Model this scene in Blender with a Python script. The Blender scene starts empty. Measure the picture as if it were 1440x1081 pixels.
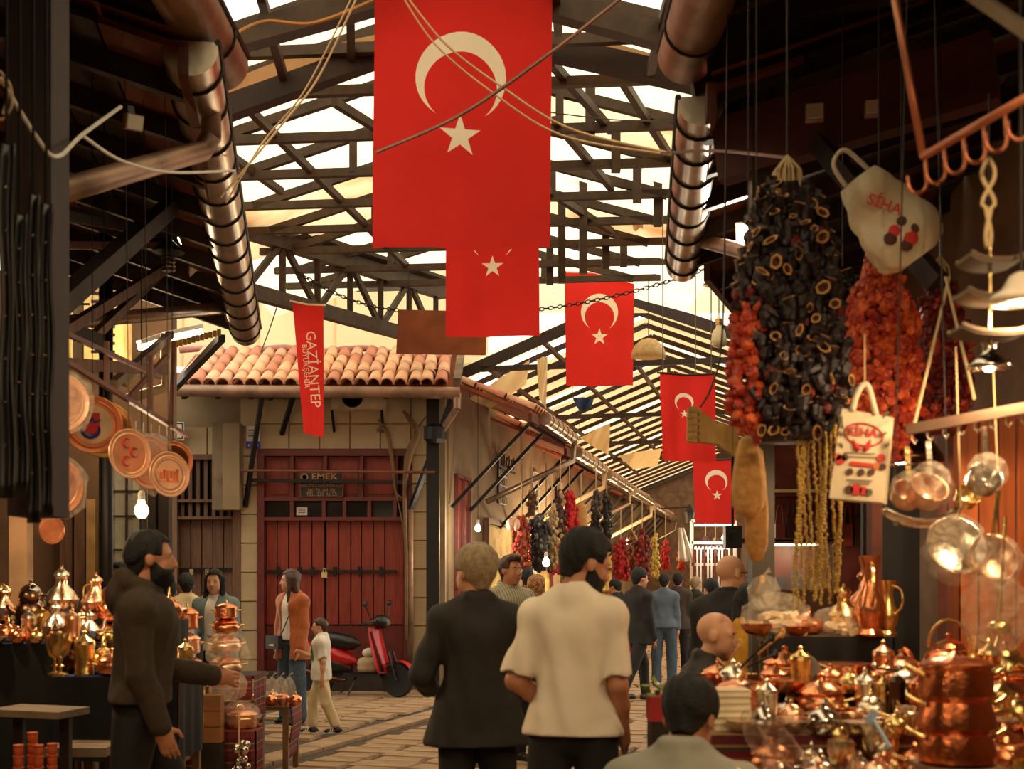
import bpy, bmesh, math, random
import numpy as np
from mathutils import Vector, Matrix, Euler
R = random.Random(7)
SC = bpy.context.scene
COL = SC.collection
PI = math.pi
# ---------------------------------------------------------------- camera
CAMZ, HOR, FPX = 1.567, 819.0, 1800.0
cam_data = bpy.data.cameras.new('camera')
cam_data.sensor_width = 36.0
cam_data.lens = FPX / 1440.0 * 36.0
cam_data.shift_y = (HOR - 540.5) / 1440.0
cam_data.clip_end = 300
cam_data.dof.use_dof = True
cam_data.dof.focus_distance = 14.5
cam_data.dof.aperture_fstop = 3.2
cam = bpy.data.objects.new('camera', cam_data)
COL.objects.link(cam)
cam.location = (0, 0, CAMZ)
cam.rotation_euler = (PI / 2, 0, 0)
SC.camera = cam
# ---------------------------------------------------------------- world: bright hazy daylight above the translucent roofs
world = bpy.data.worlds.new('world')
SC.world = world
world.use_nodes = True
bg = world.node_tree.nodes['Background']
bg.inputs[0].default_value = (1.0, 0.92, 0.74, 1)
bg.inputs[1].default_value = 2.3
SC.view_settings.view_transform = 'Standard'
SC.view_settings.look = 'None'
SC.view_settings.exposure = 0.0
SC.view_settings.gamma = 1.0
SC.view_settings.use_curve_mapping = False
LAMP_WARM = (1.0, 0.70, 0.39)
LAMP_COOL = (1.0, 0.86, 0.66)

def P(x, y, d):                      # photo pixel + depth -> world point
    return Vector(((x - 720) / FPX * d, d, CAMZ + (HOR - y) / FPX * d))
def PX(x, d): return (x - 720) / FPX * d
def PZ(y, d): return CAMZ + (HOR - y) / FPX * d

# ---------------------------------------------------------------- materials
def lin(c):
    return tuple(((v / 255.0) / 12.92 if v / 255.0 <= .04045 else ((v / 255.0 + .055) / 1.055) ** 2.4) for v in c[:3])
MATS = {}
def mat(name, col, rough=.6, metal=0.0, var=.22, scale=6.0, bump=0.0, bscale=None, spec=.5, stretch=None, sheen=0.0,
        col2=None, sub=0.0):
    if name in MATS: return MATS[name]
    m = bpy.data.materials.new(name); m.use_nodes = True
    nt = m.node_tree; b = nt.nodes['Principled BSDF']
    c = lin(col)
    c1 = tuple(max(0, v * (1 - var)) for v in c) + (1,)
    c2 = (lin(col2) if col2 else tuple(min(1, v * (1 + var)) for v in c)) + (1,)
    tc = nt.nodes.new('ShaderNodeTexCoord')
    vec = tc.outputs['Object']
    if stretch:
        mp = nt.nodes.new('ShaderNodeMapping'); mp.inputs['Scale'].default_value = stretch
        nt.links.new(vec, mp.inputs[0]); vec = mp.outputs[0]
    n = nt.nodes.new('ShaderNodeTexNoise'); n.inputs['Scale'].default_value = scale; n.inputs['Detail'].default_value = 5
    nt.links.new(vec, n.inputs['Vector'])
    rmp = nt.nodes.new('ShaderNodeValToRGB')
    rmp.color_ramp.elements[0].position = .32; rmp.color_ramp.elements[0].color = c1
    rmp.color_ramp.elements[1].position = .68; rmp.color_ramp.elements[1].color = c2
    nt.links.new(n.outputs['Fac'], rmp.inputs[0])
    nt.links.new(rmp.outputs[0], b.inputs['Base Color'])
    b.inputs['Roughness'].default_value = rough
    b.inputs['Metallic'].default_value = metal
    b.inputs['Specular IOR Level'].default_value = spec
    if sheen: b.inputs['Sheen Weight'].default_value = sheen
    if sub:
        b.inputs['Subsurface Weight'].default_value = sub
        b.inputs['Subsurface Radius'].default_value = (.02, .008, .004)
    if bump:
        n2 = nt.nodes.new('ShaderNodeTexNoise'); n2.inputs['Scale'].default_value = bscale or scale * 4
        n2.inputs['Detail'].default_value = 3
        nt.links.new(vec, n2.inputs['Vector'])
        bp = nt.nodes.new('ShaderNodeBump'); bp.inputs['Strength'].default_value = bump
        bp.inputs['Distance'].default_value = .01
        nt.links.new(n2.outputs['Fac'], bp.inputs['Height'])
        nt.links.new(bp.outputs[0], b.inputs['Normal'])
    MATS[name] = m
    return m
def emit(name, col, strength):
    if name in MATS: return MATS[name]
    m = bpy.data.materials.new(name); m.use_nodes = True
    nt = m.node_tree; nt.nodes.clear()
    e = nt.nodes.new('ShaderNodeEmission'); o = nt.nodes.new('ShaderNodeOutputMaterial')
    e.inputs[0].default_value = tuple(col) + (1,); e.inputs[1].default_value = strength
    nt.links.new(e.outputs[0], o.inputs[0]); MATS[name] = m
    return m
def translucent(name, col, trans=.85, var=.06, scale=1.5, col2=None, stretch=None):
    if name in MATS: return MATS[name]
    m = bpy.data.materials.new(name); m.use_nodes = True
    nt = m.node_tree; nt.nodes.clear()
    o = nt.nodes.new('ShaderNodeOutputMaterial')
    t = nt.nodes.new('ShaderNodeBsdfTranslucent'); df = nt.nodes.new('ShaderNodeBsdfDiffuse'); mx = nt.nodes.new('ShaderNodeMixShader')
    tc = nt.nodes.new('ShaderNodeTexCoord'); n = nt.nodes.new('ShaderNodeTexNoise'); n.inputs['Scale'].default_value = scale
    n.inputs['Detail'].default_value = 6
    vec = tc.outputs['Object']
    if stretch:
        mp = nt.nodes.new('ShaderNodeMapping'); mp.inputs['Scale'].default_value = stretch
        nt.links.new(vec, mp.inputs[0]); vec = mp.outputs[0]
    nt.links.new(vec, n.inputs['Vector'])
    r = nt.nodes.new('ShaderNodeValToRGB'); c = lin(col)
    r.color_ramp.elements[0].position = .35; r.color_ramp.elements[1].position = .62
    r.color_ramp.elements[0].color = (lin(col2) if col2 else tuple(v * (1 - var) for v in c)) + (1,)
    r.color_ramp.elements[1].color = c + (1,)
    nt.links.new(n.outputs['Fac'], r.inputs[0])
    nt.links.new(r.outputs[0], t.inputs[0]); nt.links.new(r.outputs[0], df.inputs[0])
    mx.inputs[0].default_value = trans
    nt.links.new(df.outputs[0], mx.inputs[1]); nt.links.new(t.outputs[0], mx.inputs[2])
    nt.links.new(mx.outputs[0], o.inputs[0]); MATS[name] = m
    return m
def film(name, tint=(255, 240, 215), opac=.28, rough=.12, bscale=14.0):
    """clear crumpled plastic film"""
    if name in MATS: return MATS[name]
    m = bpy.data.materials.new(name); m.use_nodes = True
    nt = m.node_tree; nt.nodes.clear()
    o = nt.nodes.new('ShaderNodeOutputMaterial')
    tr = nt.nodes.new('ShaderNodeBsdfTransparent'); b = nt.nodes.new('ShaderNodeBsdfPrincipled'); mx = nt.nodes.new('ShaderNodeMixShader')
    b.inputs['Base Color'].default_value = lin(tint) + (1,); b.inputs['Roughness'].default_value = rough
    tc = nt.nodes.new('ShaderNodeTexCoord'); n = nt.nodes.new('ShaderNodeTexNoise'); n.inputs['Scale'].default_value = bscale
    n.inputs['Detail'].default_value = 4; n.inputs['Distortion'].default_value = 1.5
    nt.links.new(tc.outputs['Object'], n.inputs['Vector'])
    bp = nt.nodes.new('ShaderNodeBump'); bp.inputs['Strength'].default_value = 1.0; bp.inputs['Distance'].default_value = .03
    nt.links.new(n.outputs['Fac'], bp.inputs['Height']); nt.links.new(bp.outputs[0], b.inputs['Normal'])
    r = nt.nodes.new('ShaderNodeMapRange'); r.inputs[1].default_value = .35; r.inputs[2].default_value = .7
    r.inputs[3].default_value = opac * .5; r.inputs[4].default_value = min(1, opac * 1.7)
    nt.links.new(n.outputs['Fac'], r.inputs[0]); nt.links.new(r.outputs[0], mx.inputs[0])
    nt.links.new(tr.outputs[0], mx.inputs[1]); nt.links.new(b.outputs[0], mx.inputs[2]); nt.links.new(mx.outputs[0], o.inputs[0])
    MATS[name] = m
    return m
def glass(name, tint=(230, 225, 210), opac=.25, rough=.05):
    if name in MATS: return MATS[name]
    m = bpy.data.materials.new(name); m.use_nodes = True
    nt = m.node_tree; nt.nodes.clear()
    o = nt.nodes.new('ShaderNodeOutputMaterial')
    tr = nt.nodes.new('ShaderNodeBsdfTransparent'); b = nt.nodes.new('ShaderNodeBsdfPrincipled'); mx = nt.nodes.new('ShaderNodeMixShader')
    b.inputs['Base Color'].default_value = lin(tint) + (1,); b.inputs['Roughness'].default_value = rough
    mx.inputs[0].default_value = opac
    nt.links.new(tr.outputs[0], mx.inputs[1]); nt.links.new(b.outputs[0], mx.inputs[2]); nt.links.new(mx.outputs[0], o.inputs[0])
    MATS[name] = m
    return m
def stripes(name, cols, freq, axis=0, rough=.8, dist=0.0):
    if name in MATS: return MATS[name]
    m = bpy.data.materials.new(name); m.use_nodes = True
    nt = m.node_tree; b = nt.nodes['Principled BSDF']; b.inputs['Roughness'].default_value = rough
    tc = nt.nodes.new('ShaderNodeTexCoord'); sp = nt.nodes.new('ShaderNodeSeparateXYZ')
    nt.links.new(tc.outputs['Object'], sp.inputs[0])
    ml = nt.nodes.new('ShaderNodeMath'); ml.operation = 'MULTIPLY'; ml.inputs[1].default_value = freq
    nt.links.new(sp.outputs[axis], ml.inputs[0])
    fr = nt.nodes.new('ShaderNodeMath'); fr.operation = 'FRACT'; nt.links.new(ml.outputs[0], fr.inputs[0])
    r = nt.nodes.new('ShaderNodeValToRGB'); r.color_ramp.interpolation = 'CONSTANT'
    els = r.color_ramp.elements
    while len(els) < len(cols): els.new(.5)
    for i, (p, c) in enumerate(cols):
        els[i].position = p; els[i].color = lin(c) + (1,)
    nt.links.new(fr.outputs[0], r.inputs[0]); nt.links.new(r.outputs[0], b.inputs['Base Color'])
    MATS[name] = m
    return m

# ---------------------------------------------------------------- mesh builder
def frame(z, up=None):
    z = Vector(z).normalized()
    u = Vector(up) if up is not None else (Vector((0, 0, 1)) if abs(z.z) < .95 else Vector((0, 1, 0)))
    x = u.cross(z)
    if x.length < 1e-6: x = Vector((1, 0, 0)).cross(z)
    x.normalize(); y = z.cross(x)
    return x, y, z
class MB:
    def __init__(s): s.v = []; s.f = []; s.m = []; s.cm = 0
    def mi(s, i): s.cm = i; return s
    def quad(s, pts):
        n = len(s.v); s.v += [tuple(p) for p in pts]; s.f.append(tuple(range(n, n + len(pts)))); s.m.append(s.cm); return s
    def faces(s, vs, fs):
        n = len(s.v); s.v += [tuple(p) for p in vs]
        for f in fs: s.f.append(tuple(n + i for i in f)); s.m.append(s.cm)
        return s
    def box(s, c, size, rot=None):
        hx, hy, hz = size[0] / 2, size[1] / 2, size[2] / 2
        vs = [Vector((x, y, z)) for x in (-hx, hx) for y in (-hy, hy) for z in (-hz, hz)]
        if rot is not None:
            Rm = Euler(rot).to_matrix() if not isinstance(rot, Matrix) else rot
            vs = [Rm @ v for v in vs]
        c = Vector(c)
        return s.faces([c + v for v in vs], [(0, 1, 3, 2), (4, 6, 7, 5), (0, 4, 5, 1), (2, 3, 7, 6), (0, 2, 6, 4), (1, 5, 7, 3)])
    def bx(s, x0, x1, y0, y1, z0, z1):
        return s.box(((x0 + x1) / 2, (y0 + y1) / 2, (z0 + z1) / 2), (abs(x1 - x0), abs(y1 - y0), abs(z1 - z0)))
    def beam(s, a, b, w, h=None, up=None):
        a, b = Vector(a), Vector(b); h = h or w
        x, y, z = frame(b - a, up)
        vs = [p + x * (i * w / 2) + y * (j * h / 2) for p in (a, b) for i, j in ((-1, -1), (1, -1), (1, 1), (-1, 1))]
        return s.faces(vs, [(0, 3, 2, 1), (4, 5, 6, 7), (0, 1, 5, 4), (1, 2, 6, 5), (2, 3, 7, 6), (3, 0, 4, 7)])
    def cyl(s, a, b, r0, r1=None, n=10, cap=True):
        return s.tube([a, b], [r0, r0 if r1 is None else r1], n, cap)
    def tube(s, pts, r, n=8, cap=True, closed=False):
        pts = [Vector(p) for p in pts]; k = len(pts)
        rs = r if isinstance(r, (list, tuple)) else [r] * k
        base = len(s.v); px = None
        for i, p in enumerate(pts):
            if closed: t = pts[(i + 1) % k] - pts[i - 1]
            else: t = pts[min(i + 1, k - 1)] - pts[max(i - 1, 0)]
            if t.length < 1e-9: t = Vector((0, 0, 1))
            t.normalize()
            if px is None: x, y, _ = frame(t)
            else:
                x = px - t * px.dot(t)
                if x.length < 1e-6: x, y, _ = frame(t)
                x.normalize(); y = t.cross(x)
            px = x
            for j in range(n):
                a = 2 * PI * j / n
                s.v.append(tuple(p + (x * math.cos(a) + y * math.sin(a)) * rs[i]))
        for i in range(k if closed else k - 1):
            for j in range(n):
                a = base + i * n + j; b = base + i * n + (j + 1) % n
                c = base + ((i + 1) % k) * n + (j + 1) % n; d = base + ((i + 1) % k) * n + j
                s.f.append((a, b, c, d)); s.m.append(s.cm)
        if cap and not closed:
            s.f.append(tuple(base + j for j in reversed(range(n)))); s.m.append(s.cm)
            s.f.append(tuple(base + (k - 1) * n + j for j in range(n))); s.m.append(s.cm)
        return s
    def lathe(s, prof, n=20, c=(0, 0, 0), axis=None, sx=1, sy=1):
        """profile [(r,z)...] around axis"""
        c = Vector(c)
        if axis is None: X, Y, Z = Vector((1, 0, 0)), Vector((0, 1, 0)), Vector((0, 0, 1))
        else: X, Y, Z = frame(axis)
        base = len(s.v)
        for r, z in prof:
            for j in range(n):
                a = 2 * PI * j / n
                s.v.append(tuple(c + X * (r * math.cos(a) * sx) + Y * (r * math.sin(a) * sy) + Z * z))
        for i in range(len(prof) - 1):
            for j in range(n):
                a = base + i * n + j; b = base + i * n + (j + 1) % n
                s.f.append((a, b, b + n, a + n)); s.m.append(s.cm)
        if prof[0][0] > 1e-4: s.f.append(tuple(base + j for j in reversed(range(n)))); s.m.append(s.cm)
        if prof[-1][0] > 1e-4: s.f.append(tuple(base + (len(prof) - 1) * n + j for j in range(n))); s.m.append(s.cm)
        return s
    def ball(s, c, r, n=12, m=8, sc=(1, 1, 1)):
        c = Vector(c); base = len(s.v)
        for i in range(m + 1):
            t = PI * i / m
            for j in range(n):
                a = 2 * PI * j / n
                s.v.append((c.x + r * sc[0] * math.sin(t) * math.cos(a), c.y + r * sc[1] * math.sin(t) * math.sin(a), c.z - r * sc[2] * math.cos(t)))
        for i in range(m):
            for j in range(n):
                a = base + i * n + j; b = base + i * n + (j + 1) % n
                s.f.append((a, b, b + n, a + n)); s.m.append(s.cm)
        return s
    def prism(s, poly, origin, U, V, N, t):
        """flat polygon (u,v) with thickness t along N"""
        o, U, V, N = Vector(origin), Vector(U), Vector(V), Vector(N); k = len(poly)
        A = [o + U * u + V * v for u, v in poly]; B = [p + N * t for p in A]
        base = len(s.v); s.v += [tuple(p) for p in A + B]
        s.f.append(tuple(base + i for i in reversed(range(k)))); s.m.append(s.cm)
        s.f.append(tuple(base + k + i for i in range(k))); s.m.append(s.cm)
        for i in range(k):
            j = (i + 1) % k
            s.f.append((base + i, base + j, base + k + j, base + k + i)); s.m.append(s.cm)
        return s
    def grid(s, fn, nu, nv):
        base = len(s.v)
        for j in range(nv + 1):
            for i in range(nu + 1):
                s.v.append(tuple(fn(i / nu, j / nv)))
        for j in range(nv):
            for i in range(nu):
                a = base + j * (nu + 1) + i
                s.f.append((a, a + 1, a + nu + 2, a + nu + 1)); s.m.append(s.cm)
        return s
    def mesh(s, name, mats, smooth=False):
        me = bpy.data.meshes.new(name)
        me.from_pydata(s.v, [], s.f)
        for m in (mats if isinstance(mats, (list, tuple)) else [mats]): me.materials.append(m)
        if any(s.m): me.polygons.foreach_set('material_index', s.m)
        if smooth: 
            me.polygons.foreach_set('use_smooth', [True] * len(me.polygons))
        me.update()
        return me
    def build(s, name, mats, parent=None, smooth=False, auto=None, world=False, loc=None, solid=0, weld=True):
        if world and parent is not None:
            o_ = Vector(parent['_org']) if '_org' in parent else parent.location
            s.v = [tuple(Vector(v) - o_) for v in s.v]
        if loc is not None:
            l = Vector(loc); s.v = [tuple(Vector(v) - l) for v in s.v]
        me = s.mesh(name, mats, smooth)
        if smooth and auto is not None:
            try: me.set_sharp_from_angle(angle=math.radians(auto))
            except Exception: pass
        o = bpy.data.objects.new(name, me); COL.objects.link(o)
        if loc is not None: o.location = loc
        if parent is not None: o.parent = parent
        if solid:
            md = o.modifiers.new('solid', 'SOLIDIFY'); md.thickness = solid; md.offset = 0
        return o
def tag(o, label=None, cat=None, group=None, kind=None):
    if label: o['label'] = label
    if cat: o['category'] = cat
    if group: o['group'] = group
    if kind: o['kind'] = kind
    return o
def thing(name, label, cat, loc=(0, 0, 0), rz=0, group=None, kind=None):
    o = bpy.data.objects.new(name, None); o.empty_display_size = .05
    COL.objects.link(o); o.location = loc; o.rotation_euler = (0, 0, rz) if not isinstance(rz, (tuple, list, Euler)) else rz
    return tag(o, label, cat, group, kind)
def struct(name, label=None, loc=(0, 0, 0)):
    return thing(name, label, None, loc, kind='structure')
def copy_tree(o, parent=None):
    c = o.copy(); COL.objects.link(c)
    if parent is not None: c.parent = parent
    for ch in list(o.children): copy_tree(ch, c)
    return c
def dup(o, loc, rz=None, label=None, scale=None, group=None):
    c = copy_tree(o); c.location = loc
    if rz is not None: c.rotation_euler = (0, 0, rz) if not isinstance(rz, (tuple, list)) else rz
    if scale is not None: c.scale = (scale,) * 3 if not isinstance(scale, (tuple, list)) else scale
    if label: c['label'] = label
    if group: c['group'] = group
    return c
def inst(name, me, loc, rot=(0, 0, 0), scale=(1, 1, 1), parent=None):
    o = bpy.data.objects.new(name, me); COL.objects.link(o)
    o.location = loc; o.rotation_euler = rot; o.scale = scale if isinstance(scale, (tuple, list)) else (scale,) * 3
    if parent is not None: o.parent = parent
    return o
def text_part(name, s, size, m, parent, loc, rot, ext=.001, bold=False, sx=1.0, align='CENTER'):
    cu = bpy.data.curves.new('txt', 'FONT'); cu.body = s; cu.size = size; cu.extrude = ext
    cu.align_x = align; cu.align_y = 'CENTER'; cu.resolution_u = 2
    if bold: cu.offset = size * .02
    t = bpy.data.objects.new('txt', cu); COL.objects.link(t)
    dg = bpy.context.evaluated_depsgraph_get(); dg.update()
    me = bpy.data.meshes.new_from_object(t.evaluated_get(dg)); bpy.data.objects.remove(t)
    me.materials.clear(); me.materials.append(m)
    o = bpy.data.objects.new(name, me); COL.objects.link(o)
    o.location = loc; o.rotation_euler = rot; o.scale = (sx, 1, 1)
    if parent is not None: o.parent = parent
    return o
def lamp(name, loc, power, col=LAMP_WARM, r=.04, parent=None):
    l = bpy.data.lights.new(name, 'POINT'); l.energy = power; l.color = col; l.shadow_soft_size = r
    o = bpy.data.objects.new(name, l); COL.objects.link(o); o.location = loc
    if parent is not None: o.parent = parent
    return o
def sag(a, b, drop, n=12):
    a, b = Vector(a), Vector(b)
    return [a.lerp(b, i / n) - Vector((0, 0, drop * 4 * (i / n) * (1 - i / n))) for i in range(n + 1)]
def bez(pts, n=6):
    """Catmull-Rom through pts"""
    pts = [Vector(p) for p in pts]; out = []
    for i in range(len(pts) - 1):
        p0, p1, p2, p3 = pts[max(i - 1, 0)], pts[i], pts[i + 1], pts[min(i + 2, len(pts) - 1)]
        for k in range(n):
            t = k / n
            out.append(.5 * ((2 * p1) + (p2 - p0) * t + (2 * p0 - 5 * p1 + 4 * p2 - p3) * t * t + (3 * p1 - p0 - 3 * p2 + p3) * t ** 3))
    out.append(pts[-1])
    return out
# ================================================================ materials of the place
m_stone = mat('paving_stone', (152, 122, 90), .75, var=.3, scale=3, bump=.35, bscale=22)
m_joint = mat('paving_joint', (70, 56, 42), .95, var=.3, scale=12)
m_cream = mat('cream_tile', (172, 148, 112), .6, var=.12, scale=2, bump=.1)
m_grout = mat('tile_grout', (140, 118, 88), .9)
m_plaster = mat('plaster', (138, 116, 86), .85, var=.25, scale=1.2, bump=.15)
m_red = mat('red_door_paint', (132, 42, 22), .55, var=.28, scale=5, stretch=(6, 6, .6), bump=.12)
m_redf = mat('red_door_frame', (96, 28, 16), .55, var=.25, scale=5)
m_oldwood = mat('old_brown_wood', (104, 72, 50), .7, var=.3, scale=5, stretch=(6, 6, .5), bump=.2)
m_darkwood = mat('dark_wood', (46, 30, 21), .75, var=.35, scale=4, stretch=(1, 1, 1), bump=.2)
m_redwood = mat('reddish_eave_wood', (92, 44, 28), .75, var=.35, scale=4, bump=.15)
m_steel = mat('brown_painted_steel', (66, 48, 33), .6, metal=.2, var=.3, scale=9, bump=.1)
m_black = mat('black_steel', (20, 16, 14), .5, metal=.3, var=.3)
m_zinc = mat('zinc_gutter', (176, 160, 142), .32, metal=.85, var=.25, scale=5, bump=.12)
m_zincold = mat('weathered_gutter', (150, 118, 96), .5, metal=.5, var=.35, scale=4, bump=.15)
m_band = mat('gutter_band', (40, 32, 27), .6, metal=.3)
m_terra = mat('terracotta_tile', (206, 146, 112), .8, var=.25, scale=5, bump=.2, col2=(236, 186, 150))
m_terra2 = mat('terracotta_dark', (150, 78, 50), .85, var=.3, scale=4, bump=.15)
m_panel = translucent('translucent_roof_sheet', (252, 242, 214), .9, var=.05)
m_peach = translucent('peach_tarpaulin', (236, 196, 150), .8, var=.2, scale=2.2)
m_stain = translucent('stained_roof_sheet', (248, 226, 184), .85, col2=(190, 130, 80), scale=1.1)
m_tarp = translucent('cream_tarp', (244, 224, 180), .8, var=.12, scale=1)
m_pane = glass('dark_pane', (30, 26, 24), .85, .12)
m_glass = glass('clear_pane', (230, 225, 210), .18, .04)
m_rust = mat('rusty_board', (134, 70, 34), .8, var=.28, scale=3, bump=.1)
m_pvc = mat('cream_pipe', (206, 186, 148), .45, var=.12)
m_brown = mat('red_brown_pipe', (110, 62, 42), .55, var=.2)
m_white = mat('white_paint', (222, 214, 200), .5, var=.08)
m_ink = mat('black_ink', (22, 20, 20), .6)
m_greywood = mat('weathered_wood', (120, 100, 78), .85, var=.3, scale=4, bump=.2)

# ================================================================ floor with paving slabs
floor = MB().quad([(-30, -12, -.03), (30, -12, -.03), (30, 70, -.03), (-30, 70, -.03)]).build('floor', m_joint)
floor['kind'] = 'structure'
pav_meshes = []
for k in range(7):
    rr = random.Random(k); w, l = .5 + rr.uniform(-.1, .12), .31 + rr.uniform(-.03, .03)
    e = .012
    poly = [(-w / 2 + rr.uniform(0, .03), -l / 2 + rr.uniform(0, .02)), (w / 2 - rr.uniform(0, .03), -l / 2 + rr.uniform(0, .02)),
            (w / 2 - rr.uniform(0, .03), l / 2 - rr.uniform(0, .02)), (-w / 2 + rr.uniform(0, .03), l / 2 - rr.uniform(0, .02))]
    b = MB(); top = [(u * .95, v * .93, .0) for u, v in poly]; bot = [(u, v, -.03) for u, v in poly]
    b.faces(bot + top, [(4, 5, 6, 7), (0, 1, 5, 4), (1, 2, 6, 5), (2, 3, 7, 6), (3, 0, 4, 7)])
    pav_meshes.append(b.mesh('paver', m_stone))
kerb_me = MB().box((0, 0, -.012), (.3, .98, .034)).mesh('kerb_slab', m_stone)
ka, kb = Vector((-2.08, 11.7, 0)), Vector((-.87, 15.6, 0)); kd = (kb - ka).normalized(); kn = Vector((kd.y, -kd.x, 0))
kang = math.atan2(-kd.x, kd.y)
for i in range(-2, 9):
    p = ka + kd * (i * 1.0); inst('kerb_slab', kerb_me, (p.x, p.y, 0), (0, 0, kang), parent=floor)
npv = 0
for r in range(-9, 13):
    if r == 0: continue
    for c in range(-4, 30):
        off = (r % 3) * .17
        q = ka + kn * (r * .52 - (.09 if r < 0 else -.09)) + kd * (c * .325 + off)
        if not (10.3 < q.y < 18.2): continue
        px = 720 + q.x / q.y * FPX
        if not (370 < px < 1010) or npv >= 285: continue
        npv += 1
        inst('paver', pav_meshes[R.randrange(7)], (q.x, q.y, R.uniform(-.006, .008)), (R.uniform(-.015, .015), R.uniform(-.015, .015), kang + R.uniform(-.05, .05)), parent=floor)
# the rest of the paving, too far or out of view, as one surface
far_pave = MB()
for gx in range(-10, 22):
    for gy in range(0, 40):
        x0, y0 = -4 + gx * .62 + (gy % 2) * .3, 18.3 + gy * .55
        far_pave.box((x0, y0, -.02), (.58, .5, .04))
fp = far_pave.build('far_paving', m_stone, floor); fp['kind'] = 'stuff'
near_pave = MB()
for gx in range(-8, 8):
    for gy in range(-8, 17):
        near_pave.box((gx * .62 + (gy % 2) * .3, gy * .62, -.02), (.58, .58, .04))
np_ = near_pave.build('near_paving', m_stone, floor); np_['kind'] = 'stuff'

# ================================================================ corner building with the red door (front face at YF)
YF = 18.75
def FX(x): return PX(x, YF)
def FZ(y): return PZ(y, YF)
wf = struct('wall_front')
b = MB()
b.bx(FX(140), FX(246), YF, YF + .4, 0, 4.55)            # left piece
b.bx(FX(338), FX(364), YF, YF + .4, 0, 4.55)
b.bx(FX(578), FX(626), YF, YF + .4, 0, 4.55)
b.bx(FX(246), FX(338), YF, YF + .4, FZ(640), 4.55)
b.bx(FX(364), FX(578), YF, YF + .4, FZ(632), 4.55)
b.bx(FX(230), FX(626), YF + .35, YF + .6, 0, 4.7)
b.build('masonry', m_plaster, wf)
# cream cladding tiles, each its own piece
tile_cache = {}
def clad(x0, x1, y0, y1, nx, nz, par, depth=YF, bond=True):
    X0, X1, Z0, Z1 = PX(x0, depth), PX(x1, depth), PZ(y1, depth), PZ(y0, depth)
    w, h = (X1 - X0) / nx, (Z1 - Z0) / nz
    key = (round(w, 3), round(h, 3))
    if key not in tile_cache:
        t = MB(); g = .006
        t.faces([(-w/2+g, 0, -h/2+g), (w/2-g, 0, -h/2+g), (w/2-g, 0, h/2-g), (-w/2+g, 0, h/2-g),
                 (-w/2+2*g, -.02, -h/2+2*g), (w/2-2*g, -.02, -h/2+2*g), (w/2-2*g, -.02, h/2-2*g), (-w/2+2*g, -.02, h/2-2*g)],
                [(4, 5, 6, 7), (0, 1, 5, 4), (1, 2, 6, 5), (2, 3, 7, 6), (3, 0, 4, 7)])
        tile_cache[key] = t.mesh('wall_tile', m_cream)
    for i in range(nx):
        for j in range(nz):
            inst('wall_tile', tile_cache[key], (X0 + w * (i + .5), depth - R.uniform(0, .003), Z0 + h * (j + .5)), parent=par)
clad(338, 364, 560, 968, 1, 10, wf)
clad(364, 578, 560, 632, 5, 2, wf)
clad(578, 602, 560, 960, 1, 10, wf)
clad(246, 338, 600, 640, 2, 1, wf)
# ---- red double door
dr = struct('door_1')
b = MB(); yy = YF + .12
b.bx(FX(362), FX(372), YF - .05, yy + .1, 0, FZ(632)); b.bx(FX(568), FX(580), YF - .05, yy + .1, 0, FZ(632))
b.bx(FX(372), FX(568), YF - .05, yy + .1, FZ(641), FZ(632)); b.bx(FX(372), FX(568), YF - .03, yy + .1, FZ(704), FZ(699))
b.bx(FX(372), FX(568), YF - .03, yy + .1, FZ(732), FZ(727))
for x in (409, 456, 507, 556): b.bx(FX(x), FX(x + 4), YF - .02, yy + .1, FZ(699), FZ(641))
for x in (408, 453, 482, 517, 553): b.bx(FX(x), FX(x + 5), YF - .02, yy + .1, FZ(727), FZ(704))
b.build('door_frame', m_redf, dr)
for x0, x1 in ((372, 409), (413, 456), (460, 507), (511, 556)):
    c = MB(); c.bx(FX(x0), FX(x1), yy, yy + .04, FZ(699), FZ(641)); c.bx(FX(x0 + 5), FX(x1 - 5), yy - .02, yy, FZ(694), FZ(646))
    c.build('upper_panel', m_red, dr)
for x0, x1 in ((373, 408), (413, 453), (458, 482), (487, 517), (522, 553)):
    MB().bx(FX(x0), FX(x1), yy - .01, yy + .02, FZ(727), FZ(704)).build('pane', m_pane, dr)
for leaf, xs in enumerate(((372, 388, 404, 420, 437, 455), (457, 475, 492, 507, 524, 540, 567))):
    for x0, x1 in zip(xs, xs[1:]):
        MB().bx(FX(x0) + .008, FX(x1) - .008, yy - R.uniform(.0, .02), yy + .05, FZ(878), FZ(732)).build('plank', m_red, dr)
    MB().bx(FX(xs[0]) + .01, FX(xs[-1]) - .01, yy + .01, yy + .06, .25, FZ(880)).build('kick_panel', m_redf, dr)
MB().bx(FX(364), FX(578), YF - .25, YF + .1, 0, .27).build('door_step', mat('dark_stone', (60, 46, 36), .9), dr)
b = MB().beam((FX(372), yy - .05, FZ(803)), (FX(558), yy - .05, FZ(803)), .03, .04)
for x in (390, 420, 438, 470, 505, 535): b.box((FX(x), yy - .045, FZ(803)), (.05, .05, .14))
b.build('bar_bolt', m_black, dr)
b = MB().bx(FX(452), FX(460), yy - .12, yy - .07, FZ(812), FZ(804)); b.tube([(FX(454), yy - .095, FZ(804)), (FX(454), yy - .095, FZ(800)), (FX(456), yy - .095, FZ(799)), (FX(458), yy - .095, FZ(800)), (FX(458), yy - .095, FZ(804))], .008, 6)
b.build('padlock', mat('padlock_brass', (200, 180, 140), .35, metal=.6), dr)
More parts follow.
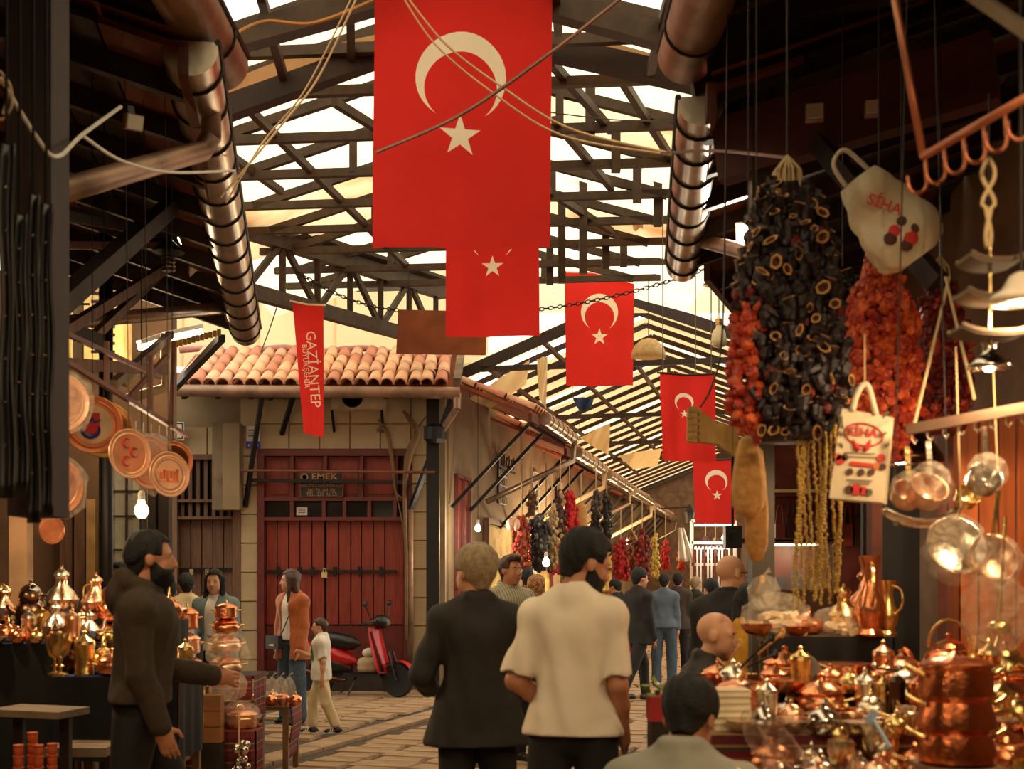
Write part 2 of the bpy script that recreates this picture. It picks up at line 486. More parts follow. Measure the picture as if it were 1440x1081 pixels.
# ---- old brown door beside it
d2 = struct('door_2')
b = MB(); b.bx(FX(244), FX(250), YF - .04, yy, 0, FZ(640)); b.bx(FX(328), FX(338), YF - .04, yy, 0, FZ(640)); b.bx(FX(250), FX(328), YF - .04, yy, FZ(646), FZ(640))
b.bx(FX(250), FX(328), YF - .03, yy, FZ(706), FZ(702)); b.bx(FX(250), FX(328), YF - .03, yy, FZ(730), FZ(726))
b.build('door_frame', m_oldwood, d2)
for i in range(7): MB().bx(FX(253 + i * 11), FX(258 + i * 11), yy - .08, yy - .04, FZ(726), FZ(646)).build('bar', m_oldwood, d2)
MB().bx(FX(250), FX(328), yy, yy + .02, FZ(726), FZ(646)).build('pane', m_pane, d2)
for i in range(5): MB().bx(FX(250 + i * 15.6) + .008, FX(250 + (i + 1) * 15.6) - .008, yy - R.uniform(0, .02), yy + .05, .1, FZ(730)).build('plank', m_oldwood, d2)
b = MB().beam((FX(250), yy - .05, FZ(800)), (FX(328), yy - .05, FZ(800)), .03, .035); b.build('bar_bolt', m_black, d2)
for x in (266, 288): MB().bx(FX(x), FX(x + 5), yy - .1, yy - .06, FZ(808), FZ(800)).build('padlock', MATS['padlock_brass'], d2)
# ---- boxed wooden shutter case between the doors
t = struct('trim_1')
MB().bx(FX(305), FX(320), YF - .3, YF, FZ(718), FZ(598)).build('side_board', m_greywood, t)
MB().bx(FX(320), FX(343), YF - .32, YF, FZ(718), FZ(598)).build('front_board', m_plaster, t)
# ---- signs
t = thing('shop_sign', 'dark sign board lettered EMEK above the red double door', 'sign', (FX(453), YF - .03, FZ(682)))
MB().bx(-.31, .31, -.02, .02, -.175, .175).build('board', mat('dark_sign', (34, 22, 18), .6), t)
b = MB(); b.bx(-.315, .315, -.03, .02, .168, .18); b.bx(-.315, .315, -.03, .02, -.18, -.168); b.bx(-.315, -.303, -.03, .02, -.18, .18); b.bx(.303, .315, -.03, .02, -.18, .18)
b.build('frame', mat('sign_frame', (110, 78, 56), .6), t)
ms = mat('faded_letters', (176, 122, 84), .7)
for s_, z_, sz, sx in (('EMEK', .118, .125, 1.25), ('SARACİYE & DERİ MAMULLERİ', -.012, .062, .78), ('San. Tic. Ltd. Şti.', -.075, .06, 1), ('TEL. 220 46 55', -.138, .07, 1.05)):
    text_part('lettering', s_, sz, ms, t, (.04 if z_ > .1 else 0, -.022, z_), (PI / 2, 0, 0), bold=(z_ > 0), sx=sx)
MB().lathe([(.055, 0), (.055, .004), (.035, .004), (.035, 0)], 14, (-.25, -.021, .115), axis=(0, -1, 0)).build('round_emblem', ms, t)
t = thing('paper_notice', 'small white paper notice stuck on a door pane', 'notice', (FX(423), YF + .1, FZ(718)))
MB().bx(-.08, .08, -.004, .004, -.06, .06).build('sheet', m_white, t)
for z_ in (.03, .005, -.02): MB().bx(-.05, .05, -.006, -.003, z_ - .006, z_ + .006).build('print_line', mat('grey_print', (90, 80, 74), .8), t)
t = thing('meter_sign', 'white and blue notice plate on the cream wall by the shutter case', 'sign', (FX(357), YF - .04, FZ(615)))
MB().bx(-.1, .1, -.01, .01, -.06, .16).build('white_plate', m_white, t)
MB().bx(-.1, .1, -.012, .01, -.16, -.06).build('blue_plate', mat('blue_plate', (30, 60, 150), .4), t)
for x_ in (-.06, .06): MB().lathe([(.014, 0), (.014, .004)], 10, (x_, -.013, -.12), axis=(0, -1, 0)).build('round_symbol', m_white, t)
for z_ in (.1, .06, .02): MB().bx(-.07, .07, -.012, -.009, z_ - .008, z_ + .008).build('print_line', MATS['grey_print'], t)
t = thing('han_sign', 'white board with black capitals half hidden behind the copper trays', 'sign', P(231, 606, 18.6))
t.scale = (1.16,) * 3
MB().bx(-.45, .25, -.015, .015, -.115, .115).build('board', m_white, t)
b = MB()
for z_ in (-.095, .095): b.bx(-.43, .23, -.018, -.012, z_ - .006, z_ + .006)
for x_ in (-.43, .23): b.bx(x_ - .006, x_ + .006, -.018, -.012, -.095, .095)
b.build('border', m_ink, t)
text_part('lettering', 'HANI', .19, m_ink, t, (-.09, -.017, 0), (PI / 2, 0, 0), bold=True)
MB().cyl((-.3, 0, 0), (-.3, .16, 0), .012).build('hanger', m_black, t)
# ---- tile roof over the corner building
rf = struct('roof_corner_building')
RA, RB = Vector((0, 17.85, 4.30)), Vector((0, 19.35, 5.02))
rx0, rx1 = PX(238, 17.85), PX(645, 17.85)
rdir = (RB - RA).normalized(); rn = Vector((0, -rdir.z, rdir.y))
def rp(x, s, h=0): return Vector((x, RA.y, RA.z)) + rdir * s + rn * h
b = MB(); b.faces([rp(rx0, 0), rp(rx1, 0), rp(rx1, 1.66), rp(rx0, 1.66), rp(rx0, 0, -.06), rp(rx1, 0, -.06), rp(rx1, 1.66, -.06), rp(rx0, 1.66, -.06)],
                  [(0, 1, 2, 3), (7, 6, 5, 4), (0, 4, 5, 1), (1, 5, 6, 2), (2, 6, 7, 3), (3, 7, 4, 0)])
b.build('roof_deck', m_terra2, rf)
def half_tile(r0, r1, L, th=.018, n=9):
    b = MB(); vs = []
    for r, y in ((r0, 0), (r1, L)):
        for q in (r, r - th):
            for i in range(n + 1):
                a = PI * i / n; vs.append((q * math.cos(a), y, q * math.sin(a)))
    k = n + 1; fs = []
    for i in range(n):
        fs.append((i, i + 1, 2 * k + i + 1, 2 * k + i)); fs.append((k + i + 1, k + i, 3 * k + i, 3 * k + i + 1))
        fs.append((i + 1, i, k + i, k + i + 1)); fs.append((2 * k + i, 2 * k + i + 1, 3 * k + i + 1, 3 * k + i))
    return b.faces(vs, fs)
tm = [half_tile(.1, .078, .46).mesh('roof_tile', m) for m in (m_terra, mat('terracotta_pale', (232, 178, 140), .8, var=.2, scale=5, bump=.2), mat('terracotta_rose', (196, 128, 102), .8, var=.25, scale=5, bump=.2))]
pm = half_tile(.09, .09, 1.66, n=6).mesh('pan_tile', m_terra2)
ncol = 20; sp = (rx1 - rx0 - .25) / ncol
pitch = math.atan2(rdir.z, rdir.y)
for i in range(ncol):
    x = rx0 + .1 + sp * (i + .5)
    for j in range(4):
        p = rp(x + R.uniform(-.012, .012), j * .4 - .03, .04 + (j % 2) * .004)
        inst('roof_tile', tm[R.choice((0, 0, 1, 1, 2))], p, (pitch + R.uniform(-.02, .03) + .04, 0, R.uniform(-.03, .03)), parent=rf)
# ridge board + right verge + eave gutter
b = MB().beam(rp(rx1 - .02, 0, .06), rp(rx1 - .02, 1.66, .06), .1, .12); b.build('verge_board', m_greywood, rf)
g = MB(); g.tube([(rx0 - .4, 17.78, 4.24), (rx1 + .02, 17.78, 4.20)], .085, 10); g.build('eave_gutter', m_zincold, rf, smooth=True, auto=40)
g = MB(); g.tube(bez([(rx0 - 1.2, 17.5, 4.05), (rx0 - .6, 17.68, 4.2), (rx0, 17.74, 4.23)], 4), .085, 10); g.build('eave_gutter', m_zincold, rf, smooth=True)
MB().cyl((rx1 - .02, 17.78, 4.2), (rx1 - .02, 17.78, 3.98), .06, .05).build('gutter_outlet', m_zincold, rf)
MB().tube([(rx1 - .02, 17.78, 4.0), (-1.12, 18.3, 3.55)], .05, 8).build('down_pipe', m_zincold, rf)
b = MB()
for i in range(9): 
    x = rx0 + .2 + i * .47; b.beam((x, 17.86, 4.17), (x, 18.9, 4.62), .07, .09)
b.build('eave_joists', m_darkwood, rf)
b = MB().quad([rp(rx0, 0, -.11), rp(rx1, 0, -.11), rp(rx1, 1.0, -.11), rp(rx0, 1.0, -.11)]); b.build('soffit', m_darkwood, rf)
# ---- struts under that eave
st = struct('trim_2')
for x0, y0, d0, x1, y1 in ((370, 545, 18.0, 345, 712), (415, 548, 18.1, 396, 610), (636, 560, 18.0, 577, 716), (388, 546, 18.2, 380, 560)):
    MB().beam(P(x0, y0, d0), P(x1, y1, 18.7), .06, .06).build('strut', m_black, st)
MB().cyl(P(305, 661, 18.5), P(612, 664, 18.2), .022, n=8).build('rail', m_brown, st)
MB().beam(P(350, 675, 18.62), P(578, 678, 18.62), .05, .05).build('rail', m_black, st)
# ---- air conditioner
t = thing('air_conditioner', 'cream air conditioner unit mounted under the tiled eave', 'air conditioner', P(505, 577, 18.6))
b = MB().box((0, 0, .17), (.76, .28, .34)); b.build('casing', mat('ac_casing', (190, 170, 138), .55), t)
MB().lathe([(.15, 0), (.15, .012), (.135, .012)], 24, (-.08, -.14, .17), axis=(0, -1, 0)).build('fan_ring', m_black, t)
b = MB()
for i in range(5): b.lathe([(.03 + i * .025, 0), (.03 + i * .025, .006), (.034 + i * .025, .006), (.034 + i * .025, 0)], 20, (-.08, -.155, .17), axis=(0, -1, 0))
b.build('grille', m_black, t)
for x_ in (-.38, .34): MB().beam((x_, -.1, -.02), (x_, .15, -.3), .035).build('bracket', m_black, t)
# ---- bare vine climbing the wall, pipes
t = thing('dry_vine', 'bare twisted vine climbing the cream wall beside the red door', 'vine', P(572, 900, 18.68))
for pts, r in (([(572, 900), (571, 780), (569, 690), (575, 640), (586, 610), (578, 592), (567, 578)], [.02, .025, .03, .06, .06, .045, .02]),
               ([(566, 700), (556, 690), (552, 650), (545, 612), (538, 602), (530, 606)], [.015, .02, .03, .03, .03, .02]),
               ([(548, 620), (542, 604), (536, 594), (530, 590)], [.02, .025, .02, .01]), ([(580, 625), (590, 600), (600, 585)], [.03, .025, .01]),
               ([(556, 690), (564, 725), (571, 770), (572, 820)], [.01, .012, .012, .01])):
    pp = bez([P(x, y, 18.62 + R.uniform(-.06, .02)) for x, y in pts], 5); rs = [np.interp(i / (len(pp) - 1), np.linspace(0, 1, len(r)), r) for i in range(len(pp))]
    MB().tube(pp, [float(q) for q in rs], 7).build('branch', mat('vine_bark', (120, 92, 64), .9, bump=.4, bscale=30), t, smooth=True, world=True)
t = struct('trim_3'); MB().cyl(P(577, 716, 18.65), P(577, 952, 18.65), .045, n=10).build('rain_pipe', m_zincold, t, smooth=True)
t = struct('column_corner'); b = MB(); b.bx(PX(600, 18.3), PX(618, 18.3), 18.2, 18.4, 0, 4.6); b.build('post', m_black, t)
MB().lathe([(.09, 0), (.16, .05), (.16, .22), (.09, .27)], 14, (PX(613, 18.3), 18.12, PZ(625, 18.3))).build('post_lantern', m_black, t)
# ---- cream tarpaulin wall above the tiled roof
t = struct('wall_tarpaulin')
for i in range(5):
    x0 = -6.2 + i * 1.16
    MB().grid(lambda u, v, x0=x0: (x0 + u * 1.2, 19.5 + .05 * math.sin(u * 6 + v * 3), 4.85 + v * 1.75), 8, 8).build('tarp_sheet', m_tarp, t, smooth=True)
MB().tube(bez([(-5.0 + i * .4, 19.25 + .05 * math.sin(i), 5.06 + .04 * math.sin(i * 2.1)) for i in range(12)], 3), .05, 6).build('tarp_hem', mat('tarp_pink', (190, 130, 120), .8), t, smooth=True)

# ================================================================ main hall roof: trusses, braces, translucent sheets
ZC, RIDX, EL, ER, SL = 5.57, -.6, -2.75, 1.6, .29
def hp(x, d, z): return Vector((x, d - (x - RIDX) * .1, z))
ridge_z = ZC + SL * (RIDX - EL)
def truss(d, heavy=0, zc=ZC, el=EL, er=ER, kings=(-1.55, -.6, .35, .95)):
    t = struct('roof_truss')
    w = .078 + heavy * .06
    MB().beam(hp(el - .3, d, zc), hp(er + .35, d, zc), .07, w).build('tie_beam', m_steel, t)
    rz = zc + SL * (RIDX - el)
    for x in (el, er):
        MB().beam(hp(x, d, zc if x == el else rz - SL * (er - RIDX)), hp(RIDX, d, rz), .07, w * 1.1).build('rafter', m_steel, t)
    for x in kings:
        MB().beam(hp(x, d, zc), hp(x, d, rz - SL * abs(x - RIDX)), .07, .08, up=(0, 1, 0)).build('post', m_steel, t)
    return t
TD = [11.4, 12.4, 13.4, 14.35, 15.25, 16.2, 17.05]
for i, d in enumerate(TD): truss(d, kings=((-1.55, -.6) if i % 2 else (-.6, .42)))
truss(10.35, 0, kings=(-1.55, -.6)); truss(9.55, 0, kings=(-.6,))
hv = struct('beam_hall_edge')
for a, b_ in ((P(300, 160, 9.75), P(640, 38, 9.7)), (P(985, 116, 9.7), P(640, 38, 9.7)), (P(320, 58, 8.7), P(640, -30, 8.7)), (P(945, 55, 8.7), P(640, -30, 8.7))):
    MB().beam(a, b_, .14, .16).build('edge_rafter', m_darkwood if a.y > 9 else m_steel, hv)
for x0, y0, d0, x1, y1, d1 in ((352, -60, 8.2, 402, 120, 9.8), (492, -40, 8.4, 494, 100, 9.9), (780, -30, 8.3, 785, 45, 9.2), (945, -20, 8.0, 915, 100, 9.6)):
    MB().beam(P(x0, y0, d0), P(x1, y1, d1), .06, .07).build('purlin', m_steel, hv)
MB().grid(lambda u, v: P(302 + u * 225, 152 - u * 72 - v * (30 + 8 * math.sin(u * 3)), 9.8 + v * .2), 10, 3).build('fascia_sheet', m_peach, hv)
MB().grid(lambda u, v: P(785 + u * 190, 60 + u * 50 - v * (14 + 6 * math.sin(u * 3)), 9.8 + v * .2), 10, 3).build('fascia_sheet', m_peach, hv)
br = struct('beam_wind_brace')
for x0, y0, x1, y1 in ((345, 155, 572, 378), (296, 205, 396, 275), (775, 95, 860, 190), (875, 120, 945, 230), (780, 175, 860, 270), (700, 230, 860, 330), (470, 150, 560, 205)):
    d0, d1 = FPX * 4 / (HOR - y0), FPX * 4 / (HOR - y1)
    MB().beam(P(x0, y0, d0) + Vector((0, 0, .04)), P(x1, y1, d1) + Vector((0, 0, .04)), .06, .07).build('brace', m_steel, br)
# posts seen on the right between the deeper trusses
for x, y0, y1, d in ((790, 256, 398, 14.6), (820, 245, 385, 14.0), (852, 318, 377, 15.2), (877, 318, 375, 15.6), (830, 115, 190, 11.3), (866, 160, 242, 12.2), (896, 210, 285, 13.0), (773, 340, 400, 16.2), (984, 376, 399, 17.0), (925, 245, 318, 13.3)):
    MB().beam(P(x, y0, d), P(x, y1, d), .085, .07, up=(0, 1, 0)).build('hanger_post', m_steel, br)
# sheets
sh = struct('roof_hall')
def sheet(par, pts, m, nm='roof_sheet', n=10, amp=.02):
    a, b_, c, d = [Vector(p) for p in pts]
    MB().grid(lambda u, v: a.lerp(b_, u).lerp(d.lerp(c, u), v) + Vector((0, 0, amp * math.sin(u * 30))), n, 2).build(nm, m, par, smooth=True)
for k in range(9):
    y0 = 9.7 + k * .98; y1 = y0 + .97
    z0 = ridge_z + .13
    for side in (-1, 1):
        xe = -3.5 if side < 0 else 2.5
        ze = z0 - SL * abs(xe - RIDX)
        m = m_stain if (side, k) in ((-1, 4), (-1, 5), (1, 2), (1, 5)) else m_panel
        sheet(sh, (hp(RIDX, y0, z0), hp(RIDX, y1, z0), hp(xe, y1, ze), hp(xe, y0, ze)), m)
sh2 = struct('roof_lane')
for k in range(16):
    y0 = -6.5 + k * 1.02; y1 = y0 + 1.0; z0 = ridge_z + .62
    for side in (-1, 1):
        xe = -3.2 if side < 0 else 2.6; ze = z0 - .33 * abs(xe - RIDX)
        sheet(sh2, (hp(RIDX, y0, z0), hp(RIDX, y1, z0), hp(xe, y1, ze), hp(xe, y0, ze)), m_panel)
# ---- deep truss running to the corner post
lt = struct('beam_lattice_truss')
A0, A1 = P(325, 316, 14.6), P(622, 411, 18.3)
B0, B1 = Vector((A0.x, A0.y, P(345, 402, 14.6).z)), Vector((A1.x, A1.y, PZ(484, 18.3)))
MB().beam(A0, A1, .12, .2).build('top_chord', m_steel, lt); MB().beam(B0, B1, .12, .17).build('bottom_chord', m_steel, lt)
nseg = 6
for i in range(nseg + 1):
    f = (i + .35) / (nseg + .6)
    MB().beam(A0.lerp(A1, f), B0.lerp(B1, f), .07, .08, up=(0, 1, 0)).build('post', m_steel, lt)
    if i < nseg:
        f2 = (i + 1.35) / (nseg + .6)
        a, b_ = (A0.lerp(A1, f), B0.lerp(B1, f2)) if i % 2 else (B0.lerp(B1, f), A0.lerp(A1, f2))
        MB().beam(a, b_, .06, .07).build('diagonal', m_steel, lt)
MB().beam(A0 + Vector((-.2, -.4, .12)), A1 + Vector((0, 0, .16)), .3, .05).build('cap_flashing', m_darkwood, lt)
# a second lattice further back, seen through it
l2 = struct('beam_rear_lattice')
for a, b_ in ((P(345, 380, 18.5), P(610, 395, 18.8)), (P(345, 372, 18.6), P(430, 345, 18.6)), (P(430, 345, 18.6), P(610, 410, 18.9)), (P(398, 355, 18.5), P(398, 400, 18.5)), (P(345, 418, 18.9), P(480, 385, 18.9))):
    MB().beam(a, b_, .07, .07).build('member', m_steel, l2)
MB().beam(P(370, 408, 19.3), P(640, 400, 19.3), .1, .12).build('wall_plate', mat('grey_beam', (90, 84, 80), .7), l2)

# ================================================================ the lane going back to the right
LD = Vector((.22, 1, 0)).normalized(); LO = Vector((-.95, 19.2, 0)); LN = Vector((LD.y, -LD.x, 0))   # LN points into the lane
def L(s, o, z): return LO + LD * s + LN * o + Vector((0, 0, z))
RZ = math.atan2(-LD.x, LD.y)
# second roof over that lane
r2 = struct('roof_back_lane')
for k in range(27):
    s = k * .95
    pk = L(s, 2.75, 5.68); le = L(s, -.15, 4.55); re = L(s, 5.8, 4.5)
    MB().beam(le, pk, .06, .075 if k else .16).build('rafter', m_darkwood, r2)
    MB().beam(re, pk, .06, .075 if k else .16).build('rafter', m_darkwood, r2)
    if k in (0, 6, 11, 15):
        MB().beam(L(s, .5, 4.75), L(s, 5.2, 4.75), .06, .08).build('tie_beam', m_darkwood, r2)
        MB().beam(L(s, 2.75, 4.75), pk, .06, .07, up=(0, 1, 0)).build('post', m_darkwood, r2)
for f in (.25, .55, .85):
    MB().beam(L(0, -.15 + 2.9 * f, 4.50 + 1.13 * f), L(19, -.15 + 2.9 * f, 4.50 + 1.13 * f), .06, .06).build('purlin', m_steel, r2)
for k in range(27):
    s0, s1 = k * .95, k * .95 + .93
    if k not in (1,): sheet(r2, (L(s0, -.2, 4.66), L(s1, -.2, 4.66), L(s1, 2.75, 5.8), L(s0, 2.75, 5.8)), m_panel if k % 5 == 0 else m_peach, 'roof_sheet', 6, .01)
    sheet(r2, (L(s0, 5.9, 4.6), L(s1, 5.9, 4.6), L(s1, 2.75, 5.8), L(s0, 2.75, 5.8)), m_peach if k % 4 else m_panel, 'roof_sheet', 6, .01)
# gable closing between hall roof and lane roof
gw = struct('wall_gable')
MB().grid(lambda u, v: P(640 + u * 420, 440 - v * 60, 18.9), 6, 3).build('gable_sheet', m_panel, gw)
# left facade of the back lane
wl = struct('wall_lane_left')
MB().beam(L(0, -.15, 2.3), L(26, -.15, 2.3), .3, 4.6, up=(0, 0, 1)).build('masonry', m_plaster, wl)
wr = struct('wall_lane_right')
MB().beam(L(3.5, 6.6, 2.3), L(26, 6.6, 2.3), .3, 4.6, up=(0, 0, 1)).build('masonry', mat('maroon_wall', (90, 50, 38), .8, var=.3), wr)
we = struct('wall_lane_end')
MB().beam(L(25, -.3, 3.1), L(25, 7, 3.1), .3, 6.2, up=(0, 0, 1)).build('masonry', mat('lane_end_wall', (110, 84, 66), .8, var=.3), we)
# doors and windows of that facade
d3 = struct('door_3')
b = MB()
for s_ in (.35, .75, 1.15): b.beam(L(s_, .03, .05), L(s_, .03, 3.2), .06, .06)
for z_ in (.1, 1.5, 1.9, 3.2): b.beam(L(.3, .03, z_), L(1.2, .03, z_), .06, .06)
b.build('door_frame', m_redf, d3)
for s_ in (.38, .78):
    MB().beam(L(s_ + .17, .01, 1.95), L(s_ + .17, .01, 3.15), .02, .3, up=LD).build('upper_panel', m_red, d3)
    MB().beam(L(s_ + .17, .01, .1), L(s_ + .17, .01, 1.45), .02, .3, up=LD).build('lower_panel', m_red, d3)
    MB().beam(L(s_ + .17, .01, 1.52), L(s_ + .17, .01, 1.88), .02, .3, up=LD).build('pane', m_pane, d3)
for n, (s0, s1, z0, z1) in enumerate(((2.2, 4.4, .1, 2.6), (5.4, 8.0, .1, 2.6), (9.5, 12.5, .1, 2.6), (14, 17.5, .1, 2.6)), 4):
    dd = struct('door_%d' % n)
    b = MB()
    for s_ in (s0, s1): b.beam(L(s_, .05, z0), L(s_, .05, z1), .1, .1)
    b.beam(L(s0, .05, z1), L(s1, .05, z1), .1, .1); b.build('door_frame', m_redf if n % 2 else m_oldwood, dd)
    MB().beam(L(s0, .02, (z0 + z1) / 2), L(s1, .02, (z0 + z1) / 2), .02, z1 - z0, up=(0, 0, 1)).build('shop_interior', mat('shop_interior_%d' % n, (226, 190, 110), .8, var=.35, scale=3), dd)
    for q in range(1, 4):
        MB().beam(L(s0, .12, z0 + q * .62), L(s1, .12, z0 + q * .62), .2, .03).build('shelf', m_oldwood, dd)
# small barred windows above
for n, s_ in enumerate((3.2, 6.2, 8.8), 1):
    ww = struct('window_%d' % n)
    b = MB()
    for q in range(5): b.beam(L(s_ + q * .14, .05, 2.95), L(s_ + q * .14, .05, 3.75), .02)
    for q in range(6): b.beam(L(s_, .05, 2.95 + q * .16), L(s_ + .56, .05, 2.95 + q * .16), .02)
    b.build('window_frame', m_white, ww); MB().beam(L(s_, .02, 3.35), L(s_ + .56, .02, 3.35), .02, .8, up=(0, 0, 1)).build('pane', m_pane, ww)
# stepped eaves with gutters and down pipes along the left side
def eave(s0, s1, z, out, k):
    t = struct('roof_lane_eave')
    a0, a1 = L(s0, out, z), L(s1, out, z); c0, c1 = L(s0, 0, z + out * .4), L(s1, 0, z + out * .4)
    up = Vector((0, 0, .05))
    MB().faces([a0, a1, c1, c0, a0 + up, a1 + up, c1 + up, c0 + up], [(0, 1, 2, 3), (7, 6, 5, 4), (0, 4, 5, 1), (1, 5, 6, 2), (2, 6, 7, 3), (3, 7, 4, 0)]).build('roof_deck', m_terra2, t)
    n = int((s1 - s0) / .2)
    for i in range(n):
        for j in range(3):
            f = j / 3
            p = L(s0 + (i + .5) * .2, out * (1 - f) + .05, z + .06 + out * .4 * f)
            o = inst('roof_tile', tm[R.randrange(3)], p, (0, 0, 0), .95, parent=t)
            o.rotation_euler = (Matrix.Rotation(RZ + PI / 2, 3, 'Z') @ Matrix.Rotation(.42, 3, 'X')).to_euler()
    g0, g1 = L(s0 + .6, out + .1, z), L(s1 + .05, out + .1, z - .03)
    MB().tube([g0, g1], .1, 12).build('gutter', m_zinc, t, smooth=True, auto=40)
    for q in range(6):
        p = g0.lerp(g1, (q + .5) / 6); MB().tube([p - LD * .015, p + LD * .015], .106, 12).build('gutter_band', m_band, t)
    MB().tube([g1 + Vector((0, 0, -.05)), g1 + Vector((0, 0, -.35)), L(s1 - .6, .1, z - 1.1)], .05, 8).build('down_pipe', m_pvc if k % 2 else m_zinc, t, smooth=True)
    for q in range(int((s1 - s0) / 1.1)):
        s_ = s0 + .5 + q * 1.1
        MB().beam(L(s_, out - .05, z - .02), L(s_, .05, z - 1.3), .05).build('strut', m_black, t)
    MB().beam(a0 - up, a1 - up, .05, .12).build('fascia_board', m_redwood, t)
    b = MB()
    for q in range(int((s1 - s0) / .12)):
        c = L(s0 + q * .12, out - .02, z - .12); b.beam(c, c + Vector((0, 0, -.05)), .05, .02)
    b.build('scalloped_trim', m_darkwood, t)
eave(-.5, 2.6, 4.0, 1.35, 0); eave(2.7, 6.4, 3.82, 1.3, 1); eave(6.5, 10.5, 3.75, 1.3, 0); eave(10.6, 15, 3.7, 1.3, 1); eave(15.1, 22, 3.6, 1.3, 0)
# scroll ironwork under the eaves
for s_ in (3.0,):
    t = struct('trim_%d' % (4 + int(s_)))
    b = MB().beam(L(s_, .1, 3.55), L(s_ + 1.2, .1, 3.55), .03)
    for q in range(3):
        c = L(s_ + .2 + q * .4, .1, 3.72)
        b.tube([c + LD * (math.cos(a) * (.03 + a * .018)) + Vector((0, 0, math.sin(a) * (.03 + a * .018))) for a in np.linspace(0, 7, 22)], .012, 5)
    b.build('iron_scroll', m_black, t)

# ================================================================ lane side buildings near the camera
def side(name, pts, h, m):
    t = struct(name)
    for (x0, y0), (x1, y1) in zip(pts, pts[1:]):
        MB().beam((x0, y0, h / 2), (x1, y1, h / 2), .25, h, up=(0, 0, 1)).build('masonry', m, t)
    return t
m_dim = mat('brown_wall', (112, 84, 60), .85, var=.3, scale=2, bump=.15)
wall_l = side('wall_left', [(-6.2, -7), (-6.2, 14.3)], 6.0, m_dim)
wall_l2 = side('wall_left_end', [(-9, 14.2), (-3.75, 14.2)], 5.0, m_dim)
wall_r = side('wall_right', [(3.6, -7), (3.6, 12.6)], 6.0, m_dim)
wall_r2 = side('wall_right_end', [(2.55, 12.6), (9, 12.6)], 6.0, mat('maroon_shop_wall', (104, 42, 30), .8, var=.3))
wall_b = side('wall_back', [(-9, -7), (9, -7)], 8, m_dim)
# cream lit strip and doors on the wall behind the left stall
b = MB(); b.bx(PX(60, 14), PX(112, 14), 13.9, 14.1, 3.7, PZ(330, 14)); b.build('plaster_panel', m_plaster, wall_l2)
for x0, x1, m in ((85, 104, m_oldwood), (105, 122, m_oldwood), (122, 137, mat('tan_board', (170, 134, 82), .7)), (205, 222, m_darkwood), (223, 240, m_darkwood)):
    MB().bx(PX(x0, 13.9) + .01, PX(x1, 13.9) - .01, 13.85, 14.0, .1, PZ(702 if x0 < 200 else 640, 13.9)).build('door_board', m, wall_l2)
t = struct('window_4')
b = MB(); b.bx(PX(155, 13.7), PX(202, 13.7), 13.72, 13.78, .4, .5)
for x in (155, 180, 200): b.bx(PX(x, 13.7), PX(x + 3, 13.7), 13.6, 13.8, .4, PZ(655, 13.7))
for y in (655, 690, 725, 772, 800): b.bx(PX(155, 13.7), PX(203, 13.7), 13.6, 13.8, PZ(y + 2, 13.7), PZ(y, 13.7))
b.build('window_frame', m_darkwood, t)
MB().bx(PX(156, 13.7), PX(202, 13.7), 13.84, 13.86, .4, PZ(655, 13.7)).build('painted_lit_back', mat('painted_lit_showcase', (190, 190, 150), .6, var=.4, scale=4), t)  # pale colour stands in for the light inside the showcase
MB().bx(PX(156, 13.7), PX(202, 13.7), 13.62, 13.63, .4, PZ(655, 13.7)).build('pane', m_glass, t)
# ---- eave roofs over the stalls
def eave_roof(name, g0, g1, xout, rise, planks, m):
    """g0,g1: gutter edge points (near, far); roof climbs to xout"""
    t = struct(name); g0, g1 = Vector(g0), Vector(g1)
    o0, o1 = Vector((xout, g0.y, g0.z + abs(xout - g0.x) * rise)), Vector((xout, g1.y, g1.z + abs(xout - g1.x) * rise))
    for k in range(planks):
        a, b_ = k / planks, (k + .96) / planks
        p = [g0.lerp(o0, a), g1.lerp(o1, a), g1.lerp(o1, b_), g0.lerp(o0, b_)]
        u = Vector((0, 0, .03 + R.uniform(0, .012)))
        MB().faces(p + [q + u for q in p], [(0, 1, 2, 3), (7, 6, 5, 4), (0, 4, 5, 1), (1, 5, 6, 2), (2, 6, 7, 3), (3, 7, 4, 0)]).build('plank', m if k % 3 else m_redwood, t)
    dn = Vector((0, 0, -.06))
    n = max(3, int((g1.y - g0.y) / .62))
    for i in range(n):
        f = (i + .5) / n
        MB().beam(g0.lerp(g1, f) + dn, o0.lerp(o1, f) + dn, .08, .11).build('joist', m_darkwood, t)
    up = Vector((0, 0, .1))
    MB().faces([g0 + up, g1 + up, o1 + up, o0 + up], [(0, 1, 2, 3)]).build('roof_cover', m_terra2, t)
    MB().beam(g0 + dn * .5, g1 + dn * .5, .05, .16).build('fascia_board', m_redwood, t)
    return t
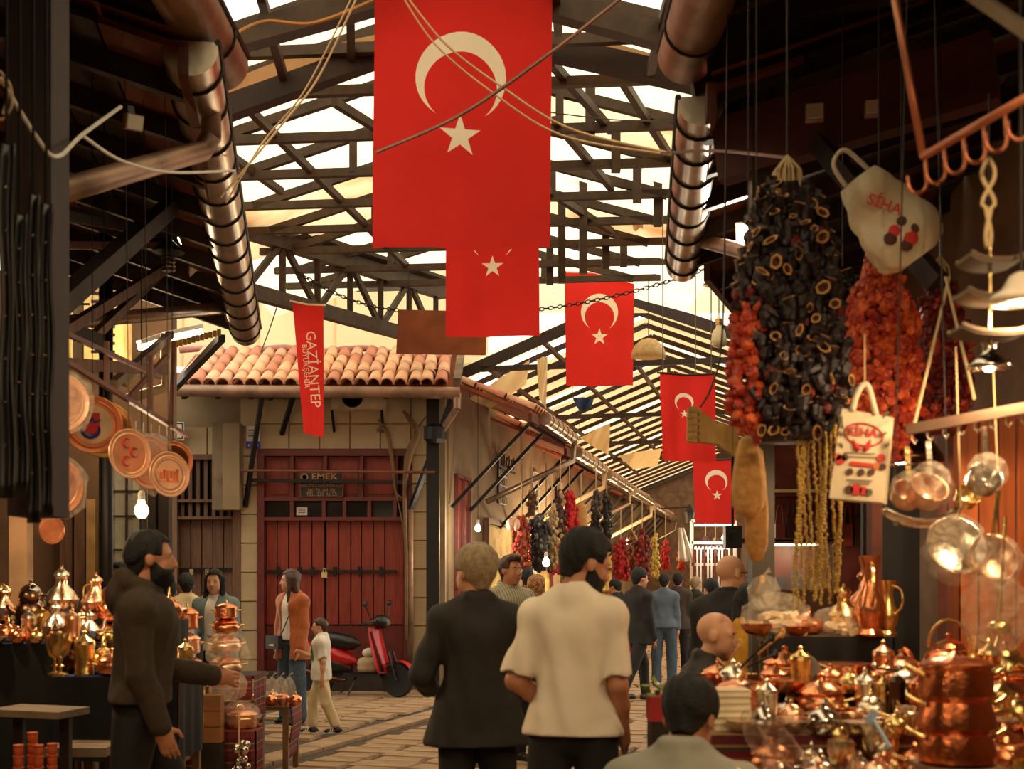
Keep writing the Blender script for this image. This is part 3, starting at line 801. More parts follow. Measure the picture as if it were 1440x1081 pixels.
def gutter(par, a, b, r, bands, m=None, pieces=None, elbow=None):
    a, b = Vector(a), Vector(b); d = (b - a).normalized()
    x, y, _ = frame(d)
    up = Vector((0, 0, 1)); sd = d.cross(up).normalized()
    bm_ = MB(); n = 12
    # open half-round trough with a rolled lip
    prof = [(math.cos(q), math.sin(q)) for q in np.linspace(PI - .25, 2 * PI + .25, n)]
    def ring(p, rr): return [p + sd * (c * rr) + up * (s * rr) for c, s in prof]
    A, B, C, D = ring(a, r), ring(b, r), ring(a, r * .94), ring(b, r * .94)
    bm_.grid(lambda u, v: A[round(u * (n - 1))].lerp(B[round(u * (n - 1))], v), n - 1, 1); bm_.grid(lambda u, v: C[round((1 - u) * (n - 1))].lerp(D[round((1 - u) * (n - 1))], v), n - 1, 1)
    bm_.quad(A); bm_.quad(list(reversed(B)))
    bm_.build('trough', m or m_zinc, par, smooth=True, auto=50)
    MB().cyl(a + sd * r * .98 + up * r * .25, b + sd * r * .98 + up * r * .25, .018, n=6).build('lip', m_band, par)
    MB().cyl(a - sd * r * .98 + up * r * .25, b - sd * r * .98 + up * r * .25, .018, n=6).build('lip', m_band, par)
    for i in range(bands):
        p = a.lerp(b, (i + .5) / bands)
        Q = [p + sd * (c * (r + .006)) + up * (s * (r + .006)) for c, s in prof]
        MB().tube(Q, .008, 5).build('gutter_band', m_band, par)
GL0, GL1 = (-1.62, 6.3, 4.18), (-2.58, 12.3, 4.0)
el_ = eave_roof('roof_left_eave', GL0, GL1, -6.0, .34, 10, m_darkwood)
gl = struct('trim_6'); gutter(gl, (-1.60, 6.35, 4.22), (-2.56, 12.3, 3.98), .14, 14)
el2 = eave_roof('roof_left_near_eave', (-1.62, -6, 4.45), (-1.62, 6.6, 4.45), -6.0, .34, 10, m_darkwood)
gl2 = struct('trim_7'); gutter(gl2, (-1.55, -5, 4.5), (-1.6, 7.05, 4.42), .15, 16, m_zincold)
MB().tube([P(296, 95, 7.0), P(297, 195, 6.9)], .055, 10).build('down_pipe', m_zincold, gl2, smooth=True)
MB().tube([P(297, 190, 6.9), P(285, 212, 6.9), P(185, 240, 6.2), P(5, 292, 5.2)], .055, 10).build('down_pipe', m_zincold, gl2, smooth=True)
MB().tube([P(328, 405, 11.6), P(328, 432, 11.5), P(75, 455, 9.5)], .055, 10).build('down_pipe', m_zinc, gl, smooth=True)
er_ = eave_roof('roof_right_eave', (1.03, 6.6, 4.1), (1.36, 9.8, 4.0), 6.0, .34, 10, m_darkwood)
gr = struct('trim_8'); gutter(gr, (1.0, 6.75, 4.1), (1.3, 9.75, 3.98), .125, 8)
er3 = eave_roof('roof_right_rear_eave', (1.5, 9.85, 4.0), (2.45, 12.55, 4.0), 6.0, .34, 10, m_darkwood)
er2 = eave_roof('roof_right_near_eave', (1.02, -6, 4.5), (1.02, 6.7, 4.5), 6.0, .34, 10, m_darkwood)
gr2 = struct('trim_9'); gutter(gr2, (.93, -5, 4.5), (.94, 6.95, 4.42), .15, 16, m_zincold)
MB().tube([P(958, 345, 9.5), P(975, 335, 9.3), P(1060, 357, 8.0), P(1150, 372, 7.0)], .05, 10).build('down_pipe', m_zincold, gr, smooth=True)
for nm, x in (('wall_left_upper', -1.95), ('wall_right_upper', 1.42)):
    t = struct(nm)
    for q in range(13): MB().bx(x - .02, x + .02, -6 + q, -5.02 + q, 4.55, 6.5).build('board', m_darkwood, t)
for nm, x0, x1, y, z0, z1 in (('wall_left_infill', -1.62, -6, 6.62, 4.12, 4.55), ('wall_right_infill', 1.02, 6, 6.66, 4.05, 4.6)):
    t = struct(nm); r_ = abs(x1 - x0) * .34
    MB().faces([(x0, y, z0), (x1, y, z0 + r_), (x1, y, z1 + r_), (x0, y, z1), (x0, y + .04, z0), (x1, y + .04, z0 + r_), (x1, y + .04, z1 + r_), (x0, y + .04, z1)], [(0, 1, 2, 3), (7, 6, 5, 4), (0, 4, 5, 1), (2, 6, 7, 3)]).build('boarding', m_darkwood, t)
# right: weathered wall panel and dark red beam under the roof edge
t = struct('beam_right_lintel')
MB().beam(P(1010, 215, 6.9), P(1400, 95, 6.2), .12, .34).build('lintel', mat('maroon_beam', (88, 42, 34), .7, var=.35, scale=3), t)
MB().grid(lambda u, v: P(985 + u * 330, 190 - u * 60 - v * (58 + u * 20), 6.95 - u * .4), 8, 4).build('metal_panel', mat('weathered_panel', (116, 112, 84), .7, var=.45, scale=3, bump=.2), t)
MB().beam(P(975, 60, 7.0), P(1000, 200, 7.0), .1, .1).build('corner_post', m_darkwood, t)
MB().beam(P(990, 35, 7.0), P(1440, -60, 6.0), .1, .16).build('roof_edge', m_darkwood, t)
MB().beam(P(1150, 200, 6.6), P(1320, 400, 6.0), .09, .09).build('brace', m_darkwood, t)
# posts
t = struct('column_right'); b = MB(); b.bx(PX(1055, 6.8), PX(1086, 6.8), 6.74, 6.86, 0, 4.3); b.build('post', mat('olive_post', (66, 58, 46), .5, metal=.3), t)
t = struct('column_left'); MB().cyl((PX(149, 10), 10, 0), (PX(149, 10), 10, 4.5), .055, n=12).build('post', m_black, t, smooth=True)
t = struct('column_left_near'); b = MB(); b.bx(PX(18, 9.15), PX(43, 9.15), 9.08, 9.2, 0, 4.4); b.build('post', mat('tan_post', (150, 116, 84), .7), t)
# right: wooden shop front panels behind the goods
t = struct('door_8')
for x0, x1 in ((1330, 1345), (1346, 1372), (1373, 1400), (1401, 1425), (1426, 1460), (1461, 1490)):
    MB().bx(PX(x0, 6.3) + .004, PX(x1, 6.3) - .004, 6.26 + R.uniform(-.01, .01), 6.32, 0, PZ(585, 6.3)).build('plank', mat('orange_wood', (176, 92, 44), .5, var=.25, scale=4, stretch=(5, 5, .5)), t)
MB().bx(PX(1322, 6.3), PX(1331, 6.3), 6.2, 6.34, 0, PZ(585, 6.3)).build('door_frame', m_redwood, t)
MB().bx(PX(1240, 6.6), PX(1324, 6.6), 6.95, 7.0, 0, PZ(600, 6.6)).build('painted_dark_opening', m_ink, t)  # black sheet stands in for the shade inside the doorway
MB().bx(PX(1226, 6.6), PX(1241, 6.6), 6.6, 6.7, 0, PZ(600, 6.6)).build('door_frame', m_redwood, t)
# ================================================================ people: implicit surfaces, one continuous skin per body
class Field:
    def __init__(s, lo, hi, vox):
        s.vox = vox; s.lo = np.array(lo, float); n = np.ceil((np.array(hi) - s.lo) / vox).astype(int) + 1
        s.n = n; s.F = np.full(n, .12, np.float32)
    def sub(s, lo, hi):
        i0 = np.maximum(((np.array(lo) - s.lo) / s.vox).astype(int), 0); i1 = np.minimum(((np.array(hi) - s.lo) / s.vox).astype(int) + 2, s.n)
        if (i1 <= i0).any(): return None
        ax = [s.lo[k] + np.arange(i0[k], i1[k]) * s.vox for k in range(3)]
        return tuple(slice(a, b) for a, b in zip(i0, i1)), ax
    def pts(s, ax):
        return np.stack(np.meshgrid(*ax, indexing='ij'), -1).astype(np.float32)
    def add(s, prim, k=.02, op='u', infl=0.0):
        kind = prim[0]
        if kind == 'cap':
            _, a, b, r0, r1, rot, f = prim
            a, b = np.array(a, float), np.array(b, float); R_ = max(r0, r1) * max(1, f) + infl + k + 3 * s.vox
            got = s.sub(np.minimum(a, b) - R_, np.maximum(a, b) + R_)
            if got is None: return
            sl, ax = got; q = s.pts(ax) - a
            ab = b - a
            if rot is not None:
                q = q @ rot; ab = ab @ rot
                q[..., 1] /= f; ab = ab.copy(); ab[1] /= f
            L2 = float(ab @ ab) or 1e-9
            t = np.clip((q @ ab) / L2, 0, 1)
            d = np.linalg.norm(q - t[..., None] * ab, axis=-1) - (r0 + (r1 - r0) * t) - infl
        else:
            _, c, rad, rot = prim
            c = np.array(c, float); rad = np.array(rad, float) + infl; R_ = rad.max() + k + 3 * s.vox
            got = s.sub(c - R_, c + R_)
            if got is None: return
            sl, ax = got; q = s.pts(ax) - c
            if rot is not None: q = q @ rot
            k0 = np.linalg.norm(q / rad, axis=-1); k1 = np.linalg.norm(q / (rad * rad), axis=-1) + 1e-9
            d = k0 * (k0 - 1) / k1
        F = s.F[sl]
        if op == 'u':
            h = np.clip(.5 + .5 * (F - d) / k, 0, 1); s.F[sl] = F * (1 - h) + d * h - k * h * (1 - h)
        elif op == 's': s.F[sl] = np.maximum(F, -d)
    def cut(s, fn):
        """keep where fn(points) < 0"""
        ax = [s.lo[k] + np.arange(s.n[k]) * s.vox for k in range(3)]
        X, Y, Z = np.meshgrid(*ax, indexing='ij', sparse=True)
        s.F = np.maximum(s.F, fn(X, Y, Z)).astype(np.float32)
    def wrinkle(s, amp, fr, seed=0):
        ax = [s.lo[k] + np.arange(s.n[k]) * s.vox for k in range(3)]
        X, Y, Z = np.meshgrid(*ax, indexing='ij', sparse=True)
        s.F = s.F + amp * (np.sin(fr * (X * 1.5 + Z * .22) + seed) * np.sin(fr * (Y * 1.2 - Z * .3) + 2 + seed) + .6 * np.sin(fr * 1.6 * (Z * .45 + X * 1.1 - Y * .9) + seed * 2)).astype(np.float32)
    def mesh(s, name, mats):
        F = s.F; F[0] = F[-1] = .1; F[:, 0] = F[:, -1] = .1; F[:, :, 0] = F[:, :, -1] = .1
        neg = F < 0; n = s.n
        c = np.zeros(n - 1, np.uint8)
        for i in (0, 1):
            for j in (0, 1):
                for k in (0, 1):
                    c += neg[i:n[0] - 1 + i, j:n[1] - 1 + j, k:n[2] - 1 + k]
        act = (c > 0) & (c < 8); idx = np.argwhere(act)
        if len(idx) == 0: return bpy.data.meshes.new(name)
        vid = np.full(n - 1, -1, np.int64); vid[act] = np.arange(len(idx))
        acc = np.zeros((len(idx), 3)); cnt = np.zeros(len(idx))
        corners = [(i, j, k) for i in (0, 1) for j in (0, 1) for k in (0, 1)]
        val = {cr: F[idx[:, 0] + cr[0], idx[:, 1] + cr[1], idx[:, 2] + cr[2]].astype(float) for cr in corners}
        for cr in corners:
            for ax in range(3):
                if cr[ax] == 0:
                    c2 = list(cr); c2[ax] = 1; c2 = tuple(c2); a, b = val[cr], val[c2]; m = (a < 0) != (b < 0)
                    t = np.where(m, a / np.where(m, a - b, 1), 0); p = np.tile(np.array(cr, float), (len(idx), 1)); p[:, ax] += t
                    acc[m] += p[m]; cnt[m] += 1
        V = s.lo + (idx + acc / cnt[:, None]) * s.vox
        faces = []
        for ax in range(3):
            u, v = [(1, 2), (2, 0), (0, 1)][ax]
            sl0 = [slice(None)] * 3; sl1 = [slice(None)] * 3; sl0[ax] = slice(0, -1); sl1[ax] = slice(1, None)
            A, B = neg[tuple(sl0)], neg[tuple(sl1)]
            for flip in (False, True):
                e = np.argwhere((A & ~B) if not flip else (~A & B))
                e = e[(e[:, u] > 0) & (e[:, v] > 0) & (e[:, u] < n[u] - 1) & (e[:, v] < n[v] - 1)]
                q = []
                for du, dv in ((-1, -1), (0, -1), (0, 0), (-1, 0)):
                    w = e.copy(); w[:, u] += du; w[:, v] += dv; q.append(vid[w[:, 0], w[:, 1], w[:, 2]])
                q = np.stack(q, 1)
                faces.append(q[:, ::-1] if flip else q)
        faces = np.concatenate(faces)
        # light smoothing
        E = np.concatenate([faces[:, [0, 1]], faces[:, [1, 2]], faces[:, [2, 3]], faces[:, [3, 0]]])
        for _ in range(2):
            acc = np.zeros_like(V); cn = np.zeros(len(V))
            np.add.at(acc, E[:, 0], V[E[:, 1]]); np.add.at(cn, E[:, 0], 1)
            V = V * .45 + .55 * acc / np.maximum(cn, 1)[:, None]
        me = bpy.data.meshes.new(name)
        me.vertices.add(len(V)); me.vertices.foreach_set('co', V.astype(np.float32).ravel())
        me.loops.add(len(faces) * 4); me.loops.foreach_set('vertex_index', faces.astype(np.int32).ravel())
        me.polygons.add(len(faces)); me.polygons.foreach_set('loop_start', np.arange(0, len(faces) * 4, 4, dtype=np.int32))
        me.polygons.foreach_set('use_smooth', np.ones(len(faces), bool))
        me.update(calc_edges=True)
        for m in (mats if isinstance(mats, (list, tuple)) else [mats]): me.materials.append(m)
        return me
def capp(a, b, r0, r1=None, rot=None, f=1.0): return ('cap', tuple(a), tuple(b), r0, r0 if r1 is None else r1, None if rot is None else np.array(rot), f)
def ell(c, rad, rot=None): return ('ell', tuple(c), tuple(rad), None if rot is None else np.array(rot))
m_eye = mat('eye_white', (226, 216, 204), .3, var=.03); m_iris = mat('iris_dark', (30, 20, 14), .2); m_lip = mat('lips', (150, 78, 64), .5)

class Human:
    """local frame: +Y is where the person faces, +X the person's right... z up"""
    def __init__(s, name, label, loc, rz, H=1.75, vox=.009, skin=(196, 142, 108), lean=0.0, twist=0.0, side=0.0,
                 ra=((.12, 0, -1), (.05, .18, -1)), la=((.12, 0, -1), (.05, .18, -1)), rl=((.06, 0, -1), (0, -.03, -1)), ll=((.06, 0, -1), (0, -.03, -1)),
                 head=(0, 0, 0), build=1.0, curl=.5, hip=None, group=None, cat='person'):
        s.k = k = H / 1.75; s.vox = vox; s.H = H; s.build = build
        s.t = thing('person', label, cat, loc, rz, group)
        s.skin = mat('skin_%d_%d_%d' % skin, skin, .5, var=.08, scale=14, sub=.08)
        hz = .93 * k if hip is None else hip
        s.pel = np.array((0, 0, hz))
        T = (Matrix.Rotation(twist, 3, 'Z') @ Matrix.Rotation(-lean, 3, 'X') @ Matrix.Rotation(side, 3, 'Y')); s.T = np.array(T)
        def tp(x, y, z): return s.pel + s.T @ (np.array((x, y, z)) * k)
        s.tp = tp
        s.waist = tp(0, 0, .15); s.chest = tp(0, .01, .38); s.neck = tp(0, -.015, .55); s.neck2 = tp(0, 0, .60)
        s.sh = {'r': tp(.162 * build, -.01, .462), 'l': tp(-.162 * build, -.01, .462)}
        s.arm = {}
        for sd, a, sg in (('r', ra, 1), ('l', la, -1)):
            u = np.array(a[0], float) * (sg, 1, 1); f = np.array(a[1], float) * (sg, 1, 1)
            u /= np.linalg.norm(u); f /= np.linalg.norm(f)
            u, f = s.T @ u, s.T @ f
            el = s.sh[sd] + u * .285 * k; wr = el + f * .25 * k
            s.arm[sd] = (s.sh[sd], el, wr, f)
        s.leg = {}
        for sd, a, sg in (('r', rl, 1), ('l', ll, -1)):
            u = np.array(a[0], float) * (sg, 1, 1); f = np.array(a[1], float) * (sg, 1, 1)
            u /= np.linalg.norm(u); f /= np.linalg.norm(f)
            h = s.pel + np.array((sg * .092, 0, -.03)) * k; kn = h + u * .425 * k; an = kn + f * .40 * k
            s.leg[sd] = (h, kn, an)
        # rest the lower foot on the ground
        if hip is None:
            low = min(s.leg['r'][2][2], s.leg['l'][2][2]); dz = .075 * k - low
            mv = np.array((0, 0, dz)); s.pel = s.pel + mv
            for nm in ('waist', 'chest', 'neck', 'neck2'): setattr(s, nm, getattr(s, nm) + mv)
            for sd in 'rl':
                s.sh[sd] = s.sh[sd] + mv; s.arm[sd] = tuple(q + mv for q in s.arm[sd][:3]) + (s.arm[sd][3],); s.leg[sd] = tuple(q + mv for q in s.leg[sd])
        yaw, pitch, roll = head
        HR = Matrix.Rotation(twist * .5 + yaw, 3, 'Z') @ Matrix.Rotation(-lean * .45 - pitch, 3, 'X') @ Matrix.Rotation(roll, 3, 'Y'); s.HR = np.array(HR)
        s.hc = s.neck2 + s.HR @ (np.array((0, .02, .10)) * k)
        s.curl = curl
        s.parts()
    def hp(s, x, y, z): return s.hc + s.HR @ (np.array((x, y, z)) * s.k)
    def parts(s):
        k, b = s.k, s.build; T = s.T
        s.torso = [capp(s.pel, s.waist, .125 * k * b, .115 * k * b, T, .78), capp(s.waist, s.chest, .115 * k * b, .135 * k * b, T, .74),
                   capp(s.chest + T @ np.array((-.07, 0, .03)) * k, s.chest + T @ np.array((.07, 0, .03)) * k, .105 * k * b, None, T, .95),
                   capp(s.sh['l'], s.sh['r'], .054 * k, None), capp(s.chest, s.neck, .12 * k, .06 * k, T, .7)]
        for sd in 'rl': s.torso.append(capp(s.neck + T @ np.array((0, 0, -.01)) * k, s.sh[sd], .046 * k, .046 * k))
        s.arms = {}
        for sd in 'rl':
            a, e, w, f = s.arm[sd]
            s.arms[sd] = [capp(a, e, .052 * k * b, .040 * k), capp(e, e * .6 + w * .4, .041 * k, .039 * k), capp(e * .6 + w * .4, w, .039 * k, .026 * k)]
        s.legs = {}
        for sd in 'rl':
            h, n, a = s.leg[sd]
            s.legs[sd] = [capp(h, n, .083 * k * b, .055 * k), capp(n, n * .62 + a * .38, .053 * k, .053 * k), capp(n * .62 + a * .38, a, .053 * k, .034 * k)]
        Hd = lambda x, y, z: s.hp(x, y, z); HR = s.HR
        s.headp = [(ell(Hd(0, -.012, .028), np.array((.076, .097, .088)) * k, HR), .01), (ell(Hd(0, .03, -.03), np.array((.061, .066, .085)) * k, HR), .03),
                   (capp(Hd(0, .03, -.085), Hd(0, .066, -.098), .045 * k, .026 * k), .025), (capp(Hd(-.03, .045, -.06), Hd(.03, .045, -.06), .036 * k), .02),
                   (capp(Hd(-.04, .073, .020), Hd(.04, .073, .020), .014 * k), .02), (capp(Hd(-.038, .062, -.03), Hd(.038, .062, -.03), .022 * k), .02)]
        s.facep = [(capp(Hd(0, .094, .008), Hd(0, .112, -.03), .008 * k, .013 * k), .010), (ell(Hd(0, .103, -.037), np.array((.018, .012, .010)) * k, HR), .008),
                   (capp(Hd(-.018, .088, -.062), Hd(.018, .088, -.062), .008 * k), .008), (capp(Hd(-.014, .088, -.073), Hd(.014, .088, -.073), .008 * k), .008)]
        for x in (-1, 1): s.facep.append((ell(Hd(x * .079, -.005, -.008), np.array((.011, .022, .034)) * k, HR), .008))
        s.neckp = [(capp(s.neck - T @ np.array((0, 0, .03)) * k, Hd(0, -.012, -.07), .058 * k, .054 * k), .025)]
    def bounds(s, pad=.16):
        P_ = [s.pel, s.hc + np.array((0, 0, .14 * s.k)), s.hc] + [q for sd in 'rl' for q in s.arm[sd][:3]] + [q for sd in 'rl' for q in s.leg[sd]]
        P_ = np.array(P_); return P_.min(0) - pad, P_.max(0) + pad
    def hand(s, F, sd):
        a, e, w, f = s.arm[sd]; k = s.k; sg = 1 if sd == 'r' else -1
        fwd = s.T @ np.array((0, 1, 0)); inn = s.T @ np.array((-sg, 0, 0))      # thumb side forward, palm to body
        th = fwd - f * (fwd @ f); th = th / (np.linalg.norm(th) + 1e-6) if np.linalg.norm(th) > .2 else s.T @ np.array((0, 0, 1))
        pn = np.cross(f, th); pn = pn if pn @ inn > 0 else -pn
        pc = w + f * .048 * k
        rot = np.stack([th, pn, f], 1)
        F.add(ell(pc, np.array((.042, .019, .052)) * k, rot), .015); F.add(capp(w - f * .02 * k, w + f * .03 * k, .027 * k, .03 * k), .015)
        for i, (o, l) in enumerate(((.031, .078), (.0105, .086), (-.0105, .08), (-.030, .062))):
            b0 = pc + th * o * k + f * .035 * k
            ang = s.curl * (.8 + .15 * i); d1 = f * math.cos(ang * .6) + pn * math.sin(ang * .6); d2 = f * math.cos(ang * 1.7) + pn * math.sin(ang * 1.7)
            b1 = b0 + d1 * l * .52 * k; b2 = b1 + d2 * l * .5 * k
            F.add(capp(b0, b1, .0095 * k, .009 * k), .004); F.add(capp(b1, b2, .009 * k, .0075 * k), .004)
        b0 = pc + th * .033 * k - f * .025 * k; d1 = (f * .6 + th * .75 + pn * .25); d1 /= np.linalg.norm(d1); b1 = b0 + d1 * .042 * k
        d2 = (f * .9 + th * .2 + pn * .35); d2 /= np.linalg.norm(d2)
        F.add(capp(b0, b1, .0125 * k, .0105 * k), .008); F.add(capp(b1, b1 + d2 * .034 * k, .0105 * k, .0085 * k), .004)
    def put(s, F, name, m, par=None):
        me = F.mesh(name, m); o = bpy.data.objects.new(name, me); COL.objects.link(o); o.parent = par or s.t
        return o
    def body(s, face=True, legs=True):
        lo, hi = s.bounds(.14)
        if not legs: lo[2] = s.pel[2] - .12
        F = Field(lo, hi, s.vox)
        for p in s.torso: F.add(p, .04, infl=-.012)
        for sd in 'rl':
            for p in s.arms[sd]: F.add(p, .02)
            s.hand(F, sd)
            if legs:
                for p in s.legs[sd]: F.add(p, .025, infl=-.008)
        for p, k in s.neckp + s.headp: F.add(p, k)
        for p, k in s.facep: F.add(p, k)
        for x in (-1, 1): F.add(ell(s.hp(x * .031, .097, -.002), np.array((.017, .012, .010)) * s.k), .005, 's')
        s.b = s.put(F, 'body', s.skin)
        if face:
            for x in (-1, 1):
                e = MB().ball((0, 0, 0), .0115 * s.k, 10, 8).build('eye', m_eye, s.t, smooth=True); e.location = s.hp(x * .031, .0775, -.001)
                p = s.hp(x * .031, .0845, -.001); MB().ball((0, 0, 0), .0062 * s.k, 8, 6).build('iris', m_iris, e, smooth=True).location = Vector(p) - e.location
            MB().tube([s.hp(x, .0975 - abs(x) * .25, -.067) for x in (-.022, -.01, 0, .01, .022)], [.002, .0042, .0045, .0042, .002], 6).build('mouth', m_lip, s.t, smooth=True)
            for sg in (-1, 1):
                MB().tube([s.hp(sg * .016, .0905, .019), s.hp(sg * .032, .089, .024), s.hp(sg * .05, .078, .019)], [.004, .005, .002], 6).build('eyebrow', m_iris, s.t, smooth=True)
        return s
    def top(s, name, m, sleeve=1.0, hem=-.05, infl=.014, flare=0.0, open_neck=.035, wr=.004, hood=False, arm_infl=None, lapel=False, opening=0.0):
        """sleeve: fraction of the arm length covered; hem: height relative to the pelvis"""
        k = s.k; lo, hi = s.bounds(.16); lo[2] = max(lo[2], min(s.pel[2] + hem * k - .04, min(s.arm[q][2][2] for q in 'rl') - .05)); hi[2] = s.neck[2] + .16 * k
        F = Field(lo, hi, s.vox)
        for p in s.torso: F.add(p, .045, infl=infl)
        b = s.build
        if hem < .06:
            q_ = s.T @ np.array((0, 0, 1)); hh = max(0, -hem) * k
            for sg in (-1, 1):
                c0 = s.pel + s.T @ np.array((sg * .088 * b, 0, .03)) * k
                F.add(capp(c0, c0 - q_ * (hh + .03) + s.T @ np.array((sg * flare * .6, 0, 0)), .098 * k * b, (.1 * b + flare * .5) * k, s.T, .98), .05, infl=infl)
        if hem < -.02:
            e = s.pel + np.array((0, 0, hem)) * k
            F.add(capp(s.pel, e, (.125 * b) * k, (.13 * b + flare) * k, s.T, .82), .05, infl=infl)
        F.add(capp(s.chest, s.pel, .128 * k * b, .132 * k * b, s.T, .84), .05, infl=infl)
        ai = infl * .7 if arm_infl is None else arm_infl
        for sd in 'rl':
            a, e, w, f = s.arm[sd]
            if sleeve <= .5:
                t = sleeve / .5; q = a + (e - a) * t; dd = (e - a) / np.linalg.norm(e - a); S_ = Field(lo, hi, s.vox); S_.add(capp(a, q + dd * .03, .053 * k * b, .055 * k), .03, infl=ai); S_.add(capp(q + dd * .12 * k, q + dd * .3 * k, .12 * k), .01, 's'); h_ = np.clip(.5 + .5 * (F.F - S_.F) / .03, 0, 1); F.F = F.F * (1 - h_) + S_.F * h_ - .03 * h_ * (1 - h_)
            else:
                F.add(capp(a, e, .054 * k * b, .045 * k), .03, infl=ai); t = (sleeve - .5) / .5
                q = e + (w - e) * t; F.add(capp(e, q, .045 * k, .037 * k), .02, infl=ai)
        if hood:
            c = s.neck + s.T @ np.array((0, -.02, 0)) * k
            for i in range(14):
                a = 2 * PI * i / 14; p0 = c + s.T @ np.array((.085 * math.cos(a), .075 * math.sin(a), .03 - .02 * math.sin(a))) * k
                F.add(ell(p0, np.array((.038, .036, .034 + (.02 if math.sin(a) < -.1 else 0))) * k), .02)
            F.add(ell(s.neck + s.T @ np.array((0, -.11, -.03)) * k, np.array((.10, .055, .09)) * k, s.T), .03)
        if lapel:
            for sg in (-1, 1): F.add(capp(s.neck + s.T @ np.array((sg * .06, .0, .03)) * k, s.chest + s.T @ np.array((sg * .05, .11, .02)) * k, .026 * k, .022 * k), .015)
            F.add(capp(s.neck + s.T @ np.array((-.05, -.05, .035)) * k, s.neck + s.T @ np.array((.05, -.05, .035)) * k, .026 * k), .02)
        if wr: F.wrinkle(wr, 26 / k, R.random() * 6)
        hz = s.pel[2] + hem * k
        u = s.T @ np.array((0, 0, 1)); hemp = s.pel + u * hem * k
        armlow = [s.arm[q] for q in 'rl']
        # cut hem and neck opening (tilted with the torso)
        F2 = F.F.copy()
        F.cut(lambda X, Y, Z: (hemp[0] - X) * u[0] + (hemp[1] - Y) * u[1] + (hemp[2] - Z) * u[2])
        if sleeve > .5:                                     # restore sleeves hanging below the hem
            G = Field(lo, hi, s.vox)
            for sd in 'rl':
                a, e, w, f = s.arm[sd]
                if 1:
                    t = (sleeve - .5) / .5; q = e + (w - e) * t; G.add(capp(e, q, .045 * k, .037 * k), .02, infl=ai)
                G.add(capp(a, e, .05 * k, .045 * k), .02, infl=ai)
            F.F = np.minimum(F.F, G.F)
        if opening:
            n_ = s.neck
            F.cut(lambda X, Y, Z: np.minimum(np.minimum((opening + .03 * np.clip((n_[2] - .1 - Z) / .5, 0, 1)) * k - np.abs(X - n_[0]), Y - n_[1] - .035 * k), .6 + 0 * Z))
        if not hood: F.add(ell(s.neck + s.T @ np.array((0, .02, .075)) * k, np.array((.066, .07, open_neck + .035)) * k, s.T), .01, 's')
        else: F.add(ell(s.neck + s.T @ np.array((0, .035, .09)) * k, np.array((.068, .085, .09)) * k, s.T), .01, 's')
        return s.put(F, name, m)
    def trousers(s, m, name='trousers', infl=.012, length=.96, top=.09, wide=0.0, wr=.004, skirt=False):
        k = s.k; lo, hi = s.bounds(.16); hi[2] = s.pel[2] + .2; F = Field(lo, hi, s.vox)
        F.add(capp(s.pel, s.waist, .125 * k * s.build, .118 * k * s.build, s.T, .8), .03, infl=infl * .6)
        for sd in 'rl':
            h, n, a = s.leg[sd]; q = n + (a - n) * length
            F.add(capp(h, n, .088 * k * s.build, (.064 + wide * .5) * k), .03, infl=infl); F.add(capp(n, q, (.062 + wide * .5) * k, (.046 + wide) * k), .02, infl=infl)
        if skirt:
            m0 = (s.leg['r'][2] + s.leg['l'][2]) / 2; F.add(capp(s.pel, (s.pel[0], s.pel[1], m0[2] + .02), .14 * k, .2 * k), .05)
        if wr: F.wrinkle(wr, 24 / k, R.random() * 6)
        zc = s.pel[2] + top * k
        F.cut(lambda X, Y, Z: Z - zc + 0 * X + 0 * Y)
        return s.put(F, name, m)
    def shoes(s, m, m2=None):
        for sd in 'rl':
            h, n, a = s.leg[sd]; k = s.k
            sh = n - a; toe = np.array((.12 if sd == 'r' else -.12, 1, 0)); toe /= np.linalg.norm(toe)
            z0 = max(a[2] - .075 * k, 0); lift = a[2] - .075 * k
            c = np.array((a[0], a[1], lift)); F = Field(c - np.array((.2, .2, .01)), c + np.array((.2, .3, .17)), max(.006, s.vox * .75))
            F.add(capp(c + toe * -.055 * k + (0, 0, .035 * k), c + toe * .13 * k + (0, 0, .03 * k), .042 * k, .036 * k), .02); F.add(capp(a + (0, 0, -.02), c + (0, 0, .04), .047 * k, .045 * k), .03)
            F.add(ell(c + toe * .15 * k + (0, 0, .028 * k), np.array((.045, .055, .03)) * k), .02)
            F.cut(lambda X, Y, Z: (lift + .004) - Z + 0 * X + 0 * Y)
            o = s.put(F, 'shoe', m)
            if m2:
                b = MB(); sx = np.array((toe[1], -toe[0], 0))
                pts = [c + toe * (yy * k) + sx * (xx * k) for xx, yy in ((-.036, -.085), (.036, -.085), (.044, .05), (.046, .13), (.03, .19), (0, .205), (-.03, .19), (-.046, .13), (-.044, .05))]
                b.prism([(p[0], p[1]) for p in pts], (0, 0, lift + .001), (1, 0, 0), (0, 1, 0), (0, 0, 1), .024 * k); b.build('sole', m2, o)
                for q in range(3):
                    for sg in (-1, 1):
                        p = c + toe * (.045 + q * .03) * k + sx * sg * .046 * k
                        MB().beam(p + np.array((0, 0, .03 * k)), p + np.array((0, 0, .075 * k)) - sx * sg * .02 * k - toe * .02 * k, .012 * k, .006).build('stripe', m2, o)
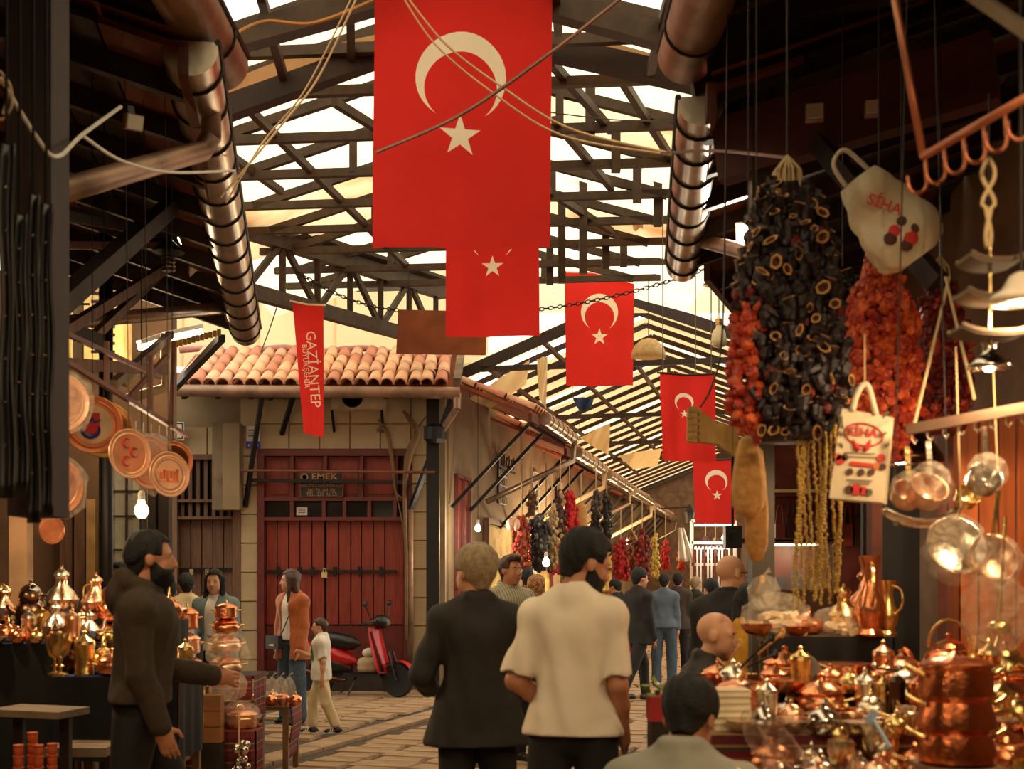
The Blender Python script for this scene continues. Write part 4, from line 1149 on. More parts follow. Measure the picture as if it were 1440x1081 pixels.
    def hair(s, m, style='short', thick=.016):
        k = s.k; c = s.hc; F = Field(c - .3 * k, c + np.array((.3, .3, .22)) * k, max(.005, s.vox * .8))
        HR = s.HR; X_, Y_, Z_ = HR[:, 0], HR[:, 1], HR[:, 2]
        if style == 'long':
            F = Field(c - np.array((.3, .3, .5)) * k, c + np.array((.3, .3, .22)) * k, max(.006, s.vox * .9))
        F.add(ell(s.hp(0, -.014, .034), np.array((.076, .097, .088)) * k, HR), .01, infl=thick * k)
        if style == 'full': F.add(ell(s.hp(0, -.02, .06), np.array((.084, .1, .08)) * k, HR), .03, infl=thick * .6 * k)
        if style == 'quiff': F.add(ell(s.hp(0, .05, .105), np.array((.065, .05, .035)) * k, HR), .03)
        if style in ('short', 'full', 'quiff', 'fade'): F.add(capp(s.hp(0, -.06, .0), s.hp(0, -.06, -.07), .062 * k, .04 * k), .03)
        if style == 'long':
            for x in (-.06, -.03, 0, .03, .06): F.add(capp(s.hp(x, -.05, .02), s.hp(x * 1.2, -.075, -.27), .045 * k, .03 * k), .03)
            for x in (-.082, .082): F.add(capp(s.hp(x, .0, .03), s.hp(x * 1.15, .035, -.24), .026 * k, .022 * k), .03)
        if style == 'bob':
            for x in (-.05, 0, .05): F.add(capp(s.hp(x, -.05, .0), s.hp(x, -.06, -.16), .05 * k, .032 * k), .03)
            for x in (-.08, .08): F.add(capp(s.hp(x, .0, .03), s.hp(x * 1.1, .02, -.16), .03 * k, .024 * k), .03)
        F.wrinkle(.0035, 70 / k, R.random() * 5)
        def loc(X, Y, Z):
            dx, dy, dz = X - c[0], Y - c[1], Z - c[2]
            return [(dx * A[0] + dy * A[1] + dz * A[2]) / k for A in (X_, Y_, Z_)]
        def cut(X, Y, Z):
            x, y, z = loc(X, Y, Z)
            if style == 'bald': return np.maximum(np.maximum(z - .015 + np.clip(y + .03, 0, 1) * .6, -.085 - z), np.maximum(y - .03, -(z + .02) * 0 - .5)) * k
            face = np.minimum(y - (.052 - np.maximum(z - .075, 0) * 0), .082 - z + 0 * y)     # >0 in the face box
            face = np.minimum(y - .05, .078 - z)
            ear = np.minimum(np.minimum(y + .028, .01 - z), 1)
            low = -.085 - z if style not in ('long', 'bob') else -.5 - z
            if style in ('long', 'bob'): ear = np.minimum(np.minimum(y - .045, .03 - z), 1); 
            return np.maximum(np.maximum(face, ear), low) * k
        F.cut(cut)
        return s.put(F, 'hair', m)
    def beard(s, m, thick=.010):
        k = s.k; c = s.hc; F = Field(c - .2 * k, c + .2 * k, max(.005, s.vox * .8)); HR = s.HR
        for p, kk in s.headp[1:4]: F.add(p, kk, infl=thick * k)
        F.wrinkle(.002, 80 / k)
        X_, Y_, Z_ = HR[:, 0], HR[:, 1], HR[:, 2]
        def cut(X, Y, Z):
            dx, dy, dz = X - c[0], Y - c[1], Z - c[2]
            x, y, z = [(dx * A[0] + dy * A[1] + dz * A[2]) / k for A in (X_, Y_, Z_)]
            lim = -.048 + np.clip(.055 - y, 0, .06) * .9
            return np.maximum(z - lim, -(y + .005)) * k
        F.cut(cut); F.add(ell(s.hp(0, .1, -.066), np.array((.024, .02, .011)) * k, HR), .01, 's')
        return s.put(F, 'beard', m)
    def glasses(s, m):
        b = MB()
        for x in (-.032, .032): b.tube([s.hp(x + .022 * math.cos(a), .105, -.002 + .018 * math.sin(a)) for a in np.linspace(0, 2 * PI, 13)[:-1]], .0025, 5, closed=True)
        b.tube([s.hp(-.01, .107, 0), s.hp(.01, .107, 0)], .002, 5)
        for x in (-1, 1): b.tube([s.hp(x * .054, .105, .003), s.hp(x * .08, .0, .008)], .0025, 5)
        return b.build('spectacles', m, s.t)
# ================================================================ the people in the picture
c_black = mat('black_cloth', (26, 23, 22), .85, var=.2, scale=20); c_char = mat('charcoal_suit', (36, 30, 26), .8, var=.15, scale=30)
c_hood = mat('dark_olive_fleece', (58, 45, 32), .95, var=.15, scale=30, bump=.2, bscale=200); c_tee = mat('ivory_jersey', (228, 212, 190), .85, var=.05, scale=8)
c_grey = mat('grey_green_shirt', (150, 146, 132), .85, var=.06); c_jean = mat('blue_denim', (62, 78, 92), .85, var=.2, scale=30)
c_suede = mat('rust_suede', (168, 88, 38), .85, var=.15, scale=10, sheen=.3); c_white = mat('white_cotton', (226, 218, 206), .85, var=.05)
c_khaki = mat('cream_cotton', (208, 186, 146), .85, var=.07); c_denimj = mat('faded_denim_jacket', (110, 124, 124), .85, var=.15, scale=20)
c_yel = mat('mustard_knit', (196, 140, 34), .9, var=.15, scale=30); c_pale = mat('pale_blue_cloth', (170, 186, 190), .85); c_brn = mat('brown_cloth', (64, 50, 42), .85)
c_strp = stripes('striped_shirt', ((0, (176, 168, 140)), (.7, (120, 118, 100))), 40, 0); c_leo = mat('leopard_print', (60, 34, 20), .8, var=.1, scale=40, col2=(200, 140, 84))
c_red = mat('red_cloth', (150, 34, 28), .85); c_steelb = mat('slate_blue_shirt', (86, 98, 112), .85); c_green = mat('dark_green_vest', (40, 46, 36), .85)
h_blk = mat('black_hair', (11, 8, 6), .7, var=.5, scale=90, bump=1.0, bscale=150); h_gry = mat('grey_hair', (150, 128, 96), .6, var=.3, scale=50, bump=.5, bscale=120)
h_brn = mat('brown_hair', (62, 36, 22), .45, var=.35, scale=50, bump=.5, bscale=120); s_blk = mat('black_leather', (22, 18, 16), .4)
SK1, SK2, SK3 = (198, 140, 104), (206, 152, 118), (186, 126, 92)
def at(x, d, y=0.0): return (PX(x, d), d, y)
# bearded man in the hooded top, reaching over the copper table
h = Human('person', 'bearded man in dark hooded top walking past the copper pots', at(196, 6.2), -1.42, 1.84, .0075, SK3, lean=.05,
          ra=((.10, .12, -1), (.02, .42, -1)), la=((.10, .25, -1), (-.05, 1, -.12)), rl=((.05, -.12, -1), (0, -.35, -1)), ll=((.05, .42, -1), (0, -.1, -1)), head=(.12, .0, 0), build=1.08, curl=.45)
h.body(); h.top('hooded_top', c_hood, 1.0, .04, .022, hood=True, wr=.006); h.trousers(c_black); h.shoes(s_blk); h.hair(h_blk, 'fade', .012); h.beard(h_blk, .013)
# grey-haired man in the suit
h = Human('person', 'grey haired man in black suit jacket seen from behind', at(671, 6.3), .12, 1.735, .0085, SK1, ra=((.16, .05, -1), (-.1, .9, -.55)), la=((.42, -.05, -1), (-.2, 1, -.35)),
          rl=((.05, .04, -1), (0, -.05, -1)), ll=((.05, -.06, -1), (0, -.12, -1)), head=(.55, .02, 0), build=1.02)
h.body(); h.top('suit_jacket', c_char, .98, -.15, .026, .05, lapel=True, wr=.004); h.trousers(c_black, wide=.02); h.shoes(s_blk); h.hair(h_gry, 'full', .02)
# man in the ivory tee
h = Human('person', 'dark haired bearded man in ivory tee shirt looking down', at(806, 5.45), -.22, 1.79, .0075, SK3, lean=.04, ra=((.14, -.12, -1), (.02, .55, -.85)), la=((.32, -.10, -1), (-.5, .65, -.45)),
          rl=((.07, .04, -1), (0, -.05, -1)), ll=((.07, -.03, -1), (0, -.08, -1)), head=(-1.02, .34, 0), build=.95, curl=.6)
h.body(); h.top('tee_shirt', c_tee, .42, -.03, .020, .02, wr=.006); h.trousers(c_black, wide=.01); h.shoes(s_blk); h.hair(h_blk, 'full', .012); h.beard(h_blk, .012)
# man sitting with his back to us
t = thing('stool', 'low wooden stool under the seated man in grey shirt', 'stool', (PX(952, 4.1), 4.15, 0)); MB().box((0, 0, .29), (.34, .3, .05)).build('seat', m_greywood, t)
for x in (-.13, .13):
    for y in (-.11, .11): MB().beam((x, y, 0), (x, y, .27), .035).build('leg', m_greywood, t)
h = Human('person', 'dark haired man in grey shirt sitting in front of the copper', at(948, 4.1), -.3, 1.74, .0075, SK3, lean=.30, ra=((.35, .3, -1), (-.1, 1, -.2)), la=((.35, .3, -1), (-.1, 1, -.2)),
          rl=((.22, 1, -.08), (0, .05, -1)), ll=((.22, 1, -.08), (0, .05, -1)), head=(-.15, .35, 0), build=1.08, hip=.46)
h.body(); h.top('shirt', c_grey, .45, -.06, .026, .02, wr=.006, lapel=True); h.trousers(c_jean); h.shoes(s_blk); h.hair(h_blk, 'full', .014)
# bald man sitting, profile
t = thing('stool', 'wooden stool under the seated bald man behind the display', 'stool', (PX(964, 6.5), 6.5, 0)); MB().box((0, 0, .46), (.34, .3, .05)).build('seat', m_greywood, t)
for x in (-.13, .13):
    for y in (-.11, .11): MB().beam((x, y, 0), (x, y, .44), .035).build('leg', m_greywood, t)
h = Human('person', 'bald older man in dark collar shirt sitting in profile', at(964, 6.5), -1.5, 1.72, .0075, SK2, lean=.22, ra=((.15, .25, -1), (-.1, .7, -.6)), la=((.15, .25, -1), (-.1, .7, -.6)),
          rl=((.02, 1, -.15), (0, .05, -1)), ll=((.02, 1, -.15), (0, .05, -1)), head=(-.42, .04, 0), build=1.12, hip=.63)
h.body(); h.top('shirt', c_char, .98, -.06, .02, wr=.004, lapel=True); h.trousers(c_black); h.shoes(s_blk)
# bald standing man with glasses
h = Human('person', 'bald man with spectacles in dark pullover standing by the post', at(1024, 8.3), -.72, 1.75, .009, SK2, head=(-.35, .05, 0), build=1.15)
h.body(); h.top('pullover', c_black, 1, -.06, .024); h.trousers(c_black); h.shoes(s_blk); h.glasses(s_blk)
# woman in mustard
h = Human('person', 'woman in mustard top with dark tied hair behind the post', at(1050, 7.45), -.9, 1.56, .010, SK2, ra=((.15, .2, -1), (0, 1, -.3)), la=((.15, .2, -1), (0, 1, -.3)), head=(0, .25, 0))
h.body(); h.top('knit_top', c_yel, 1, -.12, .022); h.trousers(c_black); h.shoes(s_blk); h.hair(h_blk, 'bob', .014)
# man walking away in black
h = Human('person', 'man in long black jacket striding along the back lane', at(898, 17.0), -1.0, 1.78, .013, SK1, ra=((.1, .1, -1), (.05, .25, -1)), rl=((.05, -.42, -1), (0, -.5, -1)), ll=((.05, .42, -1), (0, .1, -1)), head=(-.2, .05, 0))
h.body(face=True); h.top('jacket', c_black, 1, -.16, .028, .03); h.trousers(c_black); h.shoes(s_blk); h.hair(h_blk, 'full', .014)
h = Human('person', 'person in slate blue shirt and jeans walking away', at(934, 19.5), -.2, 1.70, .014, SK1, rl=((.06, .15, -1), (0, -.1, -1)))
h.body(face=False); h.top('shirt', c_steelb, .9, -.03, .022); h.trousers(c_jean, wide=.02); h.shoes(c_white); h.hair(h_blk, 'short', .014)
h = Human('person', 'man in brown jacket beside the slate blue shirt', at(953, 20.6), -.2, 1.72, .015, SK1); h.body(face=False); h.top('jacket', c_brn, 1, -.1, .026); h.trousers(c_black); h.shoes(s_blk); h.hair(h_blk, 'short')
h = Human('person', 'man in dark green vest facing the back lane stalls', at(978, 21.5), -.9, 1.66, .015, SK2); h.body(face=False); h.top('vest', c_green, 1, -.05, .026); h.trousers(c_black); h.shoes(s_blk); h.hair(h_gry, 'short')
h = Human('person', 'person in black with phone at the back lane stall', at(868, 19.3), .9, 1.62, .014, SK1, ra=((.15, .3, -1), (-.2, 1, .2)), head=(0, .3, 0)); h.body(face=False); h.top('jacket', c_black, 1, -.1, .026); h.trousers(c_black); h.shoes(s_blk); h.hair(h_blk, 'short')
h = Human('person', 'dark haired person in black by the far hanging clothes', at(1000, 15.6), .3, 1.60, .013, SK1); h.body(face=False); h.top('jacket', c_black, 1, -.1, .024); h.trousers(c_black); h.shoes(s_blk); h.hair(h_blk, 'full')
# man in striped shirt facing us
h = Human('person', 'man in striped shirt facing the camera between the two walkers', at(716, 11.2), -2.55, 1.80, .010, SK3, head=(.15, 0, 0), build=1.08); h.body(); h.top('striped_shirt', c_strp, .45, -.1, .022, lapel=True); h.trousers(c_black); h.shoes(s_blk); h.hair(h_brn, 'quiff', .012)
h = Human('person', 'short haired man in red shirt behind the striped shirt', at(743, 15.3), -.5, 1.74, .013, SK3); h.body(face=False); h.top('shirt', c_red, .45, -.1, .02); h.trousers(c_black); h.shoes(s_blk); h.hair(h_blk, 'short', .01)
h = Human('person', 'woman in leopard headscarf and long black dress', at(754, 14.0), -.8, 1.64, .012, SK2); h.body(); h.top('coat', c_black, 1, -.1, .024); h.trousers(c_black, 'dress', skirt=True); h.shoes(c_white); h.hair(c_leo, 'bob', .024)
# woman in the rust blazer
h = Human('person', 'long haired woman in rust suede blazer and jeans', at(411, 14.3), 2.55, 1.71, .0095, SK2, ra=((.12, .05, -1), (.02, .12, -1)), la=((.12, .05, -1), (.02, .25, -1)), rl=((.05, -.05, -1), (0, -.08, -1)), ll=((.05, .08, -1), (0, -.03, -1)), head=(-.85, .05, 0), build=.92)
h.body(); h.top('white_top', c_white, .5, .02, .012, wr=.003); o = h.top('blazer', c_suede, .97, -.20, .026, .04, wr=.004, opening=.05)
h.trousers(c_jean, wide=.045); h.shoes(s_blk); h.hair(h_brn, 'long', .016)
t2 = h.tp(.10, .19, .0); hb = MB().box(t2, (.24, .06, .15), (0, 0, -.2)); bag = hb.build('handbag', s_blk, h.t); MB().box(t2 + np.array((0, .035, -.03)), (.09, .008, .02), (0, 0, -.2)).build('clasp', mat('gilt', (206, 170, 100), .3, metal=.9), bag)
MB().tube(bez([t2 + np.array((-.1, 0, .07)), h.sh['l'] + np.array((.02, .05, .06)), h.sh['l'] + np.array((.06, -.1, 0)), t2 + np.array((.1, -.1, .05))], 6), .006, 6).build('strap', s_blk, bag)
# the boy
h = Human('person', 'small boy in cream shirt and trousers with black trainers', at(452, 13.3), 1.62, 1.21, .0085, SK2, ra=((.1, .1, -1), (-.1, 1, .4)), la=((.12, -.12, -1), (.03, .05, -1)), rl=((.05, .34, -1), (0, .02, -1)), ll=((.05, -.22, -1), (0, -.4, -1)), head=(.05, .1, 0), build=1.0)
h.body(); h.top('tee_shirt', c_white, .38, -.10, .018, wr=.004); h.trousers(c_khaki, wide=.018, infl=.010, length=.80); h.shoes(s_blk, c_white); h.hair(h_brn, 'fade', .012)
b = MB().box(h.tp(-.06, .13, .32), (.1, .02, .16)); b.build('shirt_print', mat('green_print', (40, 110, 50), .7), h.t)
# woman in denim behind the pots
h = Human('person', 'smiling woman in denim jacket with sunglasses on her hair', at(303, 12.6), 2.95, 1.69, .0095, SK2, ra=((.2, .1, -1), (-.3, 1, -.1)), la=((.2, .1, -1), (-.3, 1, -.1)), head=(.1, .02, 0))
h.body(); h.top('white_top', c_white, .5, 0, .012); h.top('denim_jacket', c_denimj, .95, -.1, .028, .02, opening=.055); h.trousers(c_black); h.shoes(s_blk); h.hair(h_blk, 'bob', .014)
b = MB()
for x in (-.035, .035): b.tube([h.hp(x + .026 * math.cos(a), .085 + .012 * math.sin(a), .105 + .02 * math.sin(a)) for a in np.linspace(0, 2 * PI, 13)[:-1]], .004, 5, closed=True)
b.build('sunglasses', s_blk, h.t)
h = Human('person', 'person in cream shirt standing behind the bearded man', at(262, 13.4), .4, 1.66, .012, SK1); h.body(face=False); h.top('shirt', c_khaki, .5, -.1, .024); h.trousers(c_jean); h.shoes(s_blk); h.hair(h_blk, 'short')
h = Human('person', 'person in pale blue shirt close behind the bearded man', at(236, 11.4), .3, 1.60, .012, SK1); h.body(face=False); h.top('shirt', c_pale, .95, -.1, .024); h.trousers(c_black); h.shoes(s_blk); h.hair(h_blk, 'short')
h = Human('person', 'dark haired man looking over the coffee pots', at(178, 12.0), 2.6, 1.75, .010, SK2, head=(-.5, .1, 0)); h.body(); h.top('jacket', c_black, 1, -.1, .024); h.trousers(c_black); h.shoes(s_blk); h.hair(h_blk, 'quiff', .012)
# ================================================================ flags, banner, boards, cables
def flagcloth(name, m_col):
    if name in MATS: return MATS[name]
    m = translucent(name, m_col, .55, var=.08, scale=2); return m
m_flag = flagcloth('red_flag_cloth', (222, 54, 48)); m_flagw = flagcloth('white_flag_cloth', (250, 236, 212))
def flag(label, x0, x1, ytop, ybot, d, skew=(0, 0, 0, 0), wav=.02, emblem=(.5, .30, .25), tilt=0.0, hem=False, cat='flag', ph=0.0, name='flag'):
    """a flag hung upright from its short side; emblem = centre u, centre v of crescent, radius in widths"""
    TL, TR = P(x0 + skew[0], ytop, d), P(x1 + skew[1], ytop + tilt, d); BL, BR = P(x0 + skew[2], ybot, d), P(x1 + skew[3], ybot + tilt, d)
    org = (TL + TR) / 2
    t = thing(name, label, cat, org); t['_org'] = tuple(org)
    W = (TR - TL).length; Hh = (BL - TL).length
    def fn(u, v, off=0.0):
        p = TL.lerp(TR, u).lerp(BL.lerp(BR, u), v)
        w = wav * (math.sin(u * 9 + v * 2.5 + ph) * (.35 + .65 * v) + .6 * math.sin(u * 21 - v * 3 + ph) * v * .5 + .5 * math.sin(v * 7 + u * 3))
        return p + Vector((0, w - off, 0))
    rv = W / Hh; polys = []
    if emblem:
        cu, cv, r = emblem; r2, sh = .8, .25; n = 30
        ca = (1 + sh * sh - r2 * r2) / (2 * sh); tip = math.acos(max(-1, min(1, ca))); tb = math.acos(max(-1, min(1, (ca - sh) / r2)))
        o_ = [(math.sin(a), math.cos(a)) for a in np.linspace(tip, 2 * PI - tip, n)]; i_ = [(r2 * math.sin(a), sh + r2 * math.cos(a)) for a in np.linspace(2 * PI - tb, tb, n)][1:-1]
        st = [((.47 if i % 2 == 0 else .18) * math.sin(PI * i / 5), 1.30 - (.47 if i % 2 == 0 else .18) * math.cos(PI * i / 5)) for i in range(10)]
        polys = [[(cu + x * r, cv + y * r * rv) for x, y in q] for q in (o_ + i_, st)]
    def inside(p, q):
        c = False; j = len(q) - 1
        for i in range(len(q)):
            if (q[i][1] > p[1]) != (q[j][1] > p[1]) and p[0] < (q[j][0] - q[i][0]) * (p[1] - q[i][1]) / (q[j][1] - q[i][1]) + q[i][0]: c = not c
            j = i
        return c
    nu, nv = 18, 26
    V2 = [Vector((i / nu, j / nv)) for j in range(nv + 1) for i in range(nu + 1)]; E2 = []
    ring = [i for i in range(nu)] + [(nu + 1) * j + nu for j in range(nv)] + [(nu + 1) * nv + i for i in range(nu, 0, -1)] + [(nu + 1) * j for j in range(nv, 0, -1)]
    E2 += [(ring[i], ring[(i + 1) % len(ring)]) for i in range(len(ring))]
    for q in polys:
        b0 = len(V2); V2 += [Vector(p) for p in q]; E2 += [(b0 + i, b0 + (i + 1) % len(q)) for i in range(len(q))]
    from mathutils.geometry import delaunay_2d_cdt
    cd = delaunay_2d_cdt(V2, E2, [], 0, 1e-6); pts3 = [fn(v.x, v.y) for v in cd[0]]; sets = [[], [], []]
    for f in cd[2]:
        c = sum((cd[0][i] for i in f), Vector((0, 0))) / len(f); k = 0
        for qi, q in enumerate(polys):
            if inside(c, q): k = qi + 1
        sets[k].append(tuple(f))
    for nm_, fs, m_ in zip(('cloth', 'crescent', 'star'), sets, (m_flag, m_flagw, m_flagw)):
        if fs:
            us = sorted({i for f in fs for i in f}); mp = {u: i for i, u in enumerate(us)}
            MB().faces([pts3[u] for u in us], [tuple(mp[i] for i in f) for f in fs]).build(nm_, m_, t, smooth=True, world=True)
    MB().tube([TL + Vector((-.03, 0, .01)), (TL + TR) / 2 + Vector((0, 0, -.01)), TR + Vector((.03, 0, .01))], .012, 6).build('hanging_rod', m_flagw if hem else m_steel, t, world=True)
    return t
t = flag('largest red flag with white crescent and star, hung highest over the lane', 527, 777, -38, 347, 8.55, (0, 0, -4, -4), .04, (.49, .378, .255), 4)
for x in (535, 770): MB().cyl(P(x, -38, 8.55), P(x, -120, 8.55), .006, n=5).build('rope', m_greywood, t, world=True)
t = flag('red flag half hidden behind the lower edge of the largest flag', 627, 757, 262, 474, 13.9, (0, 0, 0, 2), .025, (.5, .33, .26), -2, ph=2)
for x in (632, 752): MB().cyl(P(x, 262, 13.9), P(x, 240, 13.9), .006, n=5).build('rope', m_greywood, t, world=True)
t = flag('red flag with white hem hanging alone left of the yellow bell lamp', 795, 892, 383, 543, 17.6, (-1, 0, 1, -2), .025, (.5, .355, .27), -1, True, ph=1)
for x, x2 in ((796, 788), (891, 896)): MB().cyl(P(x, 383, 17.6), P(x2, 370, 17.4), .006, n=5).build('rope', m_greywood, t, world=True)
t = flag('folded red flag showing a slim crescent beside the wooden neck board', 928, 1005, 525, 647, 13.2, (0, 0, 3, 3), .05, (.43, .32, .17), 2, ph=3)
for x in (932, 1000): MB().cyl(P(x, 525, 13.2), P(x, 268, 13.2), .006, n=5).build('rope', m_greywood, t, world=True)
t = flag('lowest red flag with crescent and star above the seated bald man', 975, 1032, 645, 735, 14.6, (-1, 0, 3, 2), .02, (.56, .34, .27), 1, ph=4)
for x in (978, 1030): MB().cyl(P(x, 645, 14.6), P(x, 335, 14.6), .006, n=5).build('rope', m_greywood, t, world=True)
# city banner
t = flag('narrow red banner with vertical white lettering in front of the tiled roof', 411, 455, 424, 609, 15.35, (0, 0, 16, 1), .02, None, 6, True, 'banner', name='banner')
bx_, by_ = P(441, 520, 15.25), P(431, 516, 15.25)
for s_, sz, pos in (('GAZİANTEP', .165, bx_), ('BÜYÜKŞEHİR', .085, by_)):
    o = text_part('lettering', s_, sz, m_flagw, t, pos - t.location, (PI / 2, 0, 0), ext=.002, sx=1.0); o.rotation_euler = (PI / 2, PI / 2 - .07, 0); o.location.y -= .06
# rusty board hung by chains
t = thing('hanging_board', 'rusty brown sheet metal board hanging by chains below the lattice truss', 'board', P(622, 500, 17.0)); t['_org'] = tuple(t.location)
A = [P(560, 435, 17.0), P(685, 438, 17.0), P(683, 499, 17.0), P(557, 497, 17.0)]
MB().faces([p for p in A] + [p + Vector((0, .03, 0)) for p in A], [(0, 3, 2, 1), (4, 5, 6, 7), (0, 1, 5, 4), (1, 2, 6, 5), (2, 3, 7, 6), (3, 0, 4, 7)]).build('plate', m_rust, t, world=True)
def chain(par, a, b, drop=.1, step=.07, r=.022, world=True):
    pts = sag(a, b, drop, max(6, int((Vector(b) - Vector(a)).length / step))); bm_ = MB()
    for i in range(len(pts) - 1):
        c = (pts[i] + pts[i + 1]) / 2; dr = (pts[i + 1] - pts[i]).normalized(); x, y, _ = frame(dr); u = x if i % 2 else y; L_ = (pts[i + 1] - pts[i]).length * .62
        bm_.tube([c + dr * (L_ * math.cos(q)) + u * (r * math.sin(q)) for q in np.linspace(0, 2 * PI, 9)[:-1]], .007, 4, closed=True)
    return bm_.build('chain', m_black, par, world=world)
chain(t, P(686, 440, 17.0), P(1000, 375, 15.0), .12); chain(t, P(560, 436, 17.0), P(415, 380, 15.5), .1)
for x in (575, 670): MB().cyl(P(x, 437, 17.0), P(x, 380, 17.0), .006, n=5).build('wire', m_black, t, world=True)
# cables across the lane
def cable(label, pts, r, m, n=8):
    b = MB().tube(bez([P(*p) for p in pts], n), r, 5); c = P(*pts[0]); o = b.build('cable', m, loc=c); return tag(o, label, 'cable')
m_cab = mat('pale_cable', (196, 160, 116), .6, var=.1); m_cabd = mat('dark_cable', (40, 32, 28), .6)
cable('pale cable running from roof top left of the largest flag to the gutter', [(505, -10, 8.2), (450, 105, 8.2), (405, 165, 8.0), (310, 278, 7.6)], .007, m_cab)
cable('second pale cable beside the first, left of the largest flag', [(498, -10, 8.1), (430, 125, 8.1), (370, 200, 8.0), (318, 285, 7.6)], .006, m_cab)
cable('pale cable crossing the crescent of the largest flag, upper strand', [(572, -5, 8.4), (625, 60, 8.4), (700, 118, 8.3), (800, 180, 8.0), (945, 216, 7.2)], .008, m_cab)
cable('pale cable crossing the crescent of the largest flag, lower strand', [(566, -5, 8.4), (612, 62, 8.4), (690, 128, 8.3), (790, 190, 8.0), (945, 218, 7.2)], .007, m_cab)
cable('thick greyish cable rising to the upper right across the largest flag', [(530, 214, 8.5), (650, 160, 8.2), (780, 70, 8.0), (880, -8, 7.8)], .012, mat('greyish_cable', (150, 110, 96), .6))
cable('orange cable sagging along the edge rafter left of the largest flag', [(318, 56, 8.3), (370, 30, 8.4), (440, 32, 8.5), (525, 0, 8.5)], .012, mat('orange_cable', (190, 130, 60), .6))
cable('thin white cable looping under the dark left eave', [(0, 108, 4.6), (50, 190, 4.7), (80, 220, 4.8), (115, 190, 5.2), (170, 150, 5.8)], .008, m_white)
cable('thin white cable running from the dark eave to the left gutter', [(118, 192, 5.2), (170, 225, 5.6), (240, 242, 6.0), (330, 240, 6.6)], .007, m_white)
cable('dark wire crossing below the right rafters', [(775, 158, 11), (860, 168, 10.5), (950, 170, 9)], .006, m_cabd)
cable('dark wire hanging from the lattice truss to the tiled roof', [(390, 430, 16), (380, 460, 17), (367, 495, 18.2)], .008, m_cabd)
cable('coil of thin pale wire at the left picture edge', [(0, 100, 4.5), (14, 120, 4.5), (16, 150, 4.5), (0, 168, 4.5), (-10, 140, 4.5), (2, 112, 4.5), (10, 135, 4.5), (4, 160, 4.5)], .005, m_cab)
cable('twisted cable bundle reaching from the right gutter to the market hook', [(930, 215, 6.9), (1010, 212, 6.4), (1110, 222, 5.4)], .008, m_brown)

# ================================================================ metal ware: shapes as lathed parts, shared meshes
def metal(name, col, rough=.24, bump=.25, bs=60, var=.12): return mat(name, col, rough, 1.0, var=var, scale=10, bump=bump, bscale=bs)
METALS = {'copper': metal('copper', (240, 158, 112)), 'pale copper': metal('pale_copper', (250, 194, 156), .28), 'dark copper': metal('dark_copper', (190, 108, 66), .26),
          'brass': metal('brass', (240, 204, 134), .25), 'tinned': metal('tinned', (240, 226, 204), .25), 'steel': metal('steel', (200, 190, 180), .18, .05), 'dark': metal('dark_bronze', (92, 66, 48), .3)}
METALS['satin copper'] = mat('satin_copper', (226, 140, 92), .38, .45, var=.15, scale=9, bump=.2, bscale=60); METALS['satin pale'] = mat('satin_pale_copper', (238, 178, 136), .38, .4, var=.12, scale=9, bump=.2, bscale=60); METALS['satin brass'] = mat('satin_brass', (190, 150, 84), .4, .5, var=.2)
m_handle = mat('black_handle', (30, 24, 20), .4)
LIB = {}
